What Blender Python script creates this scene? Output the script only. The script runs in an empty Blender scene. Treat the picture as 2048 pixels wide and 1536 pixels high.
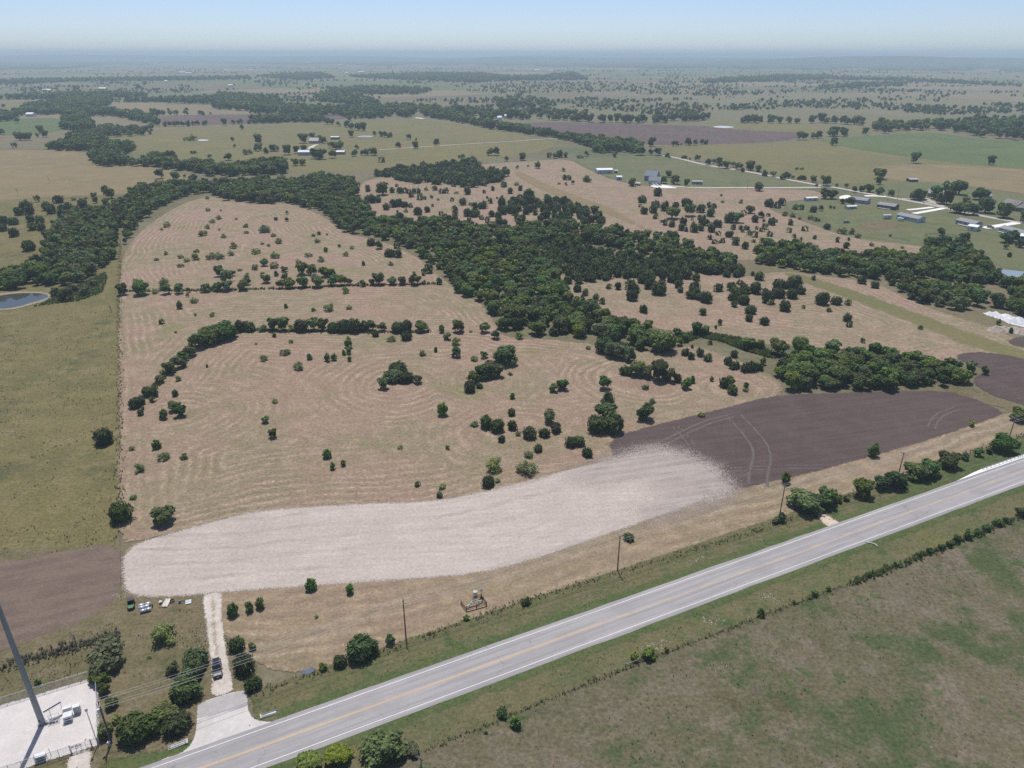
import bpy, math, random
import numpy as np
from mathutils import Vector

random.seed(7)
RNG = np.random.default_rng(11)
SC = bpy.context.scene
COL = SC.collection
R = math.radians

# ------------------------------------------------------------------ camera, world, sun, exposure
F, PITCH, H = 1446.0, R(24.6), 120.0          # focal length in photo pixels, tilt, drone height
cam = bpy.data.cameras.new('camera')
cam.sensor_width = 36.0
cam.lens = F / 2048 * 36
cam.clip_start = 0.5
cam.clip_end = 120000
camo = bpy.data.objects.new('camera', cam)
camo.location = (0, 0, H)
camo.rotation_euler = (R(90) - PITCH, 0, 0)
COL.objects.link(camo)
SC.camera = camo

SUN_EL = R(70)
SUN_DIR = (-0.19, 0.98)                       # horizontal direction towards the sun
SUN_AZ = math.atan2(SUN_DIR[0], SUN_DIR[1])   # clockwise from +Y
world = bpy.data.worlds.new('World')
SC.world = world
world.use_nodes = True
nt = world.node_tree
bg = nt.nodes['Background']
sky = nt.nodes.new('ShaderNodeTexSky')
sky.sky_type = 'NISHITA'
sky.sun_disc = False
sky.sun_elevation = SUN_EL
sky.sun_rotation = SUN_AZ
sky.altitude = 300
sky.air_density = 0.52
sky.dust_density = 0.85
sky.ozone_density = 2.0
nt.links.new(sky.outputs[0], bg.inputs[0])
bg.inputs[1].default_value = 0.13
sun = bpy.data.lights.new('sun', 'SUN')
sun.energy = 4.0
sun.angle = R(0.53)
sun.color = (1.0, 0.965, 0.91)
suno = bpy.data.objects.new('sun', sun)
ce = math.cos(SUN_EL)
n_ = math.hypot(*SUN_DIR)
sdir = Vector((SUN_DIR[0] / n_ * ce, SUN_DIR[1] / n_ * ce, math.sin(SUN_EL)))
suno.rotation_euler = sdir.to_track_quat('Z', 'Y').to_euler()
suno.location = (0, 100, 300)
COL.objects.link(suno)
SC.view_settings.view_transform = 'Standard'
SC.view_settings.look = 'None'
SC.view_settings.exposure = 0.13
SC.view_settings.gamma = 1
SC.cycles.use_denoising = False
SC.cycles.max_bounces = 5
SC.cycles.diffuse_bounces = 3
SC.cycles.transmission_bounces = 3
SC.cycles.transparent_max_bounces = 24
SC.cycles.volume_bounces = 1

# ------------------------------------------------------------------ photo pixel -> point on the ground
CP, SP = math.cos(PITCH), math.sin(PITCH)
def G(px, py, z=0.0):
    x = (px - 1024) / F
    y = -(py - 768) / F
    dy = CP + y * SP
    dz = -SP + y * CP
    t = (z - H) / dz
    return (x * t, dy * t)
def depth(y):
    return y * CP + H * SP
def project(x, y, z=0.0):
    c = y * CP - (z - H) * SP
    u = y * SP + (z - H) * CP
    return 1024 + F * x / c, 768 - F * u / c
def zoomer(x0, y0, s):
    return lambda x, y: (x0 + x * s, y0 + y * s)
ZS = 560 / 1973
ZM = 560 / 2048
ZO = dict(A=zoomer(0, 1100, ZS), B=zoomer(500, 1100, ZS), C=zoomer(1000, 1000, ZS), D=zoomer(1488, 800, ZS), E=zoomer(200, 650, ZS),
          F=zoomer(700, 620, ZS), G=zoomer(1150, 620, ZS), H=zoomer(1488, 500, ZS), I=zoomer(0, 330, ZS), J=zoomer(500, 320, ZS),
          K=zoomer(1000, 300, ZS), L=zoomer(1488, 260, ZS), M=zoomer(0, 80, ZM), N=zoomer(500, 80, ZM), O=zoomer(1000, 80, ZM), P=zoomer(1488, 80, ZM))
ZSC = {k: (ZM if k in 'MNOP' else ZS) for k in ZO}
def zp(k, *pts):
    return [ZO[k](*p) for p in pts]

# ------------------------------------------------------------------ object helpers
def link(o, parent=None):
    COL.objects.link(o)
    if parent is not None:
        o.parent = parent
    return o
def tag(o, label=None, cat=None, group=None, kind=None):
    if label: o['label'] = label
    if cat: o['category'] = cat
    if group: o['group'] = group
    if kind: o['kind'] = kind
    return o
def thing(name, label, cat, loc=(0, 0, 0), rz=0.0, group=None):
    o = bpy.data.objects.new(name, None)
    o.empty_display_size = 0.3
    o.location = loc
    o.rotation_euler = (0, 0, rz)
    link(o)
    return tag(o, label, cat, group)
class MB:
    def __init__(s):
        s.v = []; s.f = []
    def add(s, vs, fs):
        b = len(s.v)
        s.v += [tuple(v) for v in vs]
        s.f += [tuple(i + b for i in f) for f in fs]
        return s
    def box(s, c, d, rz=0.0, top=1.0, rx=0.0):
        vs = []
        for z in (-1, 1):
            k = top if z > 0 else 1.0
            for x, y in ((-1, -1), (1, -1), (1, 1), (-1, 1)):
                p = Vector((x * d[0] / 2 * k, y * d[1] / 2 * k, z * d[2] / 2))
                if rx:
                    p = Vector((p.x, p.y * math.cos(rx) - p.z * math.sin(rx), p.y * math.sin(rx) + p.z * math.cos(rx)))
                if rz:
                    p = Vector((p.x * math.cos(rz) - p.y * math.sin(rz), p.x * math.sin(rz) + p.y * math.cos(rz), p.z))
                vs.append((p.x + c[0], p.y + c[1], p.z + c[2]))
        return s.add(vs, [(3, 2, 1, 0), (4, 5, 6, 7), (0, 1, 5, 4), (1, 2, 6, 5), (2, 3, 7, 6), (3, 0, 4, 7)])
    def cyl(s, a, b, r0, r1=None, n=10):
        r1 = r0 if r1 is None else r1
        a = Vector(a); b = Vector(b)
        d = (b - a).normalized()
        u = d.orthogonal().normalized()
        w = d.cross(u)
        vs = []
        for p, r in ((a, r0), (b, r1)):
            for i in range(n):
                t = 2 * math.pi * i / n
                vs.append(p + u * (r * math.cos(t)) + w * (r * math.sin(t)))
        fs = [(i, (i + 1) % n, n + (i + 1) % n, n + i) for i in range(n)]
        fs += [tuple(reversed(range(n))), tuple(range(n, 2 * n))]
        return s.add(vs, fs)
    def tube(s, pts, r, n=6):
        pts = [Vector(p) for p in pts]
        rs = r if isinstance(r, (list, tuple)) else [r] * len(pts)
        vs = []; fs = []
        for k, p in enumerate(pts):
            d = (pts[min(k + 1, len(pts) - 1)] - pts[max(k - 1, 0)]).normalized()
            u = d.cross(Vector((0.31, 0.2, 0.93))).normalized()
            w = d.cross(u)
            for i in range(n):
                t = 2 * math.pi * i / n
                vs.append(p + u * (rs[k] * math.cos(t)) + w * (rs[k] * math.sin(t)))
        for k in range(len(pts) - 1):
            for i in range(n):
                fs.append((k * n + i, k * n + (i + 1) % n, (k + 1) * n + (i + 1) % n, (k + 1) * n + i))
        fs += [tuple(reversed(range(n))), tuple(range((len(pts) - 1) * n, len(pts) * n))]
        return s.add(vs, fs)
    def prism(s, poly, z0, z1):
        n = len(poly)
        vs = [(x, y, z0) for x, y in poly] + [(x, y, z1) for x, y in poly]
        return s.add(vs, [tuple(reversed(range(n))), tuple(range(n, 2 * n))] + [(i, (i + 1) % n, n + (i + 1) % n, n + i) for i in range(n)])
    def loft(s, rings):
        n = len(rings[0]); vs = [p for r in rings for p in r]; fs = []
        for k in range(len(rings) - 1):
            for i in range(n):
                fs.append((k * n + i, k * n + (i + 1) % n, (k + 1) * n + (i + 1) % n, (k + 1) * n + i))
        fs += [tuple(reversed(range(n))), tuple(range((len(rings) - 1) * n, len(rings) * n))]
        return s.add(vs, fs)
    def mesh(s, name, mat, smooth=False):
        me = bpy.data.meshes.new(name)
        me.from_pydata(s.v, [], s.f)
        me.materials.append(mat)
        if smooth:
            me.polygons.foreach_set('use_smooth', [True] * len(me.polygons))
        me.update()
        return me
    def build(s, name, mat, parent=None, smooth=False):
        return link(bpy.data.objects.new(name, s.mesh(name, mat, smooth)), parent)

# ------------------------------------------------------------------ materials
def newmat(name):
    m = bpy.data.materials.new(name)
    m.use_nodes = True
    return m, m.node_tree, m.node_tree.nodes['Principled BSDF']
class NT:
    def __init__(s, tree):
        s.t = tree
    def n(s, typ, **kw):
        o = s.t.nodes.new(typ)
        for k, v in kw.items():
            setattr(o, k, v)
        return o
    def l(s, a, b):
        s.t.links.new(a, b)
    def noise(s, vec, scale, detail=4.0, rough=0.6):
        o = s.n('ShaderNodeTexNoise')
        o.inputs['Scale'].default_value = scale
        o.inputs['Detail'].default_value = detail
        o.inputs['Roughness'].default_value = rough
        if vec is not None: s.l(vec, o.inputs['Vector'])
        return o.outputs['Fac']
    def ramp(s, val, lo, hi):
        o = s.n('ShaderNodeMapRange', interpolation_type='SMOOTHSTEP')
        o.inputs[1].default_value = lo
        o.inputs[2].default_value = hi
        s.l(val, o.inputs[0])
        return o.outputs[0]
    def math(s, op, a, b=None):
        o = s.n('ShaderNodeMath', operation=op)
        for i, x in enumerate((a, b)):
            if x is None: continue
            if isinstance(x, (int, float)): o.inputs[i].default_value = x
            else: s.l(x, o.inputs[i])
        return o.outputs[0]
    def mix(s, fac, a, b, mode='MIX'):
        o = s.n('ShaderNodeMix', data_type='RGBA', blend_type=mode)
        for i, x in ((0, fac), (6, a), (7, b)):
            if isinstance(x, (int, float)): o.inputs[i].default_value = x
            elif isinstance(x, (tuple, list)): o.inputs[i].default_value = (*x[:3], 1)
            else: s.l(x, o.inputs[i])
        return o.outputs[2]
    def scaled(s, vec, sc, rot=0.0):
        o = s.n('ShaderNodeMapping')
        o.inputs['Scale'].default_value = sc
        o.inputs['Rotation'].default_value = (0, 0, rot)
        s.l(vec, o.inputs[0])
        return o.outputs[0]
    def grey(s, v):
        o = s.n('ShaderNodeCombineColor')
        for i in range(3): s.l(v, o.inputs[i])
        return o.outputs[0]

_sm = {}
def solid(name, c, rough=0.7, metal=0.0, var=0.12, scale=1.5, spec=0.4):
    if name in _sm: return _sm[name]
    m, t, b = newmat(name)
    k = NT(t)
    tc = k.n('ShaderNodeTexCoord').outputs['Object']
    f = k.noise(tc, scale, 5)
    lo = tuple(x * (1 - var * 1.6) for x in c); hi = tuple(min(1, x * (1 + var)) for x in c)
    k.l(k.mix(k.ramp(f, .3, .7), lo, hi), b.inputs['Base Color'])
    b.inputs['Roughness'].default_value = rough
    b.inputs['Metallic'].default_value = metal
    b.inputs['Specular IOR Level'].default_value = spec
    _sm[name] = m
    return m

def ground_mat(name, c1, c2, c3, big=1 / 45, mid=1 / 7, fine=1.1, contrast=0.35, stripe=None, streak=None, edge=None, patch=None, rough=0.95, bump=0.25, speck=None, cells=None):
    """two-scale patchy ground; stripe=(period, colour, width, warp): mown rows that follow the attribute 'mow'; edge=(soft, jitter): ragged border"""
    m, t, b = newmat(name)
    k = NT(t)
    pos = k.n('ShaderNodeNewGeometry').outputs['Position']
    nb = k.noise(pos, big, 4, .6)
    nm = k.noise(pos, mid, 5, .65)
    nf = k.noise(pos, fine, 4, .75)
    col = k.mix(k.ramp(nb, .38, .62), c1, c2)
    col = k.mix(k.math('MULTIPLY', k.ramp(nm, .42, .68), .85), col, c3)
    if patch:                                        # (scale, lo, hi, colour)
        for (ps, lo, hi, pc) in patch:
            pn = k.noise(pos, ps, 6, .68)
            col = k.mix(k.ramp(pn, lo, hi), col, pc)
    hgt = nf
    if cells:                                        # patchwork of fields: (size, colours)
        size, cc = cells
        rv = k.n('ShaderNodeVectorRotate', rotation_type='Z_AXIS')
        rv.inputs['Angle'].default_value = R(-25)
        k.l(pos, rv.inputs['Vector'])
        vo = k.n('ShaderNodeTexVoronoi', distance='CHEBYCHEV', voronoi_dimensions='2D')
        vo.inputs['Scale'].default_value = 1 / size
        k.l(rv.outputs[0], vo.inputs['Vector'])
        se = k.n('ShaderNodeSeparateColor'); k.l(vo.outputs['Color'], se.inputs[0])
        sy = k.n('ShaderNodeSeparateXYZ'); k.l(pos, sy.inputs[0])
        far = k.ramp(sy.outputs[1], 900, 1700)
        for q, c_ in enumerate(cc):
            sel = k.ramp(se.outputs[q % 3], .60 + .03 * q, .64 + .03 * q)
            col = k.mix(k.math('MULTIPLY', k.math('MULTIPLY', sel, far), .75), col, c_)
    if streak:                                       # (angle, along, across, colour, amount): rows along one direction
        ang, al, ac, sc_, am = streak
        v = k.scaled(pos, (al, ac, 1), 0)
        rotv = k.n('ShaderNodeVectorRotate', rotation_type='Z_AXIS')
        rotv.inputs['Angle'].default_value = -ang
        k.l(pos, rotv.inputs['Vector'])
        v = k.scaled(rotv.outputs[0], (al, ac, 1))
        sn = k.noise(v, 1.0, 4, .6)
        col = k.mix(k.math('MULTIPLY', k.ramp(sn, .42, .62), am), col, sc_)
    if stripe:
        per, scol, wid, warp = stripe
        at = k.n('ShaderNodeAttribute', attribute_name='mow').outputs['Fac']
        w1 = k.math('MULTIPLY', k.noise(pos, 1 / 22, 3), warp)
        w2 = k.math('MULTIPLY', k.noise(pos, 1 / 2.6, 4), 2.6)
        d = k.math('ADD', k.math('ADD', at, w1), w2)
        d = k.math('ADD', d, k.math('MULTIPLY', k.noise(pos, 1 / 70, 2), 16.0))
        ph = k.math('SINE', k.math('MULTIPLY', d, 2 * math.pi / per))
        line = k.ramp(ph, .75 - wid, .95)
        brk = k.ramp(k.noise(pos, 1 / 14, 6, .75), .34, .6)
        brk2 = k.ramp(k.noise(pos, 1 / 1.2, 4, .7), .3, .62)
        zone = k.ramp(k.noise(pos, 1 / 48, 3, .6), .42, .6)
        brk = k.math('MULTIPLY', brk, k.math('ADD', .25, k.math('MULTIPLY', zone, .75)))
        line = k.math('MULTIPLY', k.math('MULTIPLY', line, brk), brk2)
        col = k.mix(k.math('MULTIPLY', line, .62), col, scol)
        dk = k.ramp(k.math('MULTIPLY', ph, -1.0), .55, .95)
        col = k.mix(k.math('MULTIPLY', k.math('MULTIPLY', dk, brk), .5), col, tuple(x * .62 for x in c1))
        hgt = k.math('ADD', nf, k.math('MULTIPLY', line, .8))
    if speck:                                        # pale stones and clods
        ss, th, sc2 = speck
        vor = k.n('ShaderNodeTexVoronoi')
        vor.inputs['Scale'].default_value = ss
        k.l(pos, vor.inputs['Vector'])
        dots = k.math('MULTIPLY', k.ramp(vor.outputs['Distance'], th, th * .5), k.ramp(k.noise(pos, .12, 3), .5, .62))
        col = k.mix(dots, col, sc2)
    fm = k.n('ShaderNodeMapRange')
    fm.inputs[1].default_value = .25; fm.inputs[2].default_value = .75
    fm.inputs[3].default_value = 1 - contrast; fm.inputs[4].default_value = 1 + contrast
    k.l(nf, fm.inputs[0])
    col = k.mix(1.0, col, k.grey(fm.outputs[0]), 'MULTIPLY')
    k.l(col, b.inputs['Base Color'])
    b.inputs['Roughness'].default_value = rough
    b.inputs['Specular IOR Level'].default_value = .15
    bn = k.n('ShaderNodeBump')
    bn.inputs['Strength'].default_value = bump
    bn.inputs['Distance'].default_value = .6
    k.l(hgt, bn.inputs['Height'])
    k.l(bn.outputs[0], b.inputs['Normal'])
    if edge:
        soft, jit = edge
        e = k.n('ShaderNodeAttribute', attribute_name='edge').outputs['Fac']
        j = k.math('MULTIPLY', k.math('SUBTRACT', k.noise(pos, 1 / (jit * 2.5 + .5), 6, .72), .5), jit * 3.2)
        f2 = k.math('MULTIPLY', k.math('SUBTRACT', k.noise(pos, 4.0, 3, .8), .5), soft * 2.2)
        s_ = k.math('ADD', k.math('ADD', e, j), f2)
        a = k.ramp(s_, -.05, .05)
        tr = k.n('ShaderNodeBsdfTransparent')
        mx = k.n('ShaderNodeMixShader')
        k.l(a, mx.inputs[0]); k.l(tr.outputs[0], mx.inputs[1]); k.l(b.outputs[0], mx.inputs[2])
        k.l(mx.outputs[0], t.nodes['Material Output'].inputs['Surface'])
    return m

# ------------------------------------------------------------------ fields: grids with a signed distance to their outline
def smooth_poly(P, n=2, closed=True):
    P = np.array(P, float)
    for _ in range(n):
        if closed:
            Q = np.roll(P, -1, 0)
            P = np.stack([P * .75 + Q * .25, P * .25 + Q * .75], 1).reshape(-1, 2)
        else:
            A, B = P[:-1], P[1:]
            P = np.vstack([P[:1], np.stack([A * .75 + B * .25, A * .25 + B * .75], 1).reshape(-1, 2), P[-1:]])
    return P
def seg_dist(X, Y, P, closed=True):
    A = P if closed else P[:-1]
    B = np.roll(P, -1, 0) if closed else P[1:]
    best = np.full(X.shape, 1e18)
    for (ax, ay), (bx, by) in zip(A, B):
        dx, dy = bx - ax, by - ay
        L = dx * dx + dy * dy + 1e-12
        t = np.clip(((X - ax) * dx + (Y - ay) * dy) / L, 0, 1)
        d = (X - ax - t * dx) ** 2 + (Y - ay - t * dy) ** 2
        np.minimum(best, d, out=best)
    return np.sqrt(best)
def inside(X, Y, P):
    c = np.zeros(X.shape, bool)
    Q = np.roll(P, -1, 0)
    for (ax, ay), (bx, by) in zip(P, Q):
        if ay == by: continue
        m = (ay > Y) != (by > Y)
        c ^= m & (X < (bx - ax) * (Y - ay) / (by - ay) + ax)
    return c
_layer = [0]
def field(name, px_poly, mat, cell=3.0, margin=3.0, z=None, smooth=2, mow=None, world_poly=None, kind='structure', grow=0.0):
    P = np.array(world_poly if world_poly is not None else [G(*p) for p in px_poly])
    if smooth: P = smooth_poly(P, smooth)
    lo = P.min(0) - margin - cell; hi = P.max(0) + margin + cell
    nx = int((hi[0] - lo[0]) / cell) + 2; ny = int((hi[1] - lo[1]) / cell) + 2
    xs = lo[0] + np.arange(nx) * cell; ys = lo[1] + np.arange(ny) * cell
    X, Y = np.meshgrid(xs, ys)
    D = seg_dist(X, Y, P)
    sd = np.where(inside(X, Y, P), D, -D) + grow
    keep = np.maximum.reduce([sd[:-1, :-1], sd[1:, :-1], sd[:-1, 1:], sd[1:, 1:]]) > -margin
    idx = np.arange(nx * ny).reshape(ny, nx)
    quads = np.stack([idx[:-1, :-1], idx[:-1, 1:], idx[1:, 1:], idx[1:, :-1]], -1)[keep]
    used, inv = np.unique(quads, return_inverse=True)
    quads = inv.reshape(-1, 4)
    if z is None:
        _layer[0] += 1
        z = 0.004 * _layer[0]
    vx = X.ravel()[used]; vy = Y.ravel()[used]
    co = np.stack([vx, vy, np.full(vx.shape, z)], 1)
    me = bpy.data.meshes.new(name)
    me.from_pydata(co.tolist(), [], quads.tolist())
    a = me.attributes.new('edge', 'FLOAT', 'POINT')
    a.data.foreach_set('value', sd.ravel()[used].astype(np.float32))
    if mow is not None:
        mv = mow(vx, vy, sd.ravel()[used])
        a = me.attributes.new('mow', 'FLOAT', 'POINT')
        a.data.foreach_set('value', mv.astype(np.float32))
    me.materials.append(mat)
    o = link(bpy.data.objects.new(name, me))
    o['kind'] = kind
    return o
def ribbon_poly(P, w):
    P = np.array(P, float)
    d = np.gradient(P, axis=0)
    d /= np.linalg.norm(d, axis=1)[:, None] + 1e-9
    n = np.stack([-d[:, 1], d[:, 0]], 1)
    return np.vstack([P + n * w / 2, (P - n * w / 2)[::-1]])

# ------------------------------------------------------------------ the ground sheet, far hills, haze
STRAW = (.44, .345, .235)
def base_ground():
    rad = [0, 40, 80, 120, 160, 220, 300, 400, 520, 700, 900, 1200, 1600, 2200, 3000, 4200, 6000, 8500, 12000, 17000, 24000, 34000, 48000]
    n = 72
    vs = [(0, 150, 0)]; fs = []
    for r in rad[1:]:
        vs += [(r * math.cos(2 * math.pi * i / n), 150 + r * math.sin(2 * math.pi * i / n), 0) for i in range(n)]
    fs += [(0, 1 + i, 1 + (i + 1) % n) for i in range(n)]
    for k in range(len(rad) - 2):
        a = 1 + k * n; b = a + n
        fs += [(a + i, b + i, b + (i + 1) % n, a + (i + 1) % n) for i in range(n)]
    mb = MB(); mb.add(vs, fs)
    m = ground_mat('pasture ground', (0.148, 0.124, 0.0748), (0.119, 0.112, 0.0612), (0.162, 0.146, 0.0978), big=1 / 260, mid=1 / 32, fine=.45, contrast=.3,
                   patch=[(1 / 700, .52, .62, (0.0936, 0.109, 0.0527)), (1 / 95, .57, .70, (0.0864, 0.0938, 0.0493)), (1 / 420, .58, .68, (0.18, 0.143, 0.106))], bump=.15, cells=(620, [(.2, .165, .105), (.105, .125, .055), (.15, .142, .082)]))
    tag(mb.build('ground', m), kind='structure')
base_ground()

def terrain_ridge(name, px0, px1, dist, prof, thick, mat, seg=90):
    """a far wooded ridge: prof(t)->crest height, t along from px0 to px1"""
    x0 = (px0 - 1024) / F * dist / CP; x1 = (px1 - 1024) / F * dist / CP
    rows = [(-1.0, 0), (-.8, .12), (-.5, .5), (-.2, .9), (0, 1.0), (.5, .8), (1.0, 0)]
    vs = []; fs = []
    for i in range(seg + 1):
        t = i / seg
        h = prof(t)
        for (k, f) in rows:
            jig = RNG.normal(0, .035) if 0 < f else 0
            vs.append((x0 + (x1 - x0) * t, dist + k * thick + RNG.normal(0, thick * .05), h * max(0, f + jig) - 1.0 + 1.2 * (f > 0)))
    m = len(rows)
    for i in range(seg):
        for k in range(m - 1):
            a = i * m + k
            fs.append((a, a + m, a + m + 1, a + 1))
    o = MB().add(vs, fs).build(name, mat, smooth=True)
    return tag(o, kind='structure')
wood_far = ground_mat('far wooded land', (.035, .052, .024), (.05, .068, .03), (.075, .085, .045), big=1 / 900, mid=1 / 130, fine=1 / 22, contrast=.5,
                      patch=[(1 / 260, .66, .72, (.24, .2, .13))], bump=.2)
def bumps(seed, base, amp):
    ph = np.random.default_rng(seed).uniform(0, 6.28, 8)
    def f(t):
        e = min(1, t * 6, (1 - t) * 6)
        s = sum(math.sin((k + 1) * 3.1 * t + ph[k]) / (k + 1.5) for k in range(8))
        return max(2, (base + amp * s) * max(0.03, e) ** .7)
    return f
terrain_ridge('hill', 1330, 2500, 9500, bumps(3, 62, 20), 1500, wood_far)
terrain_ridge('hill', 880, 1640, 12500, bumps(8, 58, 16), 1600, wood_far)
terrain_ridge('hill', -500, 1000, 15000, bumps(5, 66, 16), 2400, wood_far)
terrain_ridge('hill', 900, 2700, 19500, bumps(12, 104, 18), 2600, wood_far)
terrain_ridge('hill', -900, 3000, 30000, bumps(21, 128, 12), 4000, wood_far, 140)

def far_canopy():
    near = [(-700, 150), (0, 145), (120, 136), (240, 131), (400, 128), (560, 129), (800, 131), (1000, 132), (1150, 135), (1300, 138), (1500, 138), (1700, 139), (1900, 143), (2048, 145), (2800, 150)]
    nx_, nr = 420, 90
    rg = np.random.default_rng(5)
    vs = []; fs = []
    pxs = np.linspace(-600, 2650, nx_)
    n0 = np.interp(pxs, [a for a, b in near], [b for a, b in near]) + np.interp(pxs, np.linspace(-600, 2650, 60), rg.normal(0, 1.6, 60))
    P_ = np.zeros((nr, nx_, 3))
    for i in range(nx_):
        y0 = G(pxs[i], n0[i])[1]
        ys = y0 * (22000 / y0) ** (np.linspace(0, 1, nr) ** 1.0)
        P_[:, i, 1] = ys
        P_[:, i, 0] = (pxs[i] - 1024) / F * (ys * CP + H * SP)
    hh = rg.uniform(2.5, 10.5, (nr, nx_))
    lowf = rg.normal(0, 1, (nr // 5 + 2, nx_ // 7 + 2))
    gap = np.array([[lowf[j // 5, i // 7] for i in range(nx_)] for j in range(nr)])
    hh = np.where(gap > 1.15, -1.0, hh); hh[0] = -1.0
    P_[:, :, 2] = hh
    mb = MB()
    idx = np.arange(nr * nx_).reshape(nr, nx_)
    mb.add(P_.reshape(-1, 3).tolist(), np.stack([idx[:-1, :-1], idx[:-1, 1:], idx[1:, 1:], idx[1:, :-1]], -1).reshape(-1, 4).tolist())
    tag(mb.build('far_woodland', wood_far), 'dark far woodland stretching to the hazy horizon', None, None, 'stuff')
far_canopy()

# ------------------------------------------------------------------ fields
def mow_main(vx, vy, sd):
    d = np.maximum(sd, 0)
    for pl in MOW_LINES:
        d = np.minimum(d, seg_dist(vx, vy, np.array([G(*p) for p in pl]), False))
    for (x, y, r) in MOW_SPOTS:
        d = np.minimum(d, np.maximum(np.hypot(vx - x, vy - y) - r, 0) * .9)
    return d
def mow_edge(vx, vy, sd):
    d = np.maximum(sd, 0)
    for (x, y, r) in MOW_SPOTS:
        d = np.minimum(d, np.maximum(np.hypot(vx - x, vy - y) - r, 0) * .9)
    return d
MOW_LINES = [
    [(246, 583), (400, 582), (560, 578), (700, 572), (880, 568)],
    [(280, 800), (350, 720), (400, 670), (480, 655), (620, 660), (760, 664), (860, 662), (980, 665)],
]
MOW_SPOTS = [(*G(*p), r) for p, r in [((800, 765), 9), ((965, 760), 10), ((1210, 860), 9), ((1040, 865), 12), ((1290, 760), 14), ((1465, 780), 8), ((350, 830), 7), ((1440, 725), 9)]]
MOW_SPOTS2 = MOW_SPOTS

hay_c = dict(c1=(.25, .172, .13), c2=(.2, .168, .103), c3=(.29, .216, .158))
M_hay = ground_mat('mown hay stubble', **hay_c, big=1 / 55, mid=1 / 7, fine=1.0, contrast=.42, stripe=(3.5, STRAW, .3, 5.0), edge=(1.2, 1.2),
                   patch=[(1 / 38, .54, .68, (.185, .165, .088)), (1 / 5, .6, .7, (.175, .135, .095)), (1 / 18, .64, .74, (.36, .27, .17))], bump=.4)
M_hay_far = ground_mat('mown hay stubble beyond the creek', **hay_c, big=1 / 70, mid=1 / 10, fine=.6, contrast=.4, stripe=(4.2, (0.376, 0.291, 0.21), .3, 6.0), edge=(2.0, 2.0),
                       patch=[(1 / 50, .56, .7, (0.188, 0.168, 0.0997))], bump=.35)
M_hay_strip = ground_mat('mown roadside hay', (0.231, 0.17, 0.118), (0.214, 0.17, 0.107), (0.3, 0.229, 0.154), big=1 / 30, mid=1 / 5, fine=1.4, contrast=.32, stripe=(4.0, (0.411, 0.332, 0.23), .4, 4.0),
                         edge=(1.0, .9), patch=[(1 / 26, .58, .7, (0.172, 0.148, 0.0871))], bump=.4)
M_pasture_left = ground_mat('unmown green pasture', (0.142, 0.12, 0.0536), (0.115, 0.108, 0.0464), (0.173, 0.146, 0.067), big=1 / 40, mid=1 / 8, fine=1.1, contrast=.48, edge=(1.5, 1.0),
                            patch=[(1 / 14, .55, .66, (0.182, 0.146, 0.0811)), (1 / 3.5, .6, .7, (0.0671, 0.0684, 0.0324)), (1 / 30, .54, .68, (0.0806, 0.0839, 0.0401)), (1 / 60, .6, .72, (0.153, 0.113, 0.0758)), (1 / 6, .66, .74, (0.0614, 0.0642, 0.0357))], bump=.45)
M_rough = ground_mat('rough grass', (0.148, 0.119, 0.0675), (0.112, 0.102, 0.0495), (0.176, 0.143, 0.09), big=1 / 18, mid=1 / 4, fine=1.3, contrast=.4, edge=(1.0, .8),
                     patch=[(1 / 2.5, .58, .7, (.085, .08, .045)), (1 / 12, .56, .7, (0.076, 0.082, 0.0378)), (1 / 9, .64, .74, (0.216, 0.164, 0.108))], bump=.5)
M_pale = ground_mat('pale dry tilled soil', (.435, .375, .335), (.395, .338, .3), (.465, .403, .362), big=1 / 60, mid=1 / 10, fine=1.3, contrast=.22, edge=(2.6, .5), stripe=(6.5, (.375, .325, .29), .55, 4.0),
                    streak=(R(4), 1 / 30, 1 / 1.6, (.37, .315, .28), .55), patch=[(1 / 45, .55, .72, (.36, .31, .275)), (1 / 12, .62, .72, (.4, .34, .3))], bump=.2)
M_dark = ground_mat('dark tilled soil', (0.0846, 0.0608, 0.0572), (0.0752, 0.0545, 0.0515), (0.0969, 0.072, 0.0674), big=1 / 60, mid=1 / 9, fine=1.5, contrast=.2, edge=(1.4, .8),
                    streak=(R(14), 1 / 40, 1 / 2.2, (0.106, 0.0797, 0.0744), .45), patch=[(1 / 70, .58, .72, (0.0752, 0.0629, 0.0486))], bump=.3, speck=(.55, .12, (0.213, 0.169, 0.161)))
M_brown = ground_mat('brown tilled soil', (0.138, 0.101, 0.0792), (0.12, 0.0907, 0.0725), (0.167, 0.125, 0.0989), big=1 / 40, mid=1 / 8, fine=1.4, contrast=.2, edge=(1.5, .9),
                     streak=(R(20), 1 / 30, 1 / 2.4, (0.181, 0.136, 0.108), .5), patch=[(1 / 14, .66, .76, (0.0979, 0.0907, 0.0436))], bump=.3, speck=(.6, .1, (0.29, 0.244, 0.215)))
M_plough = ground_mat('far ploughed soil', (0.104, 0.0734, 0.0681), (0.0924, 0.0674, 0.0631), (0.124, 0.0899, 0.0803), big=1 / 160, mid=1 / 40, fine=.2, contrast=.16, edge=(3, 2),
                      streak=(R(80), 1 / 60, 1 / 9, (0.129, 0.0936, 0.086), .5), bump=.1)
M_verge = ground_mat('roadside grass', (0.123, 0.113, 0.0533), (0.0943, 0.105, 0.0447), (0.143, 0.123, 0.0688), big=1 / 20, mid=1 / 4, fine=1.4, contrast=.38, edge=(.9, .7),
                     patch=[(1 / 2.5, .58, .7, (.075, .085, .04)), (1 / 9, .54, .68, (0.0574, 0.0861, 0.031)), (1 / 6, .66, .76, (0.189, 0.148, 0.103)), (1 / 35, .58, .68, (0.131, 0.127, 0.043))], bump=.5)
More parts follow.
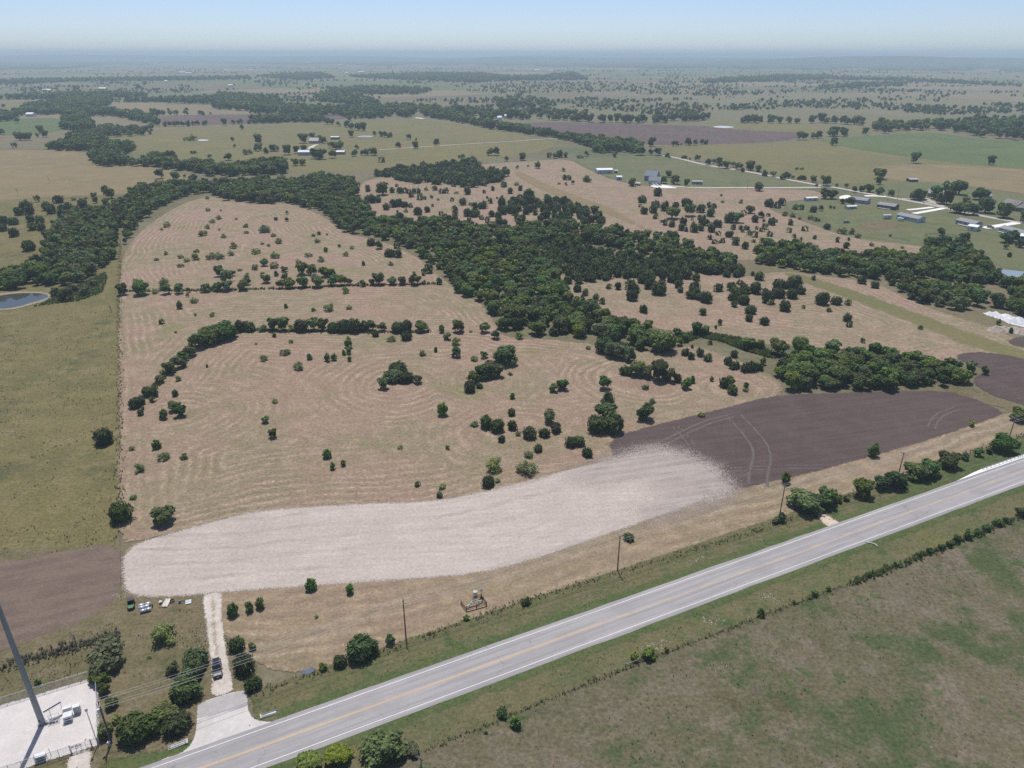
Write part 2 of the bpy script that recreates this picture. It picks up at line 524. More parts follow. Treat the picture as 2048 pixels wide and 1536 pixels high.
M_verge_green = ground_mat('watered roadside grass', (0.0638, 0.0945, 0.0324), (0.0808, 0.104, 0.0378), (0.106, 0.113, 0.0495), big=1 / 14, mid=1 / 3, fine=1.5, contrast=.38, edge=(1.6, 1.2), bump=.5)
M_pasture_right = ground_mat('grazed pasture', (0.122, 0.105, 0.0657), (0.0997, 0.0937, 0.0513), (0.142, 0.126, 0.0876), big=1 / 42, mid=1 / 6, fine=1.2, contrast=.5, edge=(1.2, .8),
                             patch=[(1 / 16, .54, .63, (0.157, 0.128, 0.0929)), (1 / 9, .58, .66, (0.0733, 0.094, 0.0398)), (1 / 2.5, .6, .7, (0.0685, 0.0713, 0.0398)), (1 / 22, .5, .62, (0.0637, 0.0823, 0.0344)), (1 / 34, .6, .7, (0.091, 0.0728, 0.0387)), (1 / 5, .66, .74, (0.0546, 0.0761, 0.0301)), (1 / 11, .68, .76, (0.182, 0.162, 0.125))], bump=.5,
                             speck=(.35, .05, (0.303, 0.298, 0.263)))
M_green = ground_mat('green field', (0.084, 0.114, 0.045), (0.1, 0.125, 0.0495), (0.108, 0.132, 0.0558), big=1 / 180, mid=1 / 30, fine=.4, contrast=.2, edge=(3, 2), bump=.15)
M_lawn = ground_mat('lawn', (0.104, 0.118, 0.054), (0.124, 0.126, 0.063), (0.14, 0.139, 0.072), big=1 / 50, mid=1 / 12, fine=.6, contrast=.25, edge=(2, 1.5),
                    patch=[(1 / 40, .58, .7, (0.072, 0.101, 0.045))], bump=.2)
M_mead = ground_mat('yellow green meadow', (0.152, 0.136, 0.0594), (0.132, 0.128, 0.0554), (0.168, 0.14, 0.0713), big=1 / 120, mid=1 / 25, fine=.4, contrast=.25, edge=(4, 3),
                    patch=[(1 / 80, .58, .68, (0.168, 0.155, 0.0475))], bump=.15)
M_tan = ground_mat('dry tan grass', (0.193, 0.151, 0.0832), (0.176, 0.14, 0.0756), (0.221, 0.17, 0.0981), big=1 / 140, mid=1 / 22, fine=.45, contrast=.2, edge=(4, 3), bump=.15)
M_wet = ground_mat('lush ditch weeds', (.075, .1, .036), (.09, .11, .042), (.12, .13, .055), big=1 / 20, mid=1 / 4, fine=1.2, contrast=.45, edge=(2.5, 2.0), bump=.6)
M_gravel = ground_mat('pale gravel', (0.558, 0.516, 0.497), (0.521, 0.484, 0.465), (0.595, 0.553, 0.534), big=1 / 14, mid=1 / 3, fine=3.2, contrast=.12, edge=(.4, .25), bump=.3)
M_caliche = ground_mat('white caliche track', (.5, .45, .4), (.44, .385, .335), (.56, .51, .46), big=1 / 8, mid=1 / 1.6, fine=2.4, contrast=.2, edge=(.9, .5), bump=.35)
M_caliche_thin = ground_mat('worn pale wheel tracks', (.122, .1, .096), (.115, .095, .09), (.135, .112, .106), big=1 / 8, mid=1 / 2, fine=2, contrast=.2, edge=(.7, .12), bump=.1)
M_drive_mid = ground_mat('driveway crown', (.3, .24, .18), (.27, .21, .15), (.36, .3, .24), big=1 / 6, mid=1 / 1.6, fine=2.2, contrast=.25, edge=(1.0, .5), bump=.3)
M_concrete = ground_mat('old concrete', (.5, .47, .45), (.46, .43, .41), (.54, .51, .49), big=1 / 9, mid=1 / 2, fine=3, contrast=.1, edge=(.25, .12), bump=.1)
M_white_concrete = ground_mat('new concrete', (.72, .7, .67), (.68, .66, .63), (.75, .73, .7), big=1 / 9, mid=1 / 2, fine=3, contrast=.06, edge=(.15, .05), bump=.1)
M_apron = ground_mat('asphalt apron', (.36, .34, .335), (.34, .32, .315), (.39, .37, .365), big=1 / 9, mid=1 / 2, fine=3, contrast=.1, edge=(.3, .15), bump=.1)
M_dirt_pale = ground_mat('dusty roadside dirt', (.5, .42, .33), (.46, .38, .29), (.54, .46, .37), big=1 / 9, mid=1 / 2, fine=2, contrast=.15, edge=(1.5, .8), bump=.2)

M_bank = ground_mat('damp pond bank', (.26, .215, .15), (.22, .18, .12), (.3, .25, .18), big=1 / 9, mid=1 / 2, fine=2, contrast=.25, edge=(1.5, .8), bump=.2)
# far to near
field('grass_field', [(0, 300), (150, 300), (300, 330), (420, 360), (330, 385), (220, 388), (0, 405), (-300, 405), (-300, 300)], M_tan, cell=10, margin=8, smooth=1)
field('grass_field', zp('M', (520, 690), (1100, 700), (1180, 640), (2048, 620), (2048, 880), (1300, 880), (900, 830), (780, 740)), M_mead, cell=12, margin=8)
field('meadow', zp('N', (0, 620), (600, 615), (1250, 575), (2048, 700), (2300, 760), (2000, 850), (900, 960), (0, 980)), M_mead, cell=12, margin=8)
field('green_field', [(-200, 246), (0, 240), (125, 233), (132, 262), (60, 270), (-200, 276)], M_green, cell=14, margin=8)
field('green_field', zp('M', (-700, 450), (0, 450), (450, 442), (370, 470), (170, 500), (-700, 545)), M_mead, cell=18, margin=10)
field('ploughed_field', zp('M', (1110, 560), (1500, 545), (2048, 545), (2640, 545), (2560, 580), (2048, 605), (1180, 635)), M_plough, cell=14, margin=8)
field('hay_stubble_field', zp('M', (760, 490), (1000, 470), (1560, 478), (1560, 510), (1240, 530), (870, 515)), M_tan, cell=14, margin=8)
field('ploughed_field', [(1005, 249), (1090, 243), (1330, 250), (1480, 254), (1625, 265), (1600, 275), (1560, 284), (1420, 289), (1290, 290), (1200, 281), (1080, 262)], M_plough, cell=10, margin=8)
field('grass_field', [(1400, 252), (1500, 246), (1640, 250), (1780, 262), (1700, 268), (1560, 264), (1450, 258)], M_mead, cell=12, margin=8)
field('green_field', [(1625, 279), (1740, 272), (1860, 263), (1960, 279), (2048, 284), (2300, 290), (2300, 350), (2048, 338), (1900, 328), (1800, 312), (1700, 296)], M_green, cell=10, margin=8)
field('meadow', [(1290, 293), (1560, 286), (1640, 281), (1700, 297), (1890, 325), (2048, 339), (2300, 352), (2300, 420), (2048, 388), (1850, 362), (1660, 372), (1480, 335), (1360, 312)], M_mead, cell=9, margin=8)
field('grass_field', [(1730, 330), (1900, 328), (2300, 356), (2300, 420), (2048, 388), (1900, 366), (1760, 360)], M_tan, cell=9, margin=8)
field('hay_field', [(712, 366), (780, 350), (840, 342), (940, 330), (1040, 324), (1138, 317), (1168, 336), (1258, 374), (1480, 378), (1620, 378), (1670, 396), (1560, 402), (1530, 418), (1600, 440),
                    (1700, 478), (1850, 492), (1868, 502), (1800, 516), (1560, 520), (1440, 520), (1350, 500), (1200, 480), (1000, 480), (850, 450), (765, 450), (722, 420)],
      M_hay_far, cell=5, margin=5, mow=mow_edge)
field('green_swath', zp('K', (100, 130), (330, 250), (560, 330), (820, 430), (1000, 540), (1160, 590), (1100, 600), (880, 500), (600, 390), (330, 300), (120, 190)), M_tan, cell=5, margin=6)
field('lawn', [(1140, 317), (1250, 312), (1330, 312), (1480, 346), (1645, 374), (1640, 380), (1480, 377), (1262, 373), (1170, 334)], M_lawn, cell=6, margin=5)
field('lawn', [(1560, 410), (1600, 400), (1670, 394), (1760, 388), (1860, 408), (1960, 425), (2300, 480), (2300, 620), (2048, 545), (1960, 520), (1860, 492), (1700, 472), (1600, 432)], M_lawn, cell=6, margin=5)
field('lawn', zp('L', (720, 400), (1130, 360), (1400, 370), (1973, 470), (2600, 560), (2600, 760), (1973, 650), (1400, 530), (850, 445)), M_lawn, cell=6, margin=5)
field('bare_soil_patch', zp('L', (770, 680), (950, 630), (1150, 660), (1200, 690), (1000, 700), (850, 720)), M_rough, cell=4, margin=4)
field('hay_field', [(1110, 545), (1160, 560), (1260, 553), (1400, 545), (1480, 556), (1560, 541), (1640, 552), (1750, 565), (1800, 590), (1870, 622), (1985, 655), (2060, 690), (2300, 780), (2300, 860), (2060, 730), (1960, 712),
                    (1905, 715), (1915, 735), (1850, 728), (1730, 702), (1620, 694), (1500, 688), (1400, 672), (1280, 652), (1180, 612), (1130, 582)], M_hay_far, cell=3.5, margin=5, mow=mow_edge)
field('green_swath', [(1556, 545), (1600, 548), (1680, 572), (1780, 606), (1880, 645), (1980, 680), (2060, 706), (2200, 760), (2200, 785), (2040, 722), (1930, 688), (1830, 648), (1730, 610), (1640, 576)], M_mead, cell=3, margin=5)
field('ditch_weeds', zp('G', (640, 190), (820, 160), (960, 165), (1160, 200), (1300, 260), (1440, 320), (1400, 345), (1200, 290), (1020, 220), (880, 195), (760, 240)), M_wet, cell=2.5, margin=5, kind='stuff')
field('ditch_weeds', zp('H', (1400, 1000), (1480, 950), (1600, 960), (1860, 1080), (2200, 1250), (2200, 1330), (1850, 1110), (1700, 1090)), M_rough, cell=2.5, margin=4)
field('ploughed_field', [(1898, 712), (1960, 702), (2060, 718), (2300, 800), (2300, 930), (2060, 812), (2010, 800), (1965, 782), (1940, 758), (1980, 742), (1960, 736)], M_dark, cell=3, margin=4)
field('bare_soil_patch', zp('H', (1850, 640), (1973, 600), (2300, 640), (2300, 760), (1973, 690), (1880, 670)), M_dark, cell=3, margin=4)
# left side
field('pasture', [(-900, 420), (0, 402), (120, 392), (232, 390), (238, 500), (239, 700), (241, 900), (243, 1086), (140, 1101), (60, 1118), (-20, 1132), (-900, 1330)], M_pasture_left, cell=4, margin=3, smooth=1, grow=1.5)
field('rough_grass', [(-400, 1130), (240, 1080), (420, 1180), (460, 1250), (520, 1330), (500, 1400), (300, 1560), (-400, 1700)], M_rough, cell=2.5, margin=3)
field('ploughed_field', [(-700, 1290), (-20, 1133), (60, 1119), (140, 1102), (238, 1086), (243, 1192), (165, 1240), (90, 1266), (0, 1300), (-700, 1500)], M_brown, cell=2.5, margin=3, smooth=1, grow=.5)
# the tract
field('hay_field', [(244, 1084), (330, 1064), (430, 1038), (520, 1018), (700, 1006), (870, 1001), (960, 983), (1150, 933), (1240, 917), (1224, 880), (1330, 848), (1440, 822), (1552, 792), (1560, 772), (1525, 745),
                    (1450, 715), (1380, 690), (1330, 710), (1250, 703), (1180, 690), (1070, 680), (1000, 678), (985, 650), (960, 610), (890, 570), (830, 510), (740, 478), (690, 470), (640, 430), (570, 405),
                    (500, 412), (430, 392), (370, 405), (300, 450), (268, 482), (249, 520), (246, 560), (245, 700), (246, 800), (250, 860), (246, 930), (250, 1000)], M_hay, cell=2.5, margin=3, mow=mow_main, grow=1.5)
field('ploughed_field', [(1222, 880), (1330, 850), (1440, 824), (1550, 794), (1700, 789), (1850, 784), (1920, 790), (2012, 830), (1980, 850), (1850, 895), (1700, 940), (1600, 965), (1440, 992), (1380, 985), (1250, 960), (1240, 918)],
      M_dark, cell=2.5, margin=3, smooth=1, grow=1.5)
def mow_road(vx, vy, sd):
    return seg_dist(vx, vy, np.array([G(*p) for p in [(300, 1340), (560, 1335), (800, 1290), (1240, 1145), (1560, 1045), (1900, 915), (2060, 870)]]), False)
field('hay_strip', [(448, 1183), (560, 1177), (700, 1167), (900, 1154), (1000, 1139), (1100, 1109), (1200, 1074), (1400, 1004), (1600, 964), (1850, 894), (1985, 848), (2030, 830), (2200, 810), (2200, 840), (2040, 880), (1900, 918),
                    (1700, 992), (1560, 1047), (1400, 1097), (1240, 1148), (1050, 1202), (950, 1236), (800, 1290), (650, 1322), (560, 1330), (505, 1290), (458, 1250), (446, 1205)], M_hay_strip, cell=2, margin=3, mow=mow_road, grow=2.5)
def track(name, pts, w, mat, off=None, cell=.8, smooth=2):
    P = smooth_poly([G(*p) for p in pts], 2, False)
    offs = [0] if off is None else [-off / 2, off / 2]
    for k in offs:
        d = np.gradient(P, axis=0); d /= np.linalg.norm(d, axis=1)[:, None]
        Q = P + np.stack([-d[:, 1], d[:, 0]], 1) * k
        field(name, None, mat, cell=cell, margin=.8, smooth=0, world_poly=ribbon_poly(Q, w))
track('wheel_track', zp('G', (1120, 745), (1240, 870), (1310, 970), (1320, 1060), (1290, 1150), (1290, 1240)), .9, M_caliche_thin, 5.5)
track('wheel_track', zp('G', (260, 1050), (600, 950), (760, 870), (930, 790), (1110, 745)), .9, M_caliche_thin, 2.2)
track('wheel_track', zp('G', (700, 820), (760, 870), (840, 980), (920, 1120)), .8, M_caliche_thin, 2.2)
track('wheel_track', zp('G', (920, 1140), (1150, 1125), (1400, 1110), (1750, 1108)), .7, M_caliche_thin, 2.0)
track('wheel_track', zp('H', (1320, 1260), (1340, 1200), (1400, 1150), (1500, 1120)), .8, M_caliche_thin, 2.2)

M_fade = ground_mat('half dried tilled soil', (.3, .255, .23), (.26, .22, .2), (.34, .29, .262), big=1 / 30, mid=1 / 7, fine=1.5, contrast=.2, edge=(17, 2.5),
                    streak=(R(14), 1 / 30, 1 / 2.0, (.38, .33, .3), .7), bump=.25)
field('tilled_strip', [(246, 1098), (330, 1070), (430, 1042), (520, 1021), (700, 1009), (870, 1004), (960, 986), (1060, 961), (1150, 937), (1240, 914), (1300, 912), (1350, 928), (1385, 955), (1420, 992), (1390, 1008),
                       (1300, 1040), (1200, 1074), (1100, 1109), (1000, 1139), (900, 1154), (700, 1167), (560, 1177), (440, 1186), (330, 1196), (262, 1192), (246, 1172)], M_pale, cell=2, margin=3, smooth=1, mow=lambda vx, vy, sd: seg_dist(vx, vy, np.array([G(*p) for p in [(240, 1200), (450, 1184), (700, 1168), (900, 1155), (1000, 1140), (1200, 1075), (1400, 1006), (1480, 985)]]), False))
field('tilled_strip', [(1120, 955), (1240, 905), (1320, 890), (1400, 912), (1455, 950), (1480, 990), (1400, 1012), (1310, 1042), (1260, 1030), (1330, 985), (1290, 960), (1180, 972)], M_fade, cell=2, margin=14, smooth=1)
# ------------------------------------------------------------------ road, verges, driveway
RA = Vector((*G(500, 1503), 0)); RB = Vector((*G(2048, 942), 0))
RD = (RB - RA).normalized(); RN = Vector((-RD.y, RD.x, 0))          # RN points to the far side
def road_pt(s, o, z=0.0):
    p = RA + RD * s + RN * o
    return (p.x, p.y, z)
def road_strip_world(s0, s1, o0, o1):
    return [road_pt(s0, o0)[:2], road_pt(s1, o0)[:2], road_pt(s1, o1)[:2], road_pt(s0, o1)[:2]]
S0, S1 = -90, 620
field('verge', None, M_verge, cell=2, margin=2, smooth=0, world_poly=road_strip_world(S0, S1, -4.5, -24))
field('pasture', None, M_pasture_right, cell=3, margin=2, smooth=0, world_poly=[G(*p) for p in [(700, 1560), (840, 1506), (1000, 1440), (1251, 1338), (1502, 1241), (1735, 1156), (1911, 1087), (2039, 1037), (2250, 955)]] + [road_pt(330, -170)[:2], road_pt(S0, -170)[:2], road_pt(S0, -22)[:2]])
field('verge', None, M_verge, cell=2, margin=2, smooth=0, world_poly=road_strip_world(2, S1, 4.5, 14.5))
field('verge', None, M_verge_green, cell=1.5, margin=2, smooth=0, world_poly=road_strip_world(6, S1, 4.5, 7.2))
field('verge', None, M_verge_green, cell=1.5, margin=2, smooth=0, world_poly=road_strip_world(S0, S1, -4.5, -7.0))
field('verge', None, M_verge_green, cell=1.5, margin=2, smooth=0, world_poly=road_strip_world(190, S1, 6, 12.0))
field('verge', zp('A', (720, 1536), (760, 1480), (1000, 1440), (1250, 1400), (1380, 1320), (1390, 1400), (1250, 1480), (1050, 1536), (900, 1590)), M_verge_green, cell=1.2, margin=2)
field('dirt_patch', zp('D', (500, 790), (560, 800), (640, 850), (690, 875), (600, 905), (560, 870)), M_dirt_pale, cell=.8, margin=2)

zr = 0.004 * (_layer[0] + 2) + .05
def asphalt():
    m, t, b = newmat('weathered chip seal asphalt')
    k = NT(t)
    pos = k.n('ShaderNodeNewGeometry').outputs['Position']
    rot = k.n('ShaderNodeVectorRotate', rotation_type='Z_AXIS')
    rot.inputs['Angle'].default_value = -math.atan2(RD.y, RD.x)
    k.l(pos, rot.inputs['Vector'])
    v = k.scaled(rot.outputs[0], (1 / 25, 1 / .55, 1))
    st = k.noise(v, 1, 3, .5)
    col = k.mix(k.ramp(st, .35, .65), (.28, .266, .268), (.335, .318, .32))
    col = k.mix(k.math('MULTIPLY', k.ramp(k.noise(pos, 1 / 12, 4), .45, .65), .5), col, (.255, .243, .246))
    sx = k.n('ShaderNodeSeparateXYZ'); k.l(rot.outputs[0], sx.inputs[0])
    y0 = -math.sin(math.atan2(RD.y, RD.x)) * RA.x + math.cos(math.atan2(RD.y, RD.x)) * RA.y
    wv = k.math('COSINE', k.math('MULTIPLY', k.math('SUBTRACT', sx.outputs[1], y0 + .95), 2 * math.pi / 1.9))
    wp = k.math('MULTIPLY', k.ramp(wv, .1, 1.0), k.ramp(k.noise(k.scaled(rot.outputs[0], (1 / 14, 1 / 3, 1)), 1, 4), .35, .6))
    col = k.mix(k.math('MULTIPLY', wp, .55), col, (.235, .224, .228))
    ck = k.n('ShaderNodeTexVoronoi', feature='DISTANCE_TO_EDGE'); ck.inputs['Scale'].default_value = .16
    wrp = k.n('ShaderNodeTexNoise'); wrp.inputs['Scale'].default_value = .5
    k.l(pos, wrp.inputs['Vector'])
    va = k.n('ShaderNodeVectorMath', operation='ADD'); vs_ = k.n('ShaderNodeVectorMath', operation='SCALE'); vs_.inputs['Scale'].default_value = 3.0
    k.l(wrp.outputs['Color'], vs_.inputs[0]); k.l(pos, va.inputs[0]); k.l(vs_.outputs[0], va.inputs[1]); k.l(va.outputs[0], ck.inputs['Vector'])
    cm = k.math('MULTIPLY', k.ramp(ck.outputs['Distance'], .012, .004), k.ramp(k.noise(pos, 1 / 18, 3), .52, .6))
    col = k.mix(k.math('MULTIPLY', cm, .6), col, (.12, .115, .115))
    fn = k.noise(pos, 5, 3, .7)
    fm = k.n('ShaderNodeMapRange'); fm.inputs[1].default_value = .3; fm.inputs[2].default_value = .7; fm.inputs[3].default_value = .9; fm.inputs[4].default_value = 1.1
    k.l(fn, fm.inputs[0])
    k.l(k.mix(1, col, k.grey(fm.outputs[0]), 'MULTIPLY'), b.inputs['Base Color'])
    b.inputs['Roughness'].default_value = .9
    b.inputs['Specular IOR Level'].default_value = .2
    return m
def strip(name, s0, s1, o0, o1, z, mat, parent=None, step=10):
    n = max(1, int((s1 - s0) / step))
    vs = []; fs = []
    for i in range(n + 1):
        s = s0 + (s1 - s0) * i / n
        vs += [road_pt(s, o0, z), road_pt(s, o1, z)]
    fs = [(2 * i, 2 * i + 1, 2 * i + 3, 2 * i + 2)[::-1] for i in range(n)]
    return MB().add(vs, fs).build(name, mat, parent)
MBm = MB()
n = 140; vs = []
for i in range(n + 1):
    s = S0 + (S1 - S0) * i / n
    j1, j2 = RNG.normal(0, .06, 2)
    for o, z in ((-5.05 + j1, zr - .06), (-4.75 + j1, zr), (4.75 + j2, zr), (5.05 + j2, zr - .06)):
        vs.append(road_pt(s, o, z))
MBm.add(vs, [(4 * i + k, 4 * i + 4 + k, 4 * i + 5 + k, 4 * i + 1 + k)[::1] for i in range(n) for k in range(3)])
road = tag(MBm.build('road', asphalt()), kind='structure')
def paint(name, c):
    m, t, b = newmat(name)
    k = NT(t)
    pos = k.n('ShaderNodeNewGeometry').outputs['Position']
    k.l(k.mix(k.ramp(k.noise(pos, 1.8, 6, .75), .5, .75), c, tuple(x * .75 for x in c)), b.inputs['Base Color'])
    b.inputs['Roughness'].default_value = .7
    return m
P_white = paint('white road paint', (.64, .64, .63)); P_yellow = paint('yellow road paint', (.56, .37, .16))
strip('edge_line', S0, S1, 3.86, 4.0, zr + .006, P_white, road)
strip('edge_line', S0, S1, -4.0, -3.86, zr + .006, P_white, road)
strip('centre_line', S0, S1, -.19, -.06, zr + .006, P_yellow, road)
strip('centre_line', S0, 78, .06, .19, zr + .006, P_yellow, road)
for s in np.arange(82, 420, 12.2):
    strip('centre_dash', s, s + 3.2, .06, .19, zr + .006, P_yellow, road)
# apron, driveway
zd = 0.004 * (_layer[0] + 1)
apron_px = zp('A', (1395, 1085), (1560, 1030), (1735, 985), (1745, 1080), (1750, 1140), (1780, 1190), (1850, 1215), (1950, 1215), (2050, 1190), (2050, 1250), (1700, 1340), (1400, 1430), (1130, 1520), (1130, 1480), (1280, 1440), (1345, 1380), (1380, 1310), (1390, 1180))
field('concrete_apron', apron_px, M_concrete, cell=.8, margin=.8, z=zd + .01, smooth=1)
field('asphalt_apron', zp('A', (1395, 1090), (1560, 1036), (1735, 990), (1745, 1105), (1560, 1150), (1390, 1195)), M_apron, cell=.8, margin=.8, z=zd + .02, smooth=0)
field('driveway', zp('A', (1425, 320), (1480, 310), (1570, 305), (1560, 420), (1570, 560), (1590, 680), (1610, 800), (1640, 930), (1645, 1000), (1560, 1030), (1485, 1030), (1500, 950), (1490, 800), (1470, 640), (1450, 480)), M_caliche, cell=1, margin=1.5, z=zd + .004)
field('driveway_crown', zp('A', (1490, 330), (1510, 330), (1520, 600), (1545, 760), (1525, 760), (1500, 600)), M_drive_mid, cell=.6, margin=1, z=zd + .008)
# tower yard
field('gravel_yard', [(-90, 1441), (0, 1413), (187, 1357), (195, 1357), (199, 1491), (143, 1508), (75, 1530), (-90, 1580)], M_gravel, cell=1, margin=1, z=zd + .004, smooth=0)
field('yard_track', [(140, 1509), (187, 1495), (180, 1530), (178, 1560), (160, 1600), (120, 1600), (136, 1530)], M_caliche, cell=1, margin=1, z=zd + .006)
# county road and pale drives in the distance
M_road_far = ground_mat('county road', (.4, .36, .33), (.37, .33, .3), (.43, .39, .36), big=1 / 30, mid=1 / 8, fine=1, contrast=.1, edge=(.8, .3), bump=.05)
def lane(name, pts, w, mat, cell=2.0):
    P = smooth_poly([G(*p) for p in pts], 2, False)
    field(name, None, mat, cell=cell, margin=2, smooth=0, world_poly=ribbon_poly(P, w))
lane('county_road', zp('O', (1190, 845), (1290, 862), (1370, 882), (1500, 915), (1690, 945), (1800, 960), (2020, 1005)) + zp('L', (510, 388), (640, 405), (850, 445), (1000, 470), (1300, 525), (1400, 545), (1640, 600), (1860, 640), (2200, 700)), 6.5, M_road_far)
lane('farm_drive', [(1300, 367), (1345, 373), (1400, 376), (1480, 375.5), (1560, 376), (1642, 375)], 5.0, M_caliche)
field('farm_drive', zp('O', (1095, 1068), (1130, 1060), (1190, 1062), (1260, 1075), (1320, 1085), (1200, 1085), (1130, 1080)), M_white_concrete, cell=2, margin=2)
lane('house_drive', zp('L', (1150, 564), (1240, 556), (1330, 545)), 4.5, M_white_concrete)
lane('house_drive', zp('L', (1195, 590), (1300, 572), (1410, 552)), 5.0, M_white_concrete)
lane('house_drive', zp('L', (1690, 692), (1800, 675), (1930, 655)), 6.5, M_white_concrete)
lane('house_drive', zp('L', (850, 466), (920, 465), (1000, 470)), 6.0, M_white_concrete)
lane('house_drive', zp('L', (1110, 485), (1200, 490), (1270, 505), (1330, 520)), 4.0, M_road_far)
lane('house_drive', zp('L', (1270, 480), (1330, 510), (1400, 540)), 5.0, M_road_far)
field('parking_pad', zp('L', (660, 470), (740, 455), (760, 480), (690, 500)), M_white_concrete, cell=2, margin=2)
lane('farm_drive', zp('N', (440, 800), (450, 780), (490, 765)), 7, M_caliche, 3)
lane('field_lane', zp('N', (940, 805), (1300, 780), (1700, 755), (2048, 735)) + zp('O', (180, 735), (390, 722), (430, 730)), 4.5, M_road_far, 3)
lane('field_lane', zp('N', (390, 320), (520, 365), (700, 410), (980, 485), (1080, 535)), 28, M_tan, 8)
lane('field_lane', zp('N', (1210, 568), (1270, 576)), 8, M_white_concrete, 4)

# ------------------------------------------------------------------ water
def water(name, pts, z=0.25, col=(.05, .06, .06), rough=.05, muddy=0.0):
    P = smooth_poly([G(*p) for p in pts], 3)
    mb = MB(); mb.add([(x, y, 0) for x, y in P], [tuple(range(len(P)))])
    m, t, b = newmat(name + ' surface')
    k = NT(t)
    pos = k.n('ShaderNodeNewGeometry').outputs['Position']
    bn = k.n('ShaderNodeBump'); bn.inputs['Strength'].default_value = .05; bn.inputs['Distance'].default_value = .1
    k.l(k.noise(pos, .8, 3), bn.inputs['Height']); k.l(bn.outputs[0], b.inputs['Normal'])
    k.l(k.mix(k.noise(pos, .05, 3), col, tuple(c * 1.3 for c in col)), b.inputs['Base Color'])
    b.inputs['Roughness'].default_value = rough
    o = mb.build(name, m)
    o.location.z = z
    return tag(o, kind='structure')
field('pond_bank', zp('I', (-200, 1000), (-100, 920), (60, 900), (200, 892), (340, 900), (375, 932), (330, 960), (230, 985), (110, 1022), (-60, 1028)), M_bank, cell=2, margin=3)
zw = 0.004 * (_layer[0] + 3)
water('pond', zp('I', (-160, 990), (-60, 935), (60, 912), (200, 903), (320, 910), (350, 930), (300, 952), (225, 972), (110, 1008), (-40, 1022)), zw, (.045, .05, .045), .04)
water('pond', zp('L', (1735, 985), (1800, 982), (1973, 1000), (2200, 1030), (2200, 1110), (1990, 1092), (1890, 1070), (1850, 1020)), zw, (.2, .24, .25), .12)
water('pond', zp('O', (1550, 634), (1620, 629), (1700, 634), (1722, 641), (1640, 645), (1570, 641)), zw + .1, (.5, .5, .5), .3)
water('pond', zp('N', (775, 706), (830, 700), (900, 702), (905, 711), (850, 714), (790, 712)), zw + .1, (.3, .3, .28), .3)
water('pond', zp('M', (1440, 733), (1480, 728), (1530, 732), (1525, 738), (1460, 740)), zw + .1, (.5, .5, .5), .3)
water('pond', zp('O', (590, 563), (690, 563), (690, 568), (600, 570)), zw + .1, (.5, .5, .5), .3)

# ------------------------------------------------------------------ haze
hb = MB(); hb.box((0, 16000, 79), (110000, 80000, 162))
hm = bpy.data.materials.new('summer haze'); hm.use_nodes = True
ht = hm.node_tree
for n_o in list(ht.nodes):
    if n_o.type != 'OUTPUT_MATERIAL': ht.nodes.remove(n_o)
pv = ht.nodes.new('ShaderNodeVolumePrincipled')
pv.inputs['Color'].default_value = (.68, .85, 1.0, 1)
pv.inputs['Density'].default_value = 1.3e-4
pv.inputs['Anisotropy'].default_value = 0.0
ht.links.new(pv.outputs[0], [n_o for n_o in ht.nodes if n_o.type == 'OUTPUT_MATERIAL'][0].inputs['Volume'])
tag(hb.build('haze', hm), kind='stuff')

# ------------------------------------------------------------------ plants: crown and trunk meshes of unit width
def leaf_mat(name, base, hue=.02, val=.22, trans=.25):
    m, t, b = newmat(name)
    k = NT(t)
    oi = k.n('ShaderNodeObjectInfo').outputs['Random']
    tint = k.n('ShaderNodeAttribute', attribute_name='tint').outputs['Fac']
    ho = k.n('ShaderNodeAttribute', attribute_name='kin').outputs['Fac']
    r = k.math('FRACT', k.math('ADD', oi, ho))
    hsv = k.n('ShaderNodeHueSaturation')
    hsv.inputs['Color'].default_value = (*base, 1)
    k.l(k.math('ADD', .5 - hue, k.math('MULTIPLY', r, 2 * hue)), hsv.inputs['Hue'])
    r2 = k.math('FRACT', k.math('MULTIPLY', r, 7.31))
    k.l(k.math('MULTIPLY', k.math('ADD', 1 - val, k.math('MULTIPLY', r2, 2 * val)), tint), hsv.inputs['Value'])
    k.l(k.math('ADD', .85, k.math('MULTIPLY', k.math('FRACT', k.math('MULTIPLY', r, 3.77)), .3)), hsv.inputs['Saturation'])
    k.l(hsv.outputs[0], b.inputs['Base Color'])
    b.inputs['Roughness'].default_value = .7
    b.inputs['Specular IOR Level'].default_value = .1
    tl = k.n('ShaderNodeBsdfTranslucent')
    k.l(hsv.outputs[0], tl.inputs['Color'])
    mx = k.n('ShaderNodeMixShader'); mx.inputs[0].default_value = trans
    k.l(b.outputs[0], mx.inputs[1]); k.l(tl.outputs[0], mx.inputs[2])
    k.l(mx.outputs[0], t.nodes['Material Output'].inputs['Surface'])
    return m
L_JUN = leaf_mat('juniper foliage', (.06, .085, .03), .02, .34, .15)
L_DEC = leaf_mat('broad leaf foliage', (.108, .152, .048), .04, .4, .33)
L_YEL = leaf_mat('yellow green foliage', (.16, .205, .04), .02, .2, .3)
L_MES = leaf_mat('mesquite foliage', (.25, .295, .125), .025, .22, .45)
L_SAP = leaf_mat('young elm foliage', (.1, .175, .042), .025, .25, .3)
L_WIL = leaf_mat('willow foliage', (.15, .2, .065), .015, .12, .3)
L_GRY = leaf_mat('grey green foliage', (.125, .155, .068), .02, .25, .25)
BARK = solid('tree bark', (.115, .095, .075), .9, var=.3, scale=4)
BARK_DEAD = solid('bleached dead wood', (.24, .22, .2), .9, var=.25, scale=4)

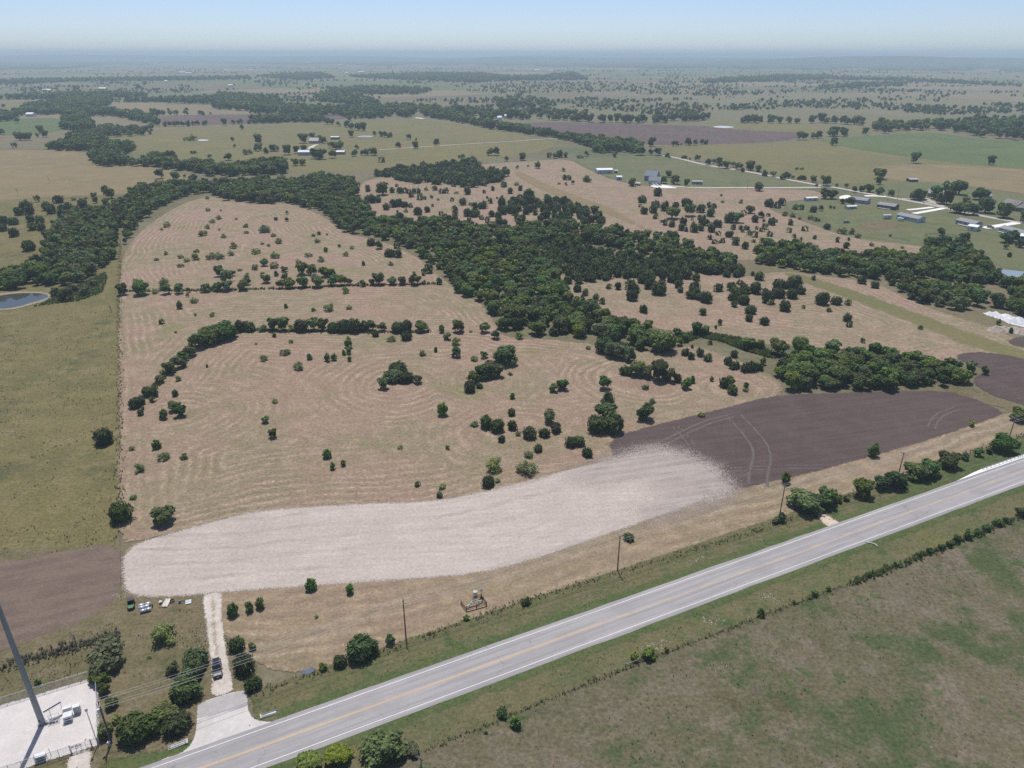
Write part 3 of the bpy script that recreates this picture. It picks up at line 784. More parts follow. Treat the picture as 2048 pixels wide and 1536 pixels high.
def crown_data(lobes, n, ls, rng, up=.35, core=.72, shell=(.72, 1.04), tuft=0.0, zmin=0.02, sag=0.0):
    """leaf faces spread through a crown of lobes (cx,cy,cz,rx,rz); returns verts, faces, tint per vertex"""
    V = []; T = []; Fc = []
    L = np.array(lobes, float)
    w = L[:, 3] ** 2; w /= w.sum()
    ch = rng.choice(len(L), n, p=w)
    d = rng.normal(size=(n, 3)); d[:, 2] = d[:, 2] + up * .6
    d /= np.linalg.norm(d, axis=1)[:, None]
    rad = rng.uniform(shell[0], shell[1], n)
    lump = 1 + .13 * np.sin(d[:, 0] * 6 + ch) * np.cos(d[:, 1] * 5.3 + ch * 2) + .07 * np.sin(d[:, 2] * 11 + ch)
    C = L[ch, :3] + d * (rad * lump)[:, None] * np.stack([L[ch, 3], L[ch, 3], L[ch, 4]], 1)
    ok = C[:, 2] > zmin
    for i in range(len(L)):                       # drop leaves buried deep in another lobe
        q = (C - L[i, :3]) / np.array([L[i, 3], L[i, 3], L[i, 4]])
        ok &= (np.linalg.norm(q, axis=1) > .66) | (ch == i)
    C = C[ok]; d = d[ok]; m = len(C)
    nrm = d + rng.normal(0, .45, (m, 3)) + np.array([0, 0, up])
    nrm /= np.linalg.norm(nrm, axis=1)[:, None]
    ref = rng.normal(size=(m, 3)); ref[:, 2] += tuft * 4
    a = np.cross(nrm, ref); a /= np.linalg.norm(a, axis=1)[:, None]
    b = np.cross(nrm, a)
    sx = ls * rng.uniform(.55, 1.25, m) * (1 - .35 * (tuft > 0)); sy = ls * rng.uniform(.55, 1.25, m) * (1 + .7 * (tuft > 0))
    if sag: b = b + np.array([0, 0, -sag]); 
    q = [C + a * (sx * s)[:, None] + b * (sy * t)[:, None] for s, t in ((-.5, -.5), (.5, -.35), (.35, .55), (-.4, .45))]
    V = np.stack(q, 1).reshape(-1, 3)
    T = np.repeat(rng.uniform(.55, 1.5, m), 4)
    Fq = np.arange(4 * m).reshape(-1, 4)
    faces = Fq.tolist()
    if core:
        import bmesh
        bm = bmesh.new(); bmesh.ops.create_icosphere(bm, subdivisions=1 if n < 700 else 2, radius=1)
        cv = np.array([v.co[:] for v in bm.verts]); cf = [[v.index for v in f.verts] for f in bm.faces]
        bm.free()
        for l in L:
            j = 1 + rng.normal(0, .07, len(cv))
            vv = cv * j[:, None] * np.array([l[3], l[3], l[4]]) * core + l[:3]
            vv[:, 2] = np.maximum(vv[:, 2], zmin)
            o = len(V)
            V = np.vstack([V, vv]); T = np.concatenate([T, rng.uniform(.5, .95, len(cv))])
            faces += [[i + o for i in f] for f in cf]
    return V, faces, T
def crown_mesh(name, data, mat):
    V, fc, T = data
    me = bpy.data.meshes.new(name)
    me.from_pydata(V.tolist(), [], fc)
    a = me.attributes.new('tint', 'FLOAT', 'POINT'); a.data.foreach_set('value', np.asarray(T, np.float32))
    a = me.attributes.new('kin', 'FLOAT', 'POINT'); a.data.foreach_set('value', np.zeros(len(V), np.float32))
    me.materials.append(mat)
    me.update()
    return me
def lobes_of(kind, rng):
    """lobes of a crown whose total width is about 1"""
    if kind == 'j':
        L = [(0, 0, .40, .46, .46)]
        for i in range(5):
            t = rng.uniform(0, 6.28); r = rng.uniform(.12, .24)
            L.append((r * math.cos(t), r * math.sin(t), rng.uniform(.28, .62), rng.uniform(.2, .29), rng.uniform(.24, .34)))
        return L
    if kind in 'dyg':
        hgt = rng.uniform(.85, 1.05); L = [(0, 0, hgt * .55, .32, .3)]
        nl = rng.integers(7, 11)
        for i in range(nl):
            t = 6.28 * i / nl + rng.uniform(-.4, .4); r = rng.uniform(.17, .33)
            L.append((r * math.cos(t), r * math.sin(t), rng.uniform(.28, .82) * hgt, rng.uniform(.15, .25), rng.uniform(.14, .22)))
        return L
    if kind == 'w':
        L = [(0, 0, .48, .42, .42)]
        for i in range(7):
            t = 6.28 * i / 7 + rng.uniform(-.3, .3)
            L.append((.27 * math.cos(t), .27 * math.sin(t), rng.uniform(.3, .6), .22, .3))
        return L
    if kind == 'm':
        L = []
        for i in range(14):
            t = rng.uniform(0, 6.28); q = math.sqrt(rng.uniform(0, 1)); r = .36 * q
            L.append((r * math.cos(t), r * math.sin(t), rng.uniform(.14, .62 - .28 * q), rng.uniform(.13, .22), rng.uniform(.1, .17)))
        return L
    if kind == 's':
        L = [(0, 0, .45, .38, .38), (0.06, 0, .8, .26, .28), (-.08, .06, .98, .15, .24)]
        for i in range(5):
            t = rng.uniform(0, 6.28)
            L.append((.26 * math.cos(t), .26 * math.sin(t), rng.uniform(.3, .75), .2, .24))
        return L
def trunk_mb(kind, rng, L):
    mb = MB()
    r0 = {'j': .05, 'm': .03, 's': .04}.get(kind, .045)
    top = {'j': .4, 'm': .3, 's': .9}.get(kind, .5)
    lean = rng.normal(0, .03, 2)
    mb.tube([(0, 0, -.02), (lean[0] * .5, lean[1] * .5, top * .45), (lean[0], lean[1], top)], [r0, r0 * .75, r0 * .45], 6)
    for l in L[1:6]:
        z = rng.uniform(.12, .4) * top / .5
        a = (lean[0] * z, lean[1] * z, z * .5)
        mid = tuple((a[i] + l[i]) / 2 + rng.normal(0, .02) for i in range(3))
        mb.tube([a, mid, l[:3]], [r0 * .5, r0 * .34, r0 * .12], 5)
    return mb
SPEC = {  # kind: leaf material, hi leaves, leaf size, low leaves, low leaf size, extra
    'j': (L_JUN, 1500, .1, 260, .19, dict(up=.25, core=.74, shell=(.74, 1.1), tuft=1.0)),
    'd': (L_DEC, 1900, .095, 330, .18, dict(up=.45, core=.6, shell=(.62, 1.1))),
    'y': (L_YEL, 1700, .085, 330, .17, dict(up=.45, core=.7)),
    'g': (L_GRY, 1700, .075, 330, .16, dict(up=.3, core=.66)),
    'w': (L_WIL, 2000, .075, 360, .16, dict(up=.2, core=.82, tuft=1.0)),
    'm': (L_MES, 1500, .055, 330, .115, dict(up=.4, core=.3, shell=(.3, 1.12))),
    's': (L_SAP, 800, .1, 220, .19, dict(up=.35, core=.62, tuft=.5)),
}
LIB = {}
for kd, (mt, nh, sh, nl_, sl, ex) in SPEC.items():
    hi = []; lo = []
    for v in range({'d': 6, 'j': 5, 'm': 5, 's': 4}.get(kd, 3)):
        rg = np.random.default_rng(100 + v * 7 + ord(kd))
        Ls = lobes_of(kd, rg)
        tm = trunk_mb(kd, rg, Ls).mesh('trunk', BARK)
        hi.append((crown_mesh('crown', crown_data(Ls, nh, sh, rg, **ex), mt), tm))
        dt = crown_data(Ls, nl_, sl, rg, **ex)
        lo.append((crown_mesh('foliage', dt, mt), dt))
    vl = []
    for v in range(3):
        rg = np.random.default_rng(500 + v * 3 + ord(kd))
        Ls = lobes_of(kd, rg)
        ex2 = dict(ex); ex2['core'] = 0
        vl.append(crown_data(Ls[:6], 34, .42, rg, **ex2))
    LIB[kd] = (hi, lo, vl)
HR = {'j': .9, 'd': 1.0, 'y': .95, 'g': .95, 'w': .95, 'm': .72, 's': 1.45}

# every tree is a record: x, y, width in metres, kind, where, (hand-placed?)
TREES = []
def put(k, rows):
    for r in rows:
        x, y, w, kd = r[:4]
        px, py = ZO[k](x, y)
        wx, wy = G(px, py)
        wm = w * ZSC[k] * depth(wy) / F
        off = wm * .38
        dd = math.hypot(wx, wy)
        hz = .62 if (k == 'B' and y > 1440) or (k == 'F' and 460 < y < 530 and 300 < x < 400) else (.8 if w >= 160 else 1)
        TREES.append(dict(hz=hz, x=wx + wx / dd * off, y=wy + wy / dd * off, w=wm * 1.04, k=kd, hand=True, px=px, py=py))
def fill(poly, kinds, spacing, wr, seed, zone, jitter=.55, keep=1.0):
    P = np.array([G(*p) for p in poly]); rg = np.random.default_rng(seed)
    lo, hi = P.min(0), P.max(0)
    nx = int((hi[0] - lo[0]) / spacing) + 1; ny = int((hi[1] - lo[1]) / spacing) + 1
    X, Y = np.meshgrid(lo[0] + np.arange(nx) * spacing, lo[1] + np.arange(ny) * spacing)
    X = X + (np.arange(ny)[:, None] % 2) * spacing * .5
    X = (X + rg.uniform(-jitter, jitter, X.shape) * spacing).ravel(); Y = (Y + rg.uniform(-jitter, jitter, Y.shape) * spacing).ravel()
    ok = inside(X, Y, P) & (rg.uniform(size=X.shape) < keep)
    ks, ws = zip(*kinds.items())
    ws = np.array(ws) / sum(ws)
    for x, y in zip(X[ok], Y[ok]):
        kd = rg.choice(ks, p=ws)
        w = rg.uniform(*wr) * (.8 if kd == 'j' else 1) * (.75 if kd == 'm' else 1) * (.55 if kd == 's' else 1)
        px, py = project(x, y)
        TREES.append(dict(x=x, y=y, w=w, k=str(kd), hand=False, zone=zone, px=px, py=py))
def K(kd, *rows):
    return [(*r[:3], r[3] if len(r) > 3 else kd) for r in rows]
put('A', K('j', (1160, 700, 235, 'm'), (790, 880, 280, 'g'), (715, 965, 130, 'd'), (1225, 890, 85, 'g'), (1395, 860, 170), (1380, 930, 150), (1330, 1090, 190), (1330, 1010, 150), (1650, 485, 90, 's'), (1765, 445, 70, 's'), (1842, 425, 78, 's'),
              (1680, 725, 112), (1785, 715, 55, 'g'), (1735, 885, 150), (1795, 1005, 112), (970, 1370, 220), (1070, 1330, 170), (1190, 1250, 190, 'd'), (1265, 1310, 190), (760, 1340, 110, 'd'), (800, 1130, 90, 'd'), (745, 1030, 80, 'd'), (275, 955, 42, 's'),
              (830, 1230, 70, 'y'), (780, 1290, 60, 'y'), (1050, 775, 40, 'm')))
put('B', K('d', (435, 302, 88, 's'), (710, 322, 68, 's'), (800, 800, 205, 'j'), (640, 838, 95, 'j'), (520, 862, 62), (990, 682, 72), (465, 488, 42, 'm'), (1265, 605, 28, 'j'), (1525, 505, 45), (1945, 402, 62, 'j'), (440, 1590, 200, 'y'), (640, 1545, 205, 'y'),
              (960, 1560, 310, 'g'), (1150, 1465, 115, 'g'), (1780, 1202, 65, 's'), (1870, 1275, 78, 's'), (1665, 1310, 50, 'm')))
put('C', K('d', (903, 297, 72, 'j'), (1042, 1142, 100, 'y'), (945, 1152, 70, 'y'), (1172, 1082, 38), (1835, 838, 50), (10, 1535, 70, 'j'), (828, 1222, 26), (1950, 170, 60)))
put('D', K('d', (287, 602, 75, 's'), (905, 412, 82, 's'), (1600, 192, 42, 'y'), (410, 815, 215), (365, 720, 110), (575, 770, 150), (480, 790, 150), (825, 705, 150), (955, 645, 120), (1055, 640, 165), (1190, 575, 175), (1300, 560, 150), (1420, 500, 155), (655, 732, 60, 'g'), (715, 720, 45, 'g'),
              (1815, 385, 170), (1920, 165, 120), (1975, 170, 90), (1550, 432, 60), (1640, 405, 70), (1720, 385, 50), (260, 870, 60, 'g'), (210, 880, 40, 'g'),
              (1490, 1012, 55), (1570, 992, 65), (1640, 962, 55), (1700, 932, 62), (1770, 895, 62), (1835, 872, 50), (1940, 832, 80), (1440, 1042, 50), (1380, 1065, 45), (1300, 1095, 45), (1230, 1118, 40), (1070, 1182, 42), (1000, 1202, 26), (872, 1257, 45), (590, 1352, 40),
              (490, 1392, 48), (460, 1412, 30), (345, 1442, 30), (115, 1538, 55, 's')))
put('E', K('d', (880, 125, 180), (790, 150, 170), (710, 175, 150), (935, 100, 110), (640, 232, 100), (590, 262, 80), (500, 352, 100), (570, 312, 85, 'g'), (430, 417, 68), (455, 382, 32), (550, 402, 55, 'm'), (345, 512, 88, 'j'), (388, 512, 58, 'j'), (370, 546, 42, 'j'), (258, 592, 88, 'j'), (300, 562, 62, 'j'), (290, 642, 45, 'j'), (305, 602, 26, 's'),
              (1000, 52, 90, 'j'), (1060, 52, 80, 'j'), (1150, 52, 70, 'm'), (1228, 48, 90), (1300, 48, 90), (1345, 52, 70, 'm'), (1420, 56, 105, 'j'), (1510, 48, 92), (1572, 48, 80), (1650, 60, 85, 'j'), (1725, 62, 100, 'j'), (1800, 62, 100, 'j'), (1865, 52, 80, 'j'), (1945, 87, 45, 'j'),
              (1230, 90, 30, 's'), (1345, 132, 28, 'j'), (1305, 217, 82, 'm'), (1150, 264, 76, 'm'), (1478, 250, 45, 's'), (1402, 327, 90, 'm'), (1605, 262, 50, 's'), (1650, 256, 45, 's'), (1755, 172, 72, 's'), (1720, 216, 36, 's'), (1755, 212, 42, 's'), (1760, 262, 34, 's'), (755, 302, 22, 's'), (1100, 142, 22, 'm'),
              (532, 507, 46, 'j'), (455, 672, 66), (530, 622, 92), (577, 657, 95), (1238, 557, 50, 'm'), (1170, 699, 60, 'd'), (1222, 805, 66, 'd'), (405, 882, 66, 's'), (450, 962, 96, 'm'), (600, 952, 66, 'm'), (235, 887, 52, 'm'), (278, 1047, 92, 'm'), (1605, 950, 70, 's'), (1640, 1027, 46, 's'), (1715, 1002, 42, 's'), (240, 1237, 55, 'm'),
              (165, 1402, 155, 'j'), (465, 1422, 160, 'd'), (38, 852, 128, 'j')))
put('F', K('j', (145, 157, 82, 'd'), (225, 157, 72, 'd'), (180, 192, 46), (335, 167, 95), (395, 167, 95), (505, 167, 100, 'd'), (645, 167, 50, 's'), (685, 217, 60, 'd'), (765, 167, 92, 'd'), (850, 162, 30, 'm'), (950, 167, 80, 'd'), (1025, 212, 70, 'd'), (1180, 212, 80, 'm'),
              (295, 230, 70, 'm'), (400, 220, 72), (510, 332, 70, 'm'), (605, 300, 32, 's'), (745, 257, 86, 'm'), (750, 342, 76, 'd'), (880, 367, 60, 'm'), (945, 347, 60, 'd'), (1095, 402, 182, 'd'), (1000, 490, 140, 'd'), (940, 500, 130, 'd'), (1050, 482, 80, 'd'), (870, 522, 90, 'd'), (845, 587, 86), (912, 557, 46), (1130, 467, 42, 'm'),
              (310, 522, 150), (390, 522, 120), (340, 470, 150), (240, 567, 85, 'd'), (480, 527, 70, 'd'), (1430, 587, 66, 'd'), (1495, 572, 92, 'd'), (1790, 570, 92, 'd'), (1145, 632, 42, 's'), (655, 757, 86, 's'), (1137, 752, 58), (880, 827, 72, 'm'), (960, 842, 96), (1035, 872, 100), (1060, 812, 72, 'm'), (1145, 852, 72), (1068, 937, 52),
              (1405, 807, 95, 'g'), (1450, 872, 80), (1368, 904, 72), (1265, 917, 96), (1190, 892, 52, 'm'), (1325, 1007, 62), (1550, 977, 80), (1610, 967, 86), (1670, 1042, 78), (1810, 722, 130, 's'), (1805, 800, 170, 'd'), (1740, 880, 150), (1850, 885, 140), (355, 987, 46, 'm'), (683, 992, 46, 'm'), (1025, 1152, 160, 'm'), (1245, 1177, 170, 'm'), (1260, 1052, 80, 'm'),
              (975, 1257, 96), (1040, 1222, 52, 'm'), (480, 1247, 40), (652, 1267, 56, 'm'), (632, 1327, 50, 'g'), (1680, 282, 42, 'm')))
put('G', K('j', (205, 315, 120), (340, 300, 76), (250, 340, 110, 'g'), (310, 355, 120, 'g'), (380, 375, 110, 'g'), (355, 467, 76), (440, 480, 120, 'd'), (500, 490, 100, 'd'), (590, 512, 140, 'd'), (660, 516, 90, 'd'), (720, 516, 60), (780, 567, 82, 'd'), (825, 522, 46, 's'), (495, 562, 42), (960, 507, 32, 's'), (1050, 557, 80), (1085, 540, 82, 'd'), (1105, 600, 76), (1200, 562, 42, 's'), (1200, 582, 50, 'm'),
              (487, 792, 130, 'd'), (545, 672, 60, 'm'), (890, 757, 56, 'm'), (775, 327, 62), (817, 352, 52), (880, 332, 56), (935, 367, 62), (825, 272, 22, 's'), (948, 247, 32), (1075, 392, 56), (1120, 422, 72), (1120, 337, 52), (1200, 442, 80), (1250, 440, 80), (1295, 432, 60), (1322, 392, 50, 's'),
              (850, 187, 80, 'd'), (900, 187, 80, 'd'), (930, 172, 32, 's'), (720, 192, 72, 'd'), (775, 227, 52, 'd'), (735, 257, 56, 'y'), (612, 312, 195, 'w'), (460, 287, 100, 'd'), (1190, 282, 80, 'd'), (1240, 282, 80, 'd'), (1300, 285, 70, 'y'), (1425, 332, 150, 'y'), (1580, 312, 120, 'w')))
put('H', K('j', (57, 182, 32), (108, 217, 70), (75, 312, 86), (10, 312, 60), (150, 327, 60), (240, 276, 80), (290, 276, 60), (350, 277, 105), (235, 342, 90), (335, 347, 82), (400, 314, 66), (168, 380, 90), (10, 387, 52), (285, 434, 88), (415, 414, 24), (545, 392, 92), (645, 390, 72), (733, 390, 44), (42, 457, 72), (30, 507, 56), (137, 532, 66),
              (725, 507, 62), (738, 547, 42), (595, 442, 46, 'm'), (172, 388, 70, 'm'), (1243, 564, 48, 'm'), (835, 657, 32), (1495, 852, 76, 'd'), (1585, 872, 76, 'd'), (1690, 882, 56, 'd'), (490, 214, 32), (825, 242, 60), (918, 272, 52), (1040, 252, 52), (1775, 412, 112, 'd'), (1790, 532, 36, 's'), (1875, 587, 32, 's'), (1690, 322, 36, 'm')))
put('I', K('j', (30, 422, 60), (100, 424, 60), (30, 470, 60), (105, 509, 66), (140, 357, 60), (210, 352, 82), (170, 312, 60), (200, 317, 70), (335, 324, 76), (368, 347, 66), (447, 337, 62), (447, 370, 66), (485, 312, 56), (505, 332, 50), (585, 307, 95), (215, 404, 66), (285, 412, 66), (232, 464, 72), (300, 464, 66), (210, 610, 86), (415, 272, 70), (920, 257, 60)))
put('I', K('d', (262, 264, 42), (520, 252, 46, 'm'), (605, 242, 32, 'm'), (665, 237, 46), (770, 242, 90), (190, 267, 36, 'm'), (675, 272, 42, 'g'), (750, 297, 52), (600, 927, 72, 'g'), (470, 962, 110, 'g'), (400, 930, 70, 'g'), (520, 900, 70, 'g'), (660, 860, 60, 'g'), (870, 922, 82), (1000, 927, 115), (975, 847, 76, 'm'), (1095, 912, 46, 'm'), (1175, 917, 76), (1160, 852, 82, 'm'), (1267, 912, 70),
              (1330, 902, 36), (1325, 932, 24), (1460, 902, 76, 'g'), (1540, 897, 80), (1600, 897, 80), (1715, 892, 76), (1740, 852, 60), (1370, 977, 66, 'm'), (1270, 1017, 52, 's'), (1375, 1067, 30, 'm'), (1503, 1072, 52, 'm'), (1142, 1124, 36, 'j'), (1240, 1187, 26, 'm'), (1868, 717, 60), (1880, 837, 72), (1550, 792, 72), (1600, 832, 90), (1640, 787, 50), (1945, 390, 24, 'j'), (900, 500, 60), (880, 560, 40)))
put('I', K('m', (1180, 442, 66), (1140, 462, 32), (1435, 502, 66), (1465, 452, 50), (1500, 412, 46), (1545, 387, 46), (1575, 517, 48), (1548, 462, 26), (1735, 442, 46), (1735, 487, 42), (1865, 482, 82), (1925, 507, 42), (1645, 592, 66), (1895, 577, 32), (1850, 562, 26), (1165, 637, 46), (1387, 622, 46), (1272, 662, 46), (1375, 677, 72), (1315, 687, 56),
              (1490, 670, 80), (1550, 668, 80), (1632, 642, 56), (1105, 677, 42), (1272, 724, 50), (1800, 742, 66), (1940, 732, 72), (1940, 662, 72), (1690, 752, 36), (1745, 802, 60), (1850, 772, 32), (1950, 787, 36), (1665, 387, 26), (1560, 327, 22), (1465, 242, 32), (1470, 327, 42)))
put('J', K('d', (215, 912, 60), (285, 912, 82), (370, 907, 90), (370, 817, 90), (440, 817, 80), (345, 742, 60, 'm'), (248, 852, 52), (245, 792, 50), (190, 822, 36), (480, 907, 100), (530, 832, 90), (580, 832, 60), (590, 892, 90), (650, 892, 80), (700, 882, 50), (760, 892, 32), (797, 897, 46), (860, 887, 46), (910, 887, 90), (1005, 887, 72), (1075, 887, 62), (1165, 887, 90), (1225, 882, 32),
              (670, 947, 66, 'm'), (560, 1072, 90, 'm'), (450, 1072, 42, 'm'), (700, 1057, 56, 'm'), (255, 1047, 32, 's'), (105, 517, 82, 'm'), (168, 542, 42, 'm'), (210, 592, 62, 'm'), (90, 597, 26, 'm'), (132, 612, 28, 'm'), (40, 667, 80, 'm'), (410, 687, 60, 'm'), (500, 722, 60, 'm'), (475, 587, 46, 'm'), (445, 542, 36, 'm'), (628, 617, 36, 'm'), (720, 630, 42, 'm'), (678, 682, 52, 'm'),
              (535, 652, 32, 's'), (485, 530, 28, 'j'), (262, 434, 32), (183, 427, 24, 'j'), (800, 747, 28, 's'), (990, 747, 46, 'm'), (1155, 802, 28, 'm'), (1265, 802, 70, 'g'), (1220, 817, 42, 'g'), (1335, 882, 52), (545, 532, 22, 'm'), (265, 387, 26), (855, 607, 56, 'j'), (910, 632, 60), (1035, 627, 42, 'j'), (990, 687, 70, 'j'), (1045, 690, 60, 'j'), (935, 252, 100), (1950, 282, 60), (1100, 372, 42, 'm'), (1040, 377, 22, 's'), (1880, 182, 42, 'm'), (1450, 242, 32, 'm')))
put('J', K('j', (833, 224, 42), (830, 295, 50), (865, 305, 55), (905, 302, 50), (1035, 190, 22), (1055, 237, 45), (1090, 235, 40), (1000, 232, 42), (1120, 237, 36), (1155, 237, 36), (1190, 237, 36), (1140, 264, 42), (1200, 282, 42), (1235, 280, 22), (1280, 270, 20), (1325, 287, 18), (1010, 335, 55), (1050, 330, 60), (1090, 335, 50), (960, 354, 46), (1130, 337, 32), (1183, 389, 62), (1247, 370, 46), (1285, 330, 22), (1235, 442, 42), (1270, 444, 40),
              (765, 187, 32), (1240, 217, 26), (1350, 237, 36), (1380, 237, 36), (1300, 217, 36), (1425, 292, 26), (1530, 245, 52), (1650, 237, 26), (1672, 272, 20), (1500, 320, 50), (1553, 320, 22), (1585, 352, 52), (1640, 347, 62), (1695, 307, 36), (1740, 274, 16), (1712, 217, 32), (1785, 195, 36), (1832, 239, 36), (1905, 217, 32), (1777, 264, 16), (1375, 410, 36), (1405, 432, 50), (1445, 430, 46), (1450, 395, 40), (1350, 392, 32), (1440, 362, 42),
              (1530, 400, 60), (1575, 405, 60), (1600, 400, 50), (1630, 422, 36), (1673, 442, 36), (1673, 487, 40), (1755, 462, 56), (1790, 460, 50), (1880, 432, 46), (1920, 432, 46), (1700, 402, 50), (1750, 410, 46), (1545, 450, 40), (1560, 470, 40)))
put('K', K('j', (478, 947, 56), (555, 947, 66), (440, 1007, 46), (545, 1002, 60), (602, 1029, 46), (582, 1064, 40), (590, 1102, 22), (677, 1062, 50), (722, 1087, 42), (770, 980, 40), (830, 987, 50), (915, 987, 76), (945, 1012, 70), (928, 1067, 76), (1000, 942, 70), (1050, 932, 90), (1050, 982, 76), (1143, 922, 48), (1140, 972, 56), (1115, 1027, 110), (1210, 937, 76), (1250, 942, 76), (1310, 912, 76), (1255, 977, 60), (1270, 1007, 46),
              (1378, 922, 56), (1370, 987, 70), (1365, 1047, 90), (1335, 1052, 70), (1402, 1062, 60), (1448, 1082, 86), (1008, 1152, 66), (1427, 1167, 56), (1535, 1000, 66), (1628, 997, 70), (1690, 952, 42), (1715, 992, 60), (1660, 1032, 80), (1712, 1032, 60), (1640, 1067, 70), (1710, 1094, 86), (1648, 1110, 48), (1450, 877, 90), (1610, 862, 62), (1680, 872, 72), (1545, 1237, 36, 's'), (1520, 1262, 22, 's'),
              (178, 755, 45), (327, 768, 68), (190, 710, 90), (290, 808, 55), (215, 828, 110), (405, 868, 65), (365, 825, 70), (325, 885, 90, 'g')))
put('K', K('j', (1000, 374, 60), (988, 404, 22), (1015, 454, 54), (1098, 487, 36), (1108, 327, 66), (1338, 380, 36), (1470, 407, 36), (1503, 412, 36), (1095, 407, 62), (1080, 447, 60), (1160, 432, 72), (1235, 417, 52), (1210, 492, 110, 'd'), (1330, 472, 90, 'g'), (1410, 447, 110), (1310, 402, 80), (1165, 532, 42), (1135, 512, 22), (1212, 545, 46), (1290, 532, 52), (1275, 570, 50), (1312, 577, 32), (1355, 497, 16), (1360, 537, 32),
              (1405, 492, 32), (1437, 494, 32), (1420, 517, 50), (1415, 572, 50), (1365, 582, 60), (1450, 537, 52), (1485, 472, 60), (1530, 547, 60), (1490, 582, 60), (1540, 602, 34), (1480, 632, 36), (1513, 662, 36), (1545, 657, 22), (1567, 654, 36), (1612, 617, 52), (1633, 592, 22), (1632, 634, 22), (1660, 672, 62), (1725, 700, 46), (1645, 562, 36), (1693, 562, 34), (1738, 564, 36), (1710, 582, 30), (1752, 602, 36), (1787, 617, 42), (1785, 652, 28),
              (1850, 657, 46), (1900, 610, 40), (1808, 562, 22), (1848, 577, 36), (1870, 562, 42), (1912, 532, 50), (1795, 512, 50), (1856, 507, 22), (1717, 460, 36), (1757, 450, 72, 'd'), (1838, 480, 52, 'd'), (1887, 470, 26), (1945, 512, 22), (1610, 517, 80), (1660, 517, 90, 'd'), (1893, 404, 76), (1950, 412, 42), (1558, 327, 18), (1697, 377, 42, 'm'), (1570, 374, 32, 'm'), (205, 352, 90, 'd'), (613, 230, 70, 'm')))
put('L', K('j', (290, 607, 36), (265, 532, 50), (365, 562, 42), (400, 562, 36), (485, 582, 46), (537, 572, 42, 'd'), (610, 557, 28, 'd'), (635, 557, 22, 'd'), (340, 617, 60, 'm'), (327, 672, 44), (392, 634, 22), (312, 724, 34), (430, 714, 42), (355, 759, 28), (368, 795, 28), (403, 777, 20), (498, 770, 26), (582, 702, 46), (654, 792, 36), (510, 837, 24), (735, 782, 22, 's'), (717, 837, 46), (718, 872, 26), (757, 867, 15), (652, 860, 22),
              (852, 875, 26), (852, 907, 30), (805, 922, 38), (975, 847, 30), (1050, 852, 16), (1112, 837, 32, 'm'), (895, 820, 42, 'm'), (800, 762, 52, 'm'), (1030, 752, 32, 'm'), (1317, 814, 40), (565, 882, 40), (605, 882, 42), (465, 632, 32), (497, 642, 28), (525, 645, 20), (690, 735, 80, 'm'), (750, 735, 60, 'm')))
put('L', K('d', (1550, 782, 70), (1840, 842, 42), (1385, 745, 56), (1840, 802, 96), (1885, 792, 90), (1935, 832, 60, 'g'), (1868, 897, 36), (570, 490, 80), (620, 490, 70), (1215, 500, 110, 'g'), (1250, 490, 62, 'g'), (1345, 490, 90), (1430, 460, 90), (1510, 462, 140), (1380, 525, 80, 'g'), (1430, 530, 90), (1660, 497, 110), (1490, 590, 100), (1550, 600, 100), (1600, 602, 90), (1695, 590, 112), (1555, 530, 52), (1825, 627, 116), (1975, 662, 80),
              (950, 352, 96), (945, 387, 50), (1203, 237, 72), (630, 112, 56), (1735, 247, 60), (575, 397, 76), (650, 402, 26), (715, 412, 36), (775, 442, 42), (830, 437, 52), (875, 442, 70), (955, 462, 60), (1033, 470, 50), (485, 372, 50), (510, 402, 26), (390, 352, 36), (420, 352, 40), (345, 345, 26), (270, 350, 44), (305, 345, 50), (205, 332, 46), (150, 327, 42), (95, 292, 42), (38, 287, 62), (100, 432, 62, 'm'), (370, 282, 32, 'm'), (405, 282, 32, 'm'), (740, 542, 70), (690, 522, 46)))
put('M', K('d', (1210, 634, 40), (1240, 634, 36), (1268, 634, 36), (1300, 632, 42), (1340, 632, 42), (1380, 632, 40), (1420, 627, 36), (1448, 627, 36), (1500, 627, 46), (1640, 624, 46), (1712, 620, 36), (1745, 617, 36), (1770, 617, 36), (1825, 614, 42), (1870, 614, 50), (1930, 612, 46), (1980, 612, 46), (2030, 610, 46), (1120, 557, 50), (1160, 557, 50), (1200, 555, 42), (1250, 552, 40), (1285, 552, 40), (1365, 552, 42), (1460, 550, 30), (1488, 550, 30),
              (1232, 527, 26), (1368, 522, 32), (1540, 547, 20), (20, 692, 46), (300, 687, 56), (335, 712, 50), (278, 714, 32), (140, 737, 60), (180, 737, 60), (220, 735, 50), (105, 792, 42), (125, 610, 42), (30, 497, 26), (1890, 762, 60), (1885, 814, 60), (1950, 830, 36), (1995, 817, 50), (2025, 817, 42), (1790, 842, 60, 'm'), (1835, 837, 50, 'm'), (1672, 882, 60), (1537, 867, 32), (1400, 834, 36, 'm'), (1430, 834, 36, 'm'), (1160, 840, 36, 'm'), (1715, 787, 26), (1705, 742, 30), (1773, 657, 36),
              (1360, 738, 56, 'm'), (1410, 738, 70, 'm'), (1170, 1017, 66), (1143, 1042, 20, 'j'), (1280, 1027, 60), (1310, 1025, 40), (1290, 992, 32), (1352, 1007, 26), (1420, 1042, 70), (750, 562, 46), (885, 572, 50), (560, 370, 46), (1020, 357, 40), (1335, 345, 26), (1060, 330, 26)))
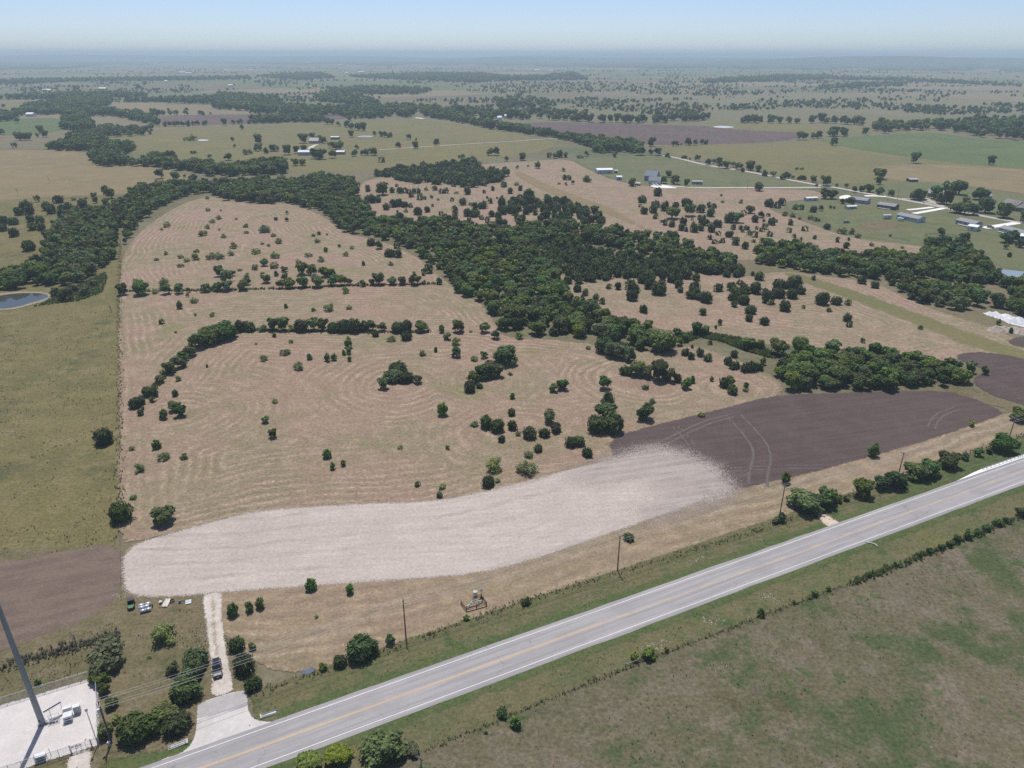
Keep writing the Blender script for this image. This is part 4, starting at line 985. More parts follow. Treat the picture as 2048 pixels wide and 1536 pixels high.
put('N', K('d', (390, 757, 76), (455, 727, 50), (505, 752, 60), (540, 757, 50), (275, 842, 70), (340, 832, 50), (395, 812, 50), (480, 872, 82), (520, 877, 82), (605, 867, 62), (620, 802, 52), (660, 807, 70), (590, 792, 42), (765, 852, 50), (785, 802, 36), (830, 847, 46), (855, 847, 46), (905, 847, 62), (335, 922, 56), (385, 922, 56), (1085, 792, 50), (1210, 797, 50), (1365, 772, 50), (1160, 732, 36), (1215, 737, 20), (740, 712, 46), (1755, 847, 56), (1800, 847, 60),
              (1545, 867, 60, 'm'), (1880, 887, 36), (1995, 882, 50), (960, 897, 42, 'j'), (650, 632, 36), (728, 592, 46), (560, 620, 50), (600, 620, 46), (710, 640, 46), (745, 652, 50), (790, 662, 50), (830, 667, 56), (60, 757, 60), (65, 812, 60), (120, 830, 36), (165, 812, 50), (195, 812, 42), (960, 710, 40), (990, 714, 42), (1022, 714, 40), (915, 702, 30)))
put('O', K('d', (1220, 857, 32), (1240, 867, 20), (1335, 870, 28), (1358, 870, 26), (1388, 877, 18), (1445, 887, 42), (1520, 917, 50), (1560, 907, 36), (1600, 912, 50), (1650, 942, 60), (1612, 937, 42), (1705, 932, 42), (1745, 952, 60), (1825, 957, 70), (1885, 967, 42), (1930, 992, 42), (1775, 967, 32), (1105, 842, 42), (1150, 847, 60), (635, 852, 42), (590, 867, 50, 'm'), (365, 862, 36, 'j'), (405, 867, 42, 'g'), (435, 860, 50, 'j'), (478, 860, 36, 'j'),
              (50, 887, 36), (165, 884, 48), (1105, 782, 60), (1265, 777, 36), (1295, 777, 36), (1325, 772, 16), (1375, 772, 52), (1425, 772, 42), (1475, 764, 36), (1505, 764, 32), (965, 1072, 60), (1190, 1052, 66, 'y'), (1230, 1007, 52), (1278, 1057, 70), (1365, 1072, 46), (1890, 1107, 70, 'g'), (840, 860, 42), (1020, 847, 82), (635, 1042, 76, 'm'), (275, 942, 48), (278, 902, 26, 'm'), (125, 944, 28), (207, 927, 22, 'm'), (460, 964, 42, 'm'), (470, 1025, 36, 'j'), (500, 1027, 36, 'j'), (533, 1057, 30),
              (483, 1067, 26), (433, 1057, 28, 'm'), (120, 1064, 36, 'm'), (147, 1104, 32, 'j'), (72, 1122, 42, 'j'), (25, 1077, 42, 'j')))
put('P', K('d', (410, 732, 60), (440, 732, 50), (510, 722, 50), (545, 722, 50)))

# woods: filled outlines
W_CREEK = 'in dense creek wood'
fill([(440, 394), (530, 372), (640, 356), (705, 366), (722, 414), (765, 447), (850, 446), (1000, 464), (1050, 500), (1100, 520), (1115, 565), (1135, 590), (1180, 622), (1240, 652), (1300, 658), (1312, 694), (1260, 694), (1180, 678), (1070, 668), (1000, 662), (990, 640), (965, 610), (895, 570), (885, 545), (835, 508), (790, 486), (745, 474), (690, 464), (640, 424), (560, 400), (500, 405)],
     {'d': .72, 'j': .1, 'y': .1, 'g': .08}, 5.8, (5.0, 9.0), 1, W_CREEK, keep=.9)
fill([(1000, 464), (1090, 452), (1150, 457), (1290, 477), (1345, 477), (1365, 497), (1460, 519), (1468, 542), (1340, 522), (1200, 492), (1050, 497)], {'d': .7, 'j': .14, 'y': .1, 'g': .06}, 6.0, (5.0, 8.8), 2, 'in upper arm of creek wood')
fill([(1010, 482), (1100, 487), (1250, 515), (1350, 522), (1480, 540), (1484, 556), (1400, 547), (1260, 556), (1160, 566), (1125, 548), (1095, 516), (1050, 502)], {'j': .93, 'd': .07}, 5.0, (5.2, 7.8), 3, 'in dark cedar thicket by creek')
fill(zp('I', (845, 440), (815, 310), (960, 200), (1060, 160), (1300, 150), (1480, 140), (1900, 120), (1973, 150), (1973, 285), (1600, 255), (1480, 190), (1330, 215), (1200, 265), (1080, 345), (960, 415), (900, 520)), {'d': .78, 'y': .08, 'j': .06, 'g': .08}, 6.4, (5.5, 9.5), 4, 'in wood atop the tract')
fill(zp('I', (375, 480), (395, 430), (520, 345), (800, 310), (810, 500), (810, 690), (740, 735), (620, 815), (480, 845), (280, 850), (160, 870), (0, 885), (-150, 880), (-150, 790), (0, 795), (150, 750), (300, 695), (330, 610), (315, 560)), {'d': .6, 'g': .32, 'y': .08}, 5.8, (5.0, 9.0), 5, 'in wood above left pond')
fill(zp('H', (180, 880), (265, 770), (500, 735), (720, 750), (1020, 745), (1100, 775), (1440, 815), (1460, 865), (1580, 940), (1480, 950), (1380, 985), (1270, 985), (1230, 950), (1060, 990), (680, 990), (530, 995), (440, 985), (310, 980)), {'d': .74, 'j': .08, 'y': .12, 'g': .06}, 4.8, (4.5, 8.2), 6, 'in long thicket above dark field')
fill(zp('L', (60, 865), (200, 830), (330, 840), (500, 870), (750, 905), (960, 900), (1200, 905), (1260, 865), (1300, 825), (1480, 800), (1560, 840), (1640, 910), (1740, 1000), (1860, 1085), (1740, 1110), (1550, 1095), (1400, 1060), (1200, 1060), (1040, 1070), (850, 1050), (650, 1030), (440, 1005), (330, 980), (110, 955)), {'d': .68, 'j': .14, 'y': .1, 'g': .08}, 5.6, (5.2, 8.8), 7, 'in wood below trailer homes')
fill(zp('L', (1070, 1150), (1100, 1115), (1400, 1115), (1440, 1185), (1600, 1150), (1680, 1205), (1680, 1255), (1500, 1280), (1340, 1250), (1190, 1195)), {'d': .85, 'g': .15}, 5.4, (5.5, 9), 8, 'in thicket by gravel heaps')
fill(zp('L', (1750, 1100), (1850, 1080), (1973, 1080), (2300, 1120), (2300, 1380), (1990, 1320), (1850, 1280), (1860, 1180), (1990, 1140)), {'d': .9, 'g': .1}, 6.0, (6, 9), 9, 'in right edge thicket by pond')
fill(zp('J', (860, 112), (1000, 92), (1050, 55), (1110, 80), (1250, 52), (1400, 42), (1580, 12), (1615, 35), (1640, 95), (1700, 82), (1815, 115), (1815, 140), (1650, 182), (1560, 205), (1400, 182), (1250, 165), (1170, 165), (1090, 155), (1000, 130)), {'j': .92, 'd': .08}, 6.6, (7, 10), 10, 'in cedar brake on far hill')
fill(zp('K', (0, 360), (120, 355), (380, 350), (500, 390), (640, 430), (760, 520), (500, 550), (200, 485), (60, 475), (0, 470)), {'j': .93, 'd': .07}, 7.4, (6.5, 9.5), 11, 'in open cedar patch above wood', keep=.75)
fill(zp('K', (40, 610), (250, 600), (500, 640), (480, 680), (250, 660), (60, 660)), {'j': .9, 'd': .1}, 6.5, (6.5, 9), 12, 'in open cedar patch above wood')
# creeks and hedges far off
FARW = 'in the distant creek timber'
fill(zp('M', (345, 790), (500, 765), (505, 715), (740, 695), (770, 765), (980, 785), (985, 815), (890, 838), (920, 895), (1050, 915), (1120, 865), (1280, 885), (1285, 925), (1500, 920), (1720, 960), (1830, 935), (2048, 905), (2100, 960), (2048, 995), (1880, 990), (1700, 1000), (1520, 1000), (1390, 955), (1280, 955), (1160, 935), (1060, 925), (930, 920), (850, 925), (720, 925), (655, 880), (690, 830), (630, 810), (375, 808)), {'d': .97, 'y': .03}, 8.0, (8, 12.5), 20, FARW)
fill(zp('M', (455, 660), (480, 565), (450, 545), (300, 550), (160, 545), (170, 495), (380, 465), (560, 410), (690, 405), (820, 450), (790, 480), (720, 515), (880, 540), (1000, 540), (1160, 590), (1160, 630), (1080, 612), (960, 585), (870, 565), (720, 550), (620, 575), (700, 655), (600, 675)), {'d': 1}, 11.5, (9, 15), 21, FARW)
fill(zp('M', (700, 645), (890, 655), (1110, 655), (1110, 690), (1000, 705), (780, 715)), {'d': 1}, 12, (9, 13), 22, FARW, keep=.7)
fill(zp('M', (-700, 440), (0, 432), (440, 414), (560, 404), (1070, 408), (1070, 420), (700, 425), (440, 438), (0, 440), (-700, 450)), {'d': 1}, 14, (11, 17), 23, FARW, keep=.85)
fill(zp('M', (860, 455), (1560, 436), (1600, 405), (1900, 425), (2048, 452), (2048, 528), (1780, 522), (1570, 508), (1560, 470), (1150, 460)), {'d': 1}, 14, (11, 17), 24, FARW, keep=.85)
fill(zp('M', (-700, 560), (0, 540), (150, 545), (150, 560), (60, 600), (0, 605), (-700, 640)), {'d': 1}, 13, (10, 15), 25, FARW, keep=.8)
fill(zp('N', (1270, 560), (1300, 548), (1700, 612), (2048, 670), (2048, 690), (1800, 660), (1500, 598)), {'d': 1}, 10, (10, 13), 30, 'in long hedge by far ploughed field')
fill(zp('O', (0, 630), (300, 685), (600, 735), (900, 765), (1000, 775), (1060, 805), (1060, 835), (900, 822), (720, 830), (660, 815), (660, 782), (400, 718), (200, 688), (0, 655)), {'d': 1}, 9, (9, 13), 31, 'in long hedge by far ploughed field')
fill(zp('N', (0, 495), (200, 485), (450, 505), (600, 512), (900, 492), (1060, 502), (1060, 548), (990, 576), (780, 580), (640, 550), (450, 556), (0, 540)), {'d': 1}, 13, (10, 15), 32, FARW, keep=.9)
fill(zp('N', (0, 592), (300, 572), (540, 562), (540, 605), (300, 603), (0, 608)), {'d': 1}, 10, (10, 14), 33, FARW)
for i, (pl, kp) in enumerate([
        (zp('N', (480, 422), (640, 410), (880, 470), (880, 492), (760, 480), (480, 450)), .8), (zp('N', (540, 382), (700, 402), (980, 480), (960, 488), (700, 420)), .9),
        (zp('N', (400, 335), (640, 372), (800, 352), (1100, 360), (1330, 372), (1200, 408), (700, 390)), .6), (zp('N', (1000, 482), (1200, 512), (1200, 570), (1090, 572), (1060, 520)), .9),
        (zp('N', (1100, 485), (1500, 522), (2048, 562), (2048, 595), (1500, 578), (1260, 552)), .55), (zp('N', (720, 268), (1300, 245), (1700, 252), (2048, 290), (1650, 318), (1300, 300), (900, 288)), .6),
        (zp('N', (50, 270), (300, 252), (500, 245), (640, 280), (350, 298)), .5), (zp('O', (330, 582), (600, 562), (640, 590), (940, 600), (1200, 592), (1300, 572), (1520, 572), (1520, 598), (1200, 608), (1050, 616), (780, 606), (330, 592)), .9),
        (zp('P', (-40, 600), (90, 597), (580, 602), (860, 602), (1050, 622), (1200, 650), (1400, 622), (1650, 602), (2048, 592), (2700, 580), (2700, 760), (2048, 735), (1700, 715), (1580, 688), (1400, 658), (1170, 676), (980, 686), (880, 628), (600, 612), (240, 612), (-40, 610)), .85),
        (zp('P', (580, 716), (590, 697), (970, 682), (970, 693), (620, 716)), .95), (zp('O', (-50, 470), (150, 400), (420, 500), (560, 560), (300, 575), (0, 560)), .45), (zp('P', (-300, 300), (250, 265), (620, 265), (620, 290), (250, 305), (-300, 320)), .6),
        (zp('P', (540, 350), (900, 325), (1200, 320), (1200, 335), (900, 350), (560, 365)), .6), (zp('P', (620, 280), (1300, 295), (2048, 340), (2700, 350), (2700, 365), (2048, 345), (1300, 312), (640, 290)), .6),
        (zp('M', (-700, 330), (330, 296), (900, 285), (1830, 275), (1830, 288), (1300, 300), (600, 305), (150, 328), (-700, 350)), .6), (zp('O', (-20, 270), (300, 270), (540, 240), (640, 295), (300, 300), (0, 300)), .5)]):
    fill(pl, {'d': .9, 'y': .1}, 15 + 4 * (i > 4), (11, 17), 40 + i, FARW, keep=kp)
# scattered bushes over the far rangeland: density follows a slow noise
from mathutils import noise as mnoise
rg = np.random.default_rng(77)
cnt = 0
while cnt < 6500:
    px = rg.uniform(-150, 2200); py = 134 + 112 * rg.uniform() ** 1.25
    if (px < 900 and py > 205) or (py > 232 and px > 1000): continue
    x, y = G(px, py)
    dn = mnoise.noise(Vector((x / 420, y / 420, 3.1))) + .6 * mnoise.noise(Vector((x / 130, y / 130, 9.7)))
    lim = .12 if 900 < px < 1900 and py > 165 else .3
    if dn < lim - .25 * rg.uniform(): continue
    TREES.append(dict(x=x, y=y, w=rg.uniform(2.8, 9.5) * (1 + .2 * (py < 170)), k=str(rg.choice(['d', 'j', 'm'], p=[.62, .3, .08])), hand=False, zone=FARW, px=px, py=py))
    cnt += 1
for t in TREES:                                   # keep the sizes plausible
    lim = {'j': 8.5, 'm': 10.5, 's': 6.0, 'd': 15, 'y': 13, 'g': 13, 'w': 17}[t['k']]
    if t['y'] < 1000: t['w'] = min(t['w'], lim)

# ------------------------------------------------------------------ which trees become individuals
NAME = {'j': ('juniper_bush', 'juniper'), 'd': ('leafy_tree', 'tree'), 'y': ('leafy_tree', 'tree'), 'g': ('leafy_tree', 'tree'), 'w': ('leafy_tree', 'tree'), 'm': ('mesquite_tree', 'mesquite'), 's': ('elm_sapling', 'sapling')}
LOOK = {'j': 'dark rounded juniper', 'd': 'leafy green tree', 'y': 'yellow green leafy tree', 'g': 'grey green leafy tree', 'w': 'willow with drooping pale foliage', 'm': 'feathery pale green mesquite', 's': 'upright bright green sapling'}
ANCH = [  # photo position and a place one can find in it
    (385, 1350, 'along left side of dirt driveway'), (490, 1330, 'right of the dark car'), (325, 1270, 'in rough grass left of driveway'), (215, 1380, 'behind fenced gravel tower yard'), (310, 1470, 'in hedge left of concrete apron'),
    (215, 1470, 'beside right fence of gravel yard'), (495, 1215, 'on mown strip right of driveway'), (660, 1185, 'under pale tilled strip'), (700, 1320, 'on roadside fence left of second utility pole'), (890, 1250, 'on roadside fence below rusty pipe corral'),
    (1050, 1210, 'on roadside fence right of rusty pipe corral'), (700, 1520, 'at bottom edge below road'), (1010, 1440, 'on lower roadside fence near bottom edge'), (1290, 1310, 'on lower roadside fence at middle of road'), (1520, 1230, 'on lower roadside fence right of middle'),
    (1640, 1200, 'on lower fence near white bent pipe'), (1960, 1050, 'on lower fence at right edge'), (1255, 1080, 'beside third utility pole'), (1600, 1010, 'beside fourth utility pole'), (1750, 910, 'below dark tilled field'), (1800, 960, 'in hedge around fifth utility pole'),
    (1990, 880, 'near sixth utility pole'), (2030, 830, 'at right edge under dark tilled field'), (340, 830, 'at left end of curved hedge'), (410, 690, 'on curved diagonal hedge'), (340, 920, 'near left edge of mown field'), (270, 1040, 'above left end of pale strip'),
    (190, 870, 'in green pasture at left'), (600, 660, 'in hedge across middle of tract'), (800, 660, 'in hedge across middle of tract, right part'), (620, 720, 'in mown field under middle hedge'), (545, 850, 'in centre of mown tract'), (670, 930, 'low in mown tract'),
    (800, 770, 'in clump at middle of mown field'), (960, 760, 'in long clump right of middle'), (920, 690, 'on mown field below creek wood'), (1120, 775, 'on mown field right of long clump'), (1210, 850, 'in tall clump above dark tilled corner'), (880, 830, 'left of bush group over pale strip'), (1020, 860, 'in bush group above pale strip'),
    (1100, 880, 'in round bush row above pale strip'), (1020, 950, 'at upper edge of pale strip'), (850, 980, 'at upper left edge of pale strip'), (1290, 740, 'in olive thicket on right mown field'), (1290, 830, 'above left corner of dark field'), (1450, 775, 'on mown tongue left of long thicket'), (1395, 710, 'on island in small mown loop'),
    (1490, 740, 'in hedge below small mown loop'), (1330, 690, 'at lower tip of creek wood'), (1500, 690, 'along weedy ditch under cedar field'), (1560, 590, 'on mown cedar field beyond creek'), (1690, 640, 'on right part of mown cedar field'), (1400, 590, 'in middle of mown cedar field'), (1280, 590, 'in left middle of mown cedar field'), (1180, 590, 'at left end of mown cedar field'),
    (1930, 740, 'at right end of long thicket'), (2000, 640, 'beside white gravel heaps'), (1720, 560, 'under wood in front of homes'), (60, 430, 'in cedar group left of tract'), (150, 420, 'right in cedar group left of tract'), (200, 395, 'at upper left corner of tract'), (160, 600, 'beside left pond'), (330, 590, 'in upper hedge, left part'),
    (450, 580, 'in upper hedge, middle'), (600, 570, 'in upper hedge right of middle'), (760, 570, 'in upper hedge, right part'), (400, 620, 'between the two hedges, left'), (690, 620, 'between the two hedges, right'), (350, 470, 'in left of upper mown field'), (440, 500, 'in middle of upper mown field'), (520, 520, 'right of middle in upper mown field'), (560, 480, 'in upper mown field near its right side'),
    (690, 500, 'at right corner of upper mown field'), (800, 510, 'in small clearing beside creek wood'), (750, 400, 'at left of far mown hill'), (830, 410, 'in left middle of far mown hill'), (900, 430, 'low on far mown hill'), (960, 410, 'in middle of far mown hill'), (1030, 390, 'right of cedar brake on far hill'), (1100, 370, 'on bare top of far hill'), (1060, 510, 'in clearing within cedar thicket'),
    (1300, 420, 'in clump below grey farmhouse'), (1370, 440, 'among bushes below grey farmhouse'), (1450, 470, 'on mown slope right of creek wood'), (1510, 440, 'on mown slope below county road'), (1590, 450, 'on slope left of trailer homes'), (1680, 480, 'on slope below blue trailer'), (1760, 500, 'at foot of slope below homes'), (1850, 480, 'below grey homes at right'), (1990, 490, 'beside rightmost homes'),
    (1650, 395, 'behind small white shed'), (1690, 410, 'beside blue grey home'), (1860, 400, 'around house hidden by trees'), (1930, 420, 'in grove along county road'), (2010, 430, 'near brown brick house'), (1750, 380, 'along county road behind homes'), (1590, 360, 'along county road left of homes'), (1470, 335, 'along county road behind farmhouse'), (1760, 350, 'alone in meadow above homes'), (1830, 325, 'alone in far right meadow'),
    (1660, 290, 'by green field corner'), (1980, 325, 'in far right green field'), (1330, 360, 'around grey farmhouse'), (1190, 320, 'above white barn'), (1280, 300, 'by hedge end above farmhouse'), (1400, 290, 'along edge of far ploughed field'), (1020, 320, 'on fence at top of far hill'), (620, 285, 'around far farmstead'), (680, 310, 'in front of far farmstead'), (720, 310, 'right of far farmstead'), (860, 290, 'in meadow right of far farmstead'),
    (720, 260, 'in grove beyond far farmstead'), (980, 310, 'in meadow above cedar brake'), (520, 290, 'left of far farmstead'), (400, 300, 'in meadow left of far farmstead'), (380, 252, 'in tree row along far tilled strip, left'), (510, 248, 'in tree row along far tilled strip, right'), (350, 228, 'in row behind far tilled strip'), (60, 275, 'by far left green field'), (340, 355, 'above top of tract'), (1620, 280, 'at right end of far ploughed field'), (200, 180, 'in far left fields'),
]
AN = np.array([(a, b * 1.6) for a, b, _ in ANCH])
for t in TREES:
    t['size'] = t['w'] * F / depth(t['y'])
    vis = -40 < t['px'] < 2090 and t['py'] - t['size'] < 1545
    t['vis'] = vis
    if t['hand']:
        t['zone'] = ANCH[int(np.argmin(((AN - np.array([t['px'], t['py'] * 1.6])) ** 2).sum(1)))][2]
by = {}
for t in TREES:
    by.setdefault(NAME[t['k']][0], []).append(t)
single = []; rest = []
for nm, ts in by.items():
    ts.sort(key=lambda t: -(t['size'] + (.01 if t['hand'] else 0)) if t['vis'] else 0)
    single += [t for t in ts[:300] if t['vis']]
    rest += [t for t in ts[:300] if not t['vis']] + ts[300:]
ORD = 'first second third fourth fifth sixth seventh eighth ninth tenth eleventh twelfth thirteenth fourteenth fifteenth sixteenth seventeenth eighteenth nineteenth twentieth'.split()
def ordinal(i):
    if i < 20: return ORD[i]
    tens = ['', '', 'twenty', 'thirty', 'forty', 'fifty', 'sixty', 'seventy', 'eighty', 'ninety'][(i + 1) // 10]
    return tens.replace('ty', 'tieth') if (i + 1) % 10 == 0 else tens + '-' + ORD[(i + 1) % 10 - 1]
edge = {}
for t in single:                                  # the trees along the near and far edge of each wood can be told apart
    if not t['hand']:
        b = int(t['px'] // (t['size'] * .75 + 6))
        for sg, nm in ((1, 'lower'), (-1, 'upper')):
            q = edge.get((t['zone'], nm, int(t['px'] // 22)))
            if q is None or sg * t['py'] > sg * q['py']: edge[(t['zone'], nm, int(t['px'] // 22))] = t
for (zone, nm, b), t in edge.items(): t.setdefault('edge', nm)
zz = {}
for t in single:
    zz.setdefault((t['zone'], LOOK[t['k']], t['hand'], t.get('edge')), []).append(t)
for (zone, look, hand, ed), ts in zz.items():
    ts.sort(key=lambda t: t['px'])
    for i, t in enumerate(ts):
        t['group'] = f'{look}s {zone}' if len(ts) > 1 or not hand else None
        if ed:
            t['label'] = f'{look}, {ordinal(i)} from left on {ed} edge, {zone}'
        elif not hand:
            t['label'] = f'{look} {zone}, away from its edges'
        elif len(ts) == 1:
            t['label'] = f'{look} {zone}'
        else:
            t['label'] = f'{look} {zone}, {ordinal(i)} from left'
def place_tree(t):
    hi, lo, vl = LIB[t['k']]
    v = random.randrange(len(hi))
    nm, cat = NAME[t['k']]
    w = t['w']; zs = w * random.uniform(.9, 1.12)
    if t['k'] in 'dyg': zs *= random.uniform(.78, 1.0)
    if t['k'] == 'j': zs *= .92
    zs *= t.get('hz', 1)
    rz = random.uniform(0, 6.28)
    if t['size'] >= 24:
        root = thing(nm, t['label'], cat, (t['x'], t['y'], 0), rz, t['group'])
        ax = random.uniform(.86, 1.16); root.scale = (w * ax, w / ax, zs)
        link(bpy.data.objects.new('trunk', hi[v][1]), root)
        link(bpy.data.objects.new('crown', hi[v][0]), root)
    else:
        o = link(bpy.data.objects.new(nm, lo[v][0]))
        o.location = (t['x'], t['y'], 0); o.rotation_euler = (0, 0, rz); ax = random.uniform(.84, 1.18); o.scale = (w * ax, w / ax, zs)
        tag(o, t['label'], cat, t['group'])
single.sort(key=lambda t: -t['size'])
for t in single: place_tree(t)
# the rest, one mass of real foliage for each kind
def bake(name, ts, mat_of, label):
    mats = []; V = []; Fs = []; T = []; KI = []; MI = []; o = 0
    for t in ts:
        hi, lo, vl = LIB[t['k']]
        D = lo[random.randrange(len(lo))][1] if t['size'] > 13 and t['vis'] else vl[random.randrange(3)]
        v, f, tt = D
        a = random.uniform(0, 6.28); w = t['w']; zs = w * random.uniform(.85, 1.15)
        c, s = math.cos(a), math.sin(a)
        V.append(np.stack([(v[:, 0] * c - v[:, 1] * s) * w + t['x'], (v[:, 0] * s + v[:, 1] * c) * w + t['y'], v[:, 2] * zs], 1))
        m = SPEC[t['k']][0]
        if m not in mats: mats.append(m)
        Fs += [[i + o for i in q] for q in f]
        MI += [mats.index(m)] * len(f)
        T.append(tt); KI.append(np.full(len(v), random.random()))
        o += len(v)
    me = bpy.data.meshes.new(name)
    me.from_pydata(np.vstack(V).tolist(), [], Fs)
    for an, arr in (('tint', np.concatenate(T)), ('kin', np.concatenate(KI))):
        at = me.attributes.new(an, 'FLOAT', 'POINT'); at.data.foreach_set('value', arr.astype(np.float32))
    for m in mats: me.materials.append(m)
    me.polygons.foreach_set('material_index', MI)
    ob = link(bpy.data.objects.new(name, me))
    tag(ob, label, None, None, 'stuff')
bake('woodland', [t for t in rest if t['k'] in 'dygw'], None, 'distant leafy timber along creeks and across the rangeland')
bake('juniper_scrub', [t for t in rest if t['k'] == 'j'], None, 'dark juniper scrub dotted over the far land')
mm = [t for t in rest if t['k'] in 'ms']
if mm: bake('mesquite_scrub', mm, None, 'pale mesquite scrub in the far rangeland')
print('TREES', {k: len(v) for k, v in by.items()}, len(single), len(rest), 'zones>20', [k for k, v in zz.items() if k[2] and len(v) > 20])

# ------------------------------------------------------------------ utility line along the road
WOOD_POLE = solid('treated pole wood', (.13, .09, .065), .85, var=.25, scale=3)
WOOD_GREY = solid('weathered grey wood', (.3, .27, .24), .9, var=.25, scale=3)
STEEL = solid('galvanised steel', (.5, .52, .54), .45, .6, .08)
ALU = solid('bare aluminium wire', (.62, .62, .6), .5, .3, .05)
CERAMIC = solid('white ceramic', (.72, .72, .7), .3)
GREY_BOX = solid('grey painted steel', (.42, .44, .46), .5, .1)
WHITE_BOX = solid('white painted steel', (.6, .61, .62), .5, 0, .05)
BLACK = solid('black plastic', (.02, .02, .022), .5)
ORDW = ['first', 'second', 'third', 'fourth', 'fifth', 'sixth', 'seventh']
PH = 10.7
tops = [(197, 1405), (806, 1200), (1240, 1073), (1570, 972), (1808, 906), (2031, 836)]
pole_xy = [G(px, py, PH) for px, py in tops]
lx, ly = pole_xy[-1][0] - pole_xy[0][0], pole_xy[-1][1] - pole_xy[0][1]
lrz = math.atan2(ly, lx)
arm_mb = MB(); arm_mb.box((0, 0, 0), (.12, 2.4, .14))
att = [(-1.05, .3), (.35, .3), (1.05, .3)]
def catenary(a, b, sag, n=14):
    return [tuple(a[i] + (b[i] - a[i]) * t + (0 if i < 2 else -sag * 4 * t * (1 - t)) for i in range(3)) for t in np.linspace(0, 1, n)]
pole_xy.append((pole_xy[-1][0] + 52 * math.cos(lrz), pole_xy[-1][1] + 52 * math.sin(lrz)))
where = ['at corner of gravel tower yard', 'at roadside left of rusty pipe corral', 'beside road left of middle', 'by shady roadside tree and pale dirt', 'among roadside hedge bushes', 'at right edge under dark tilled field', '']
pole_mesh = MB().cyl((0, 0, -.3), (0, 0, PH + .25), .17, .115, 10).mesh('shaft', WOOD_POLE)
arm_mesh = arm_mb.mesh('crossarm', WOOD_GREY)
ins_mesh = MB().cyl((0, 0, 0), (0, 0, .12), .05).cyl((0, 0, .1), (0, 0, .24), .09, .05).mesh('insulator', CERAMIC)
for i, (x, y) in enumerate(pole_xy[:6]):
    t = thing('utility_pole', f'{ORDW[i]} wooden utility pole from left, {where[i]}', 'utility pole', (x, y, 0), lrz, 'utility poles along the road')
    link(bpy.data.objects.new('shaft', pole_mesh), t)
    a = link(bpy.data.objects.new('crossarm', arm_mesh), t); a.location = (.17, 0, PH - .25)
    for (oy, oz) in att:
        s = link(bpy.data.objects.new('insulator', ins_mesh), a); s.location = (0, oy, .07)
    MB().cyl((.17, 0, PH - 1.5), (.28, 0, PH - 1.5), .04).build('neutral_bracket', STEEL, t)
    MB().tube([(.16, .5, PH - .3), (.16, 0, PH - 1.0)], .025).tube([(.16, -.5, PH - .3), (.16, 0, PH - 1.0)], .025).build('arm_brace', STEEL, t)
    if i == 0:
        MB().cyl((-.38, 0, PH - 2.4), (-.38, 0, PH - 1.5), .24, n=14).build('transformer', WHITE_BOX, t)
        MB().tube([(-.2, .05, PH - 2.4), (-.2, .1, 5), (-.19, .1, .2)], .05).build('conduit', GREY_BOX, t)
cr, sr = math.cos(lrz), math.sin(lrz)
for j, (oy, oz, zz_, nm) in enumerate([(-1.05, .17, PH + .05, 'near conductor'), (.35, .17, PH + .05, 'middle conductor'), (1.05, .17, PH + .05, 'far conductor'), (0, .25, PH - 1.5, 'lower neutral wire')]):
    mb = MB()
    for a, b in zip(pole_xy[:-1], pole_xy[1:]):
        pa = (a[0] + cr * oz - sr * oy, a[1] + sr * oz + cr * oy, zz_); pb = (b[0] + cr * oz - sr * oy, b[1] + sr * oz + cr * oy, zz_)
        mb.tube(catenary(pa, pb, .75 if j < 3 else .95), .03, 4)
    tag(mb.build('power_line', ALU), f'{nm} of the overhead power line along the road', 'power line', 'wires of the roadside power line')
gx, gy = pole_xy[0]
MB().tube([(gx, gy, PH - .6), (gx - 3.2, gy - 1.2, .1)], .018, 4).build('guy_wire', STEEL)
tag(bpy.data.objects['guy_wire'], 'thin steel guy wire from pole beside gravel yard', 'wire')
def small_pole(px, py, h, label, z='utility pole', r=.12):
    x, y = G(px, py)
    t = thing('utility_pole', label, z, (x, y, 0), lrz)
    MB().cyl((0, 0, -.3), (0, 0, h), r, r * .7, 8).build('shaft', WOOD_POLE, t)
    MB().box((0, 0, h - .3), (.1, 1.6, .1)).build('crossarm', WOOD_GREY, t)
for px, py, h, lb in [(1229.5, 340, 9.5, 'thin utility pole behind white barn by grey farmhouse'), (1373.5, 331, 9.5, 'thin utility pole in lawn right of grey farmhouse'), (1494, 379, 9.5, 'thin utility pole beside long pale farm drive'), (1794, 401, 9.5, 'leaning utility pole right of dark trailer home'),
                      (1847, 410, 9, 'utility pole beside drive junction near hidden house'), (1774.5, 402, 9, 'utility pole behind dark trailer home'), (1930.5, 434, 9.5, 'utility pole behind grey home at right'), (970, 286, 9, 'lone utility pole beside far meadow lane'), (1298.5, 378, 4, 'short post beside farmhouse driveway')]:
    small_pole(px, py, h, lb)

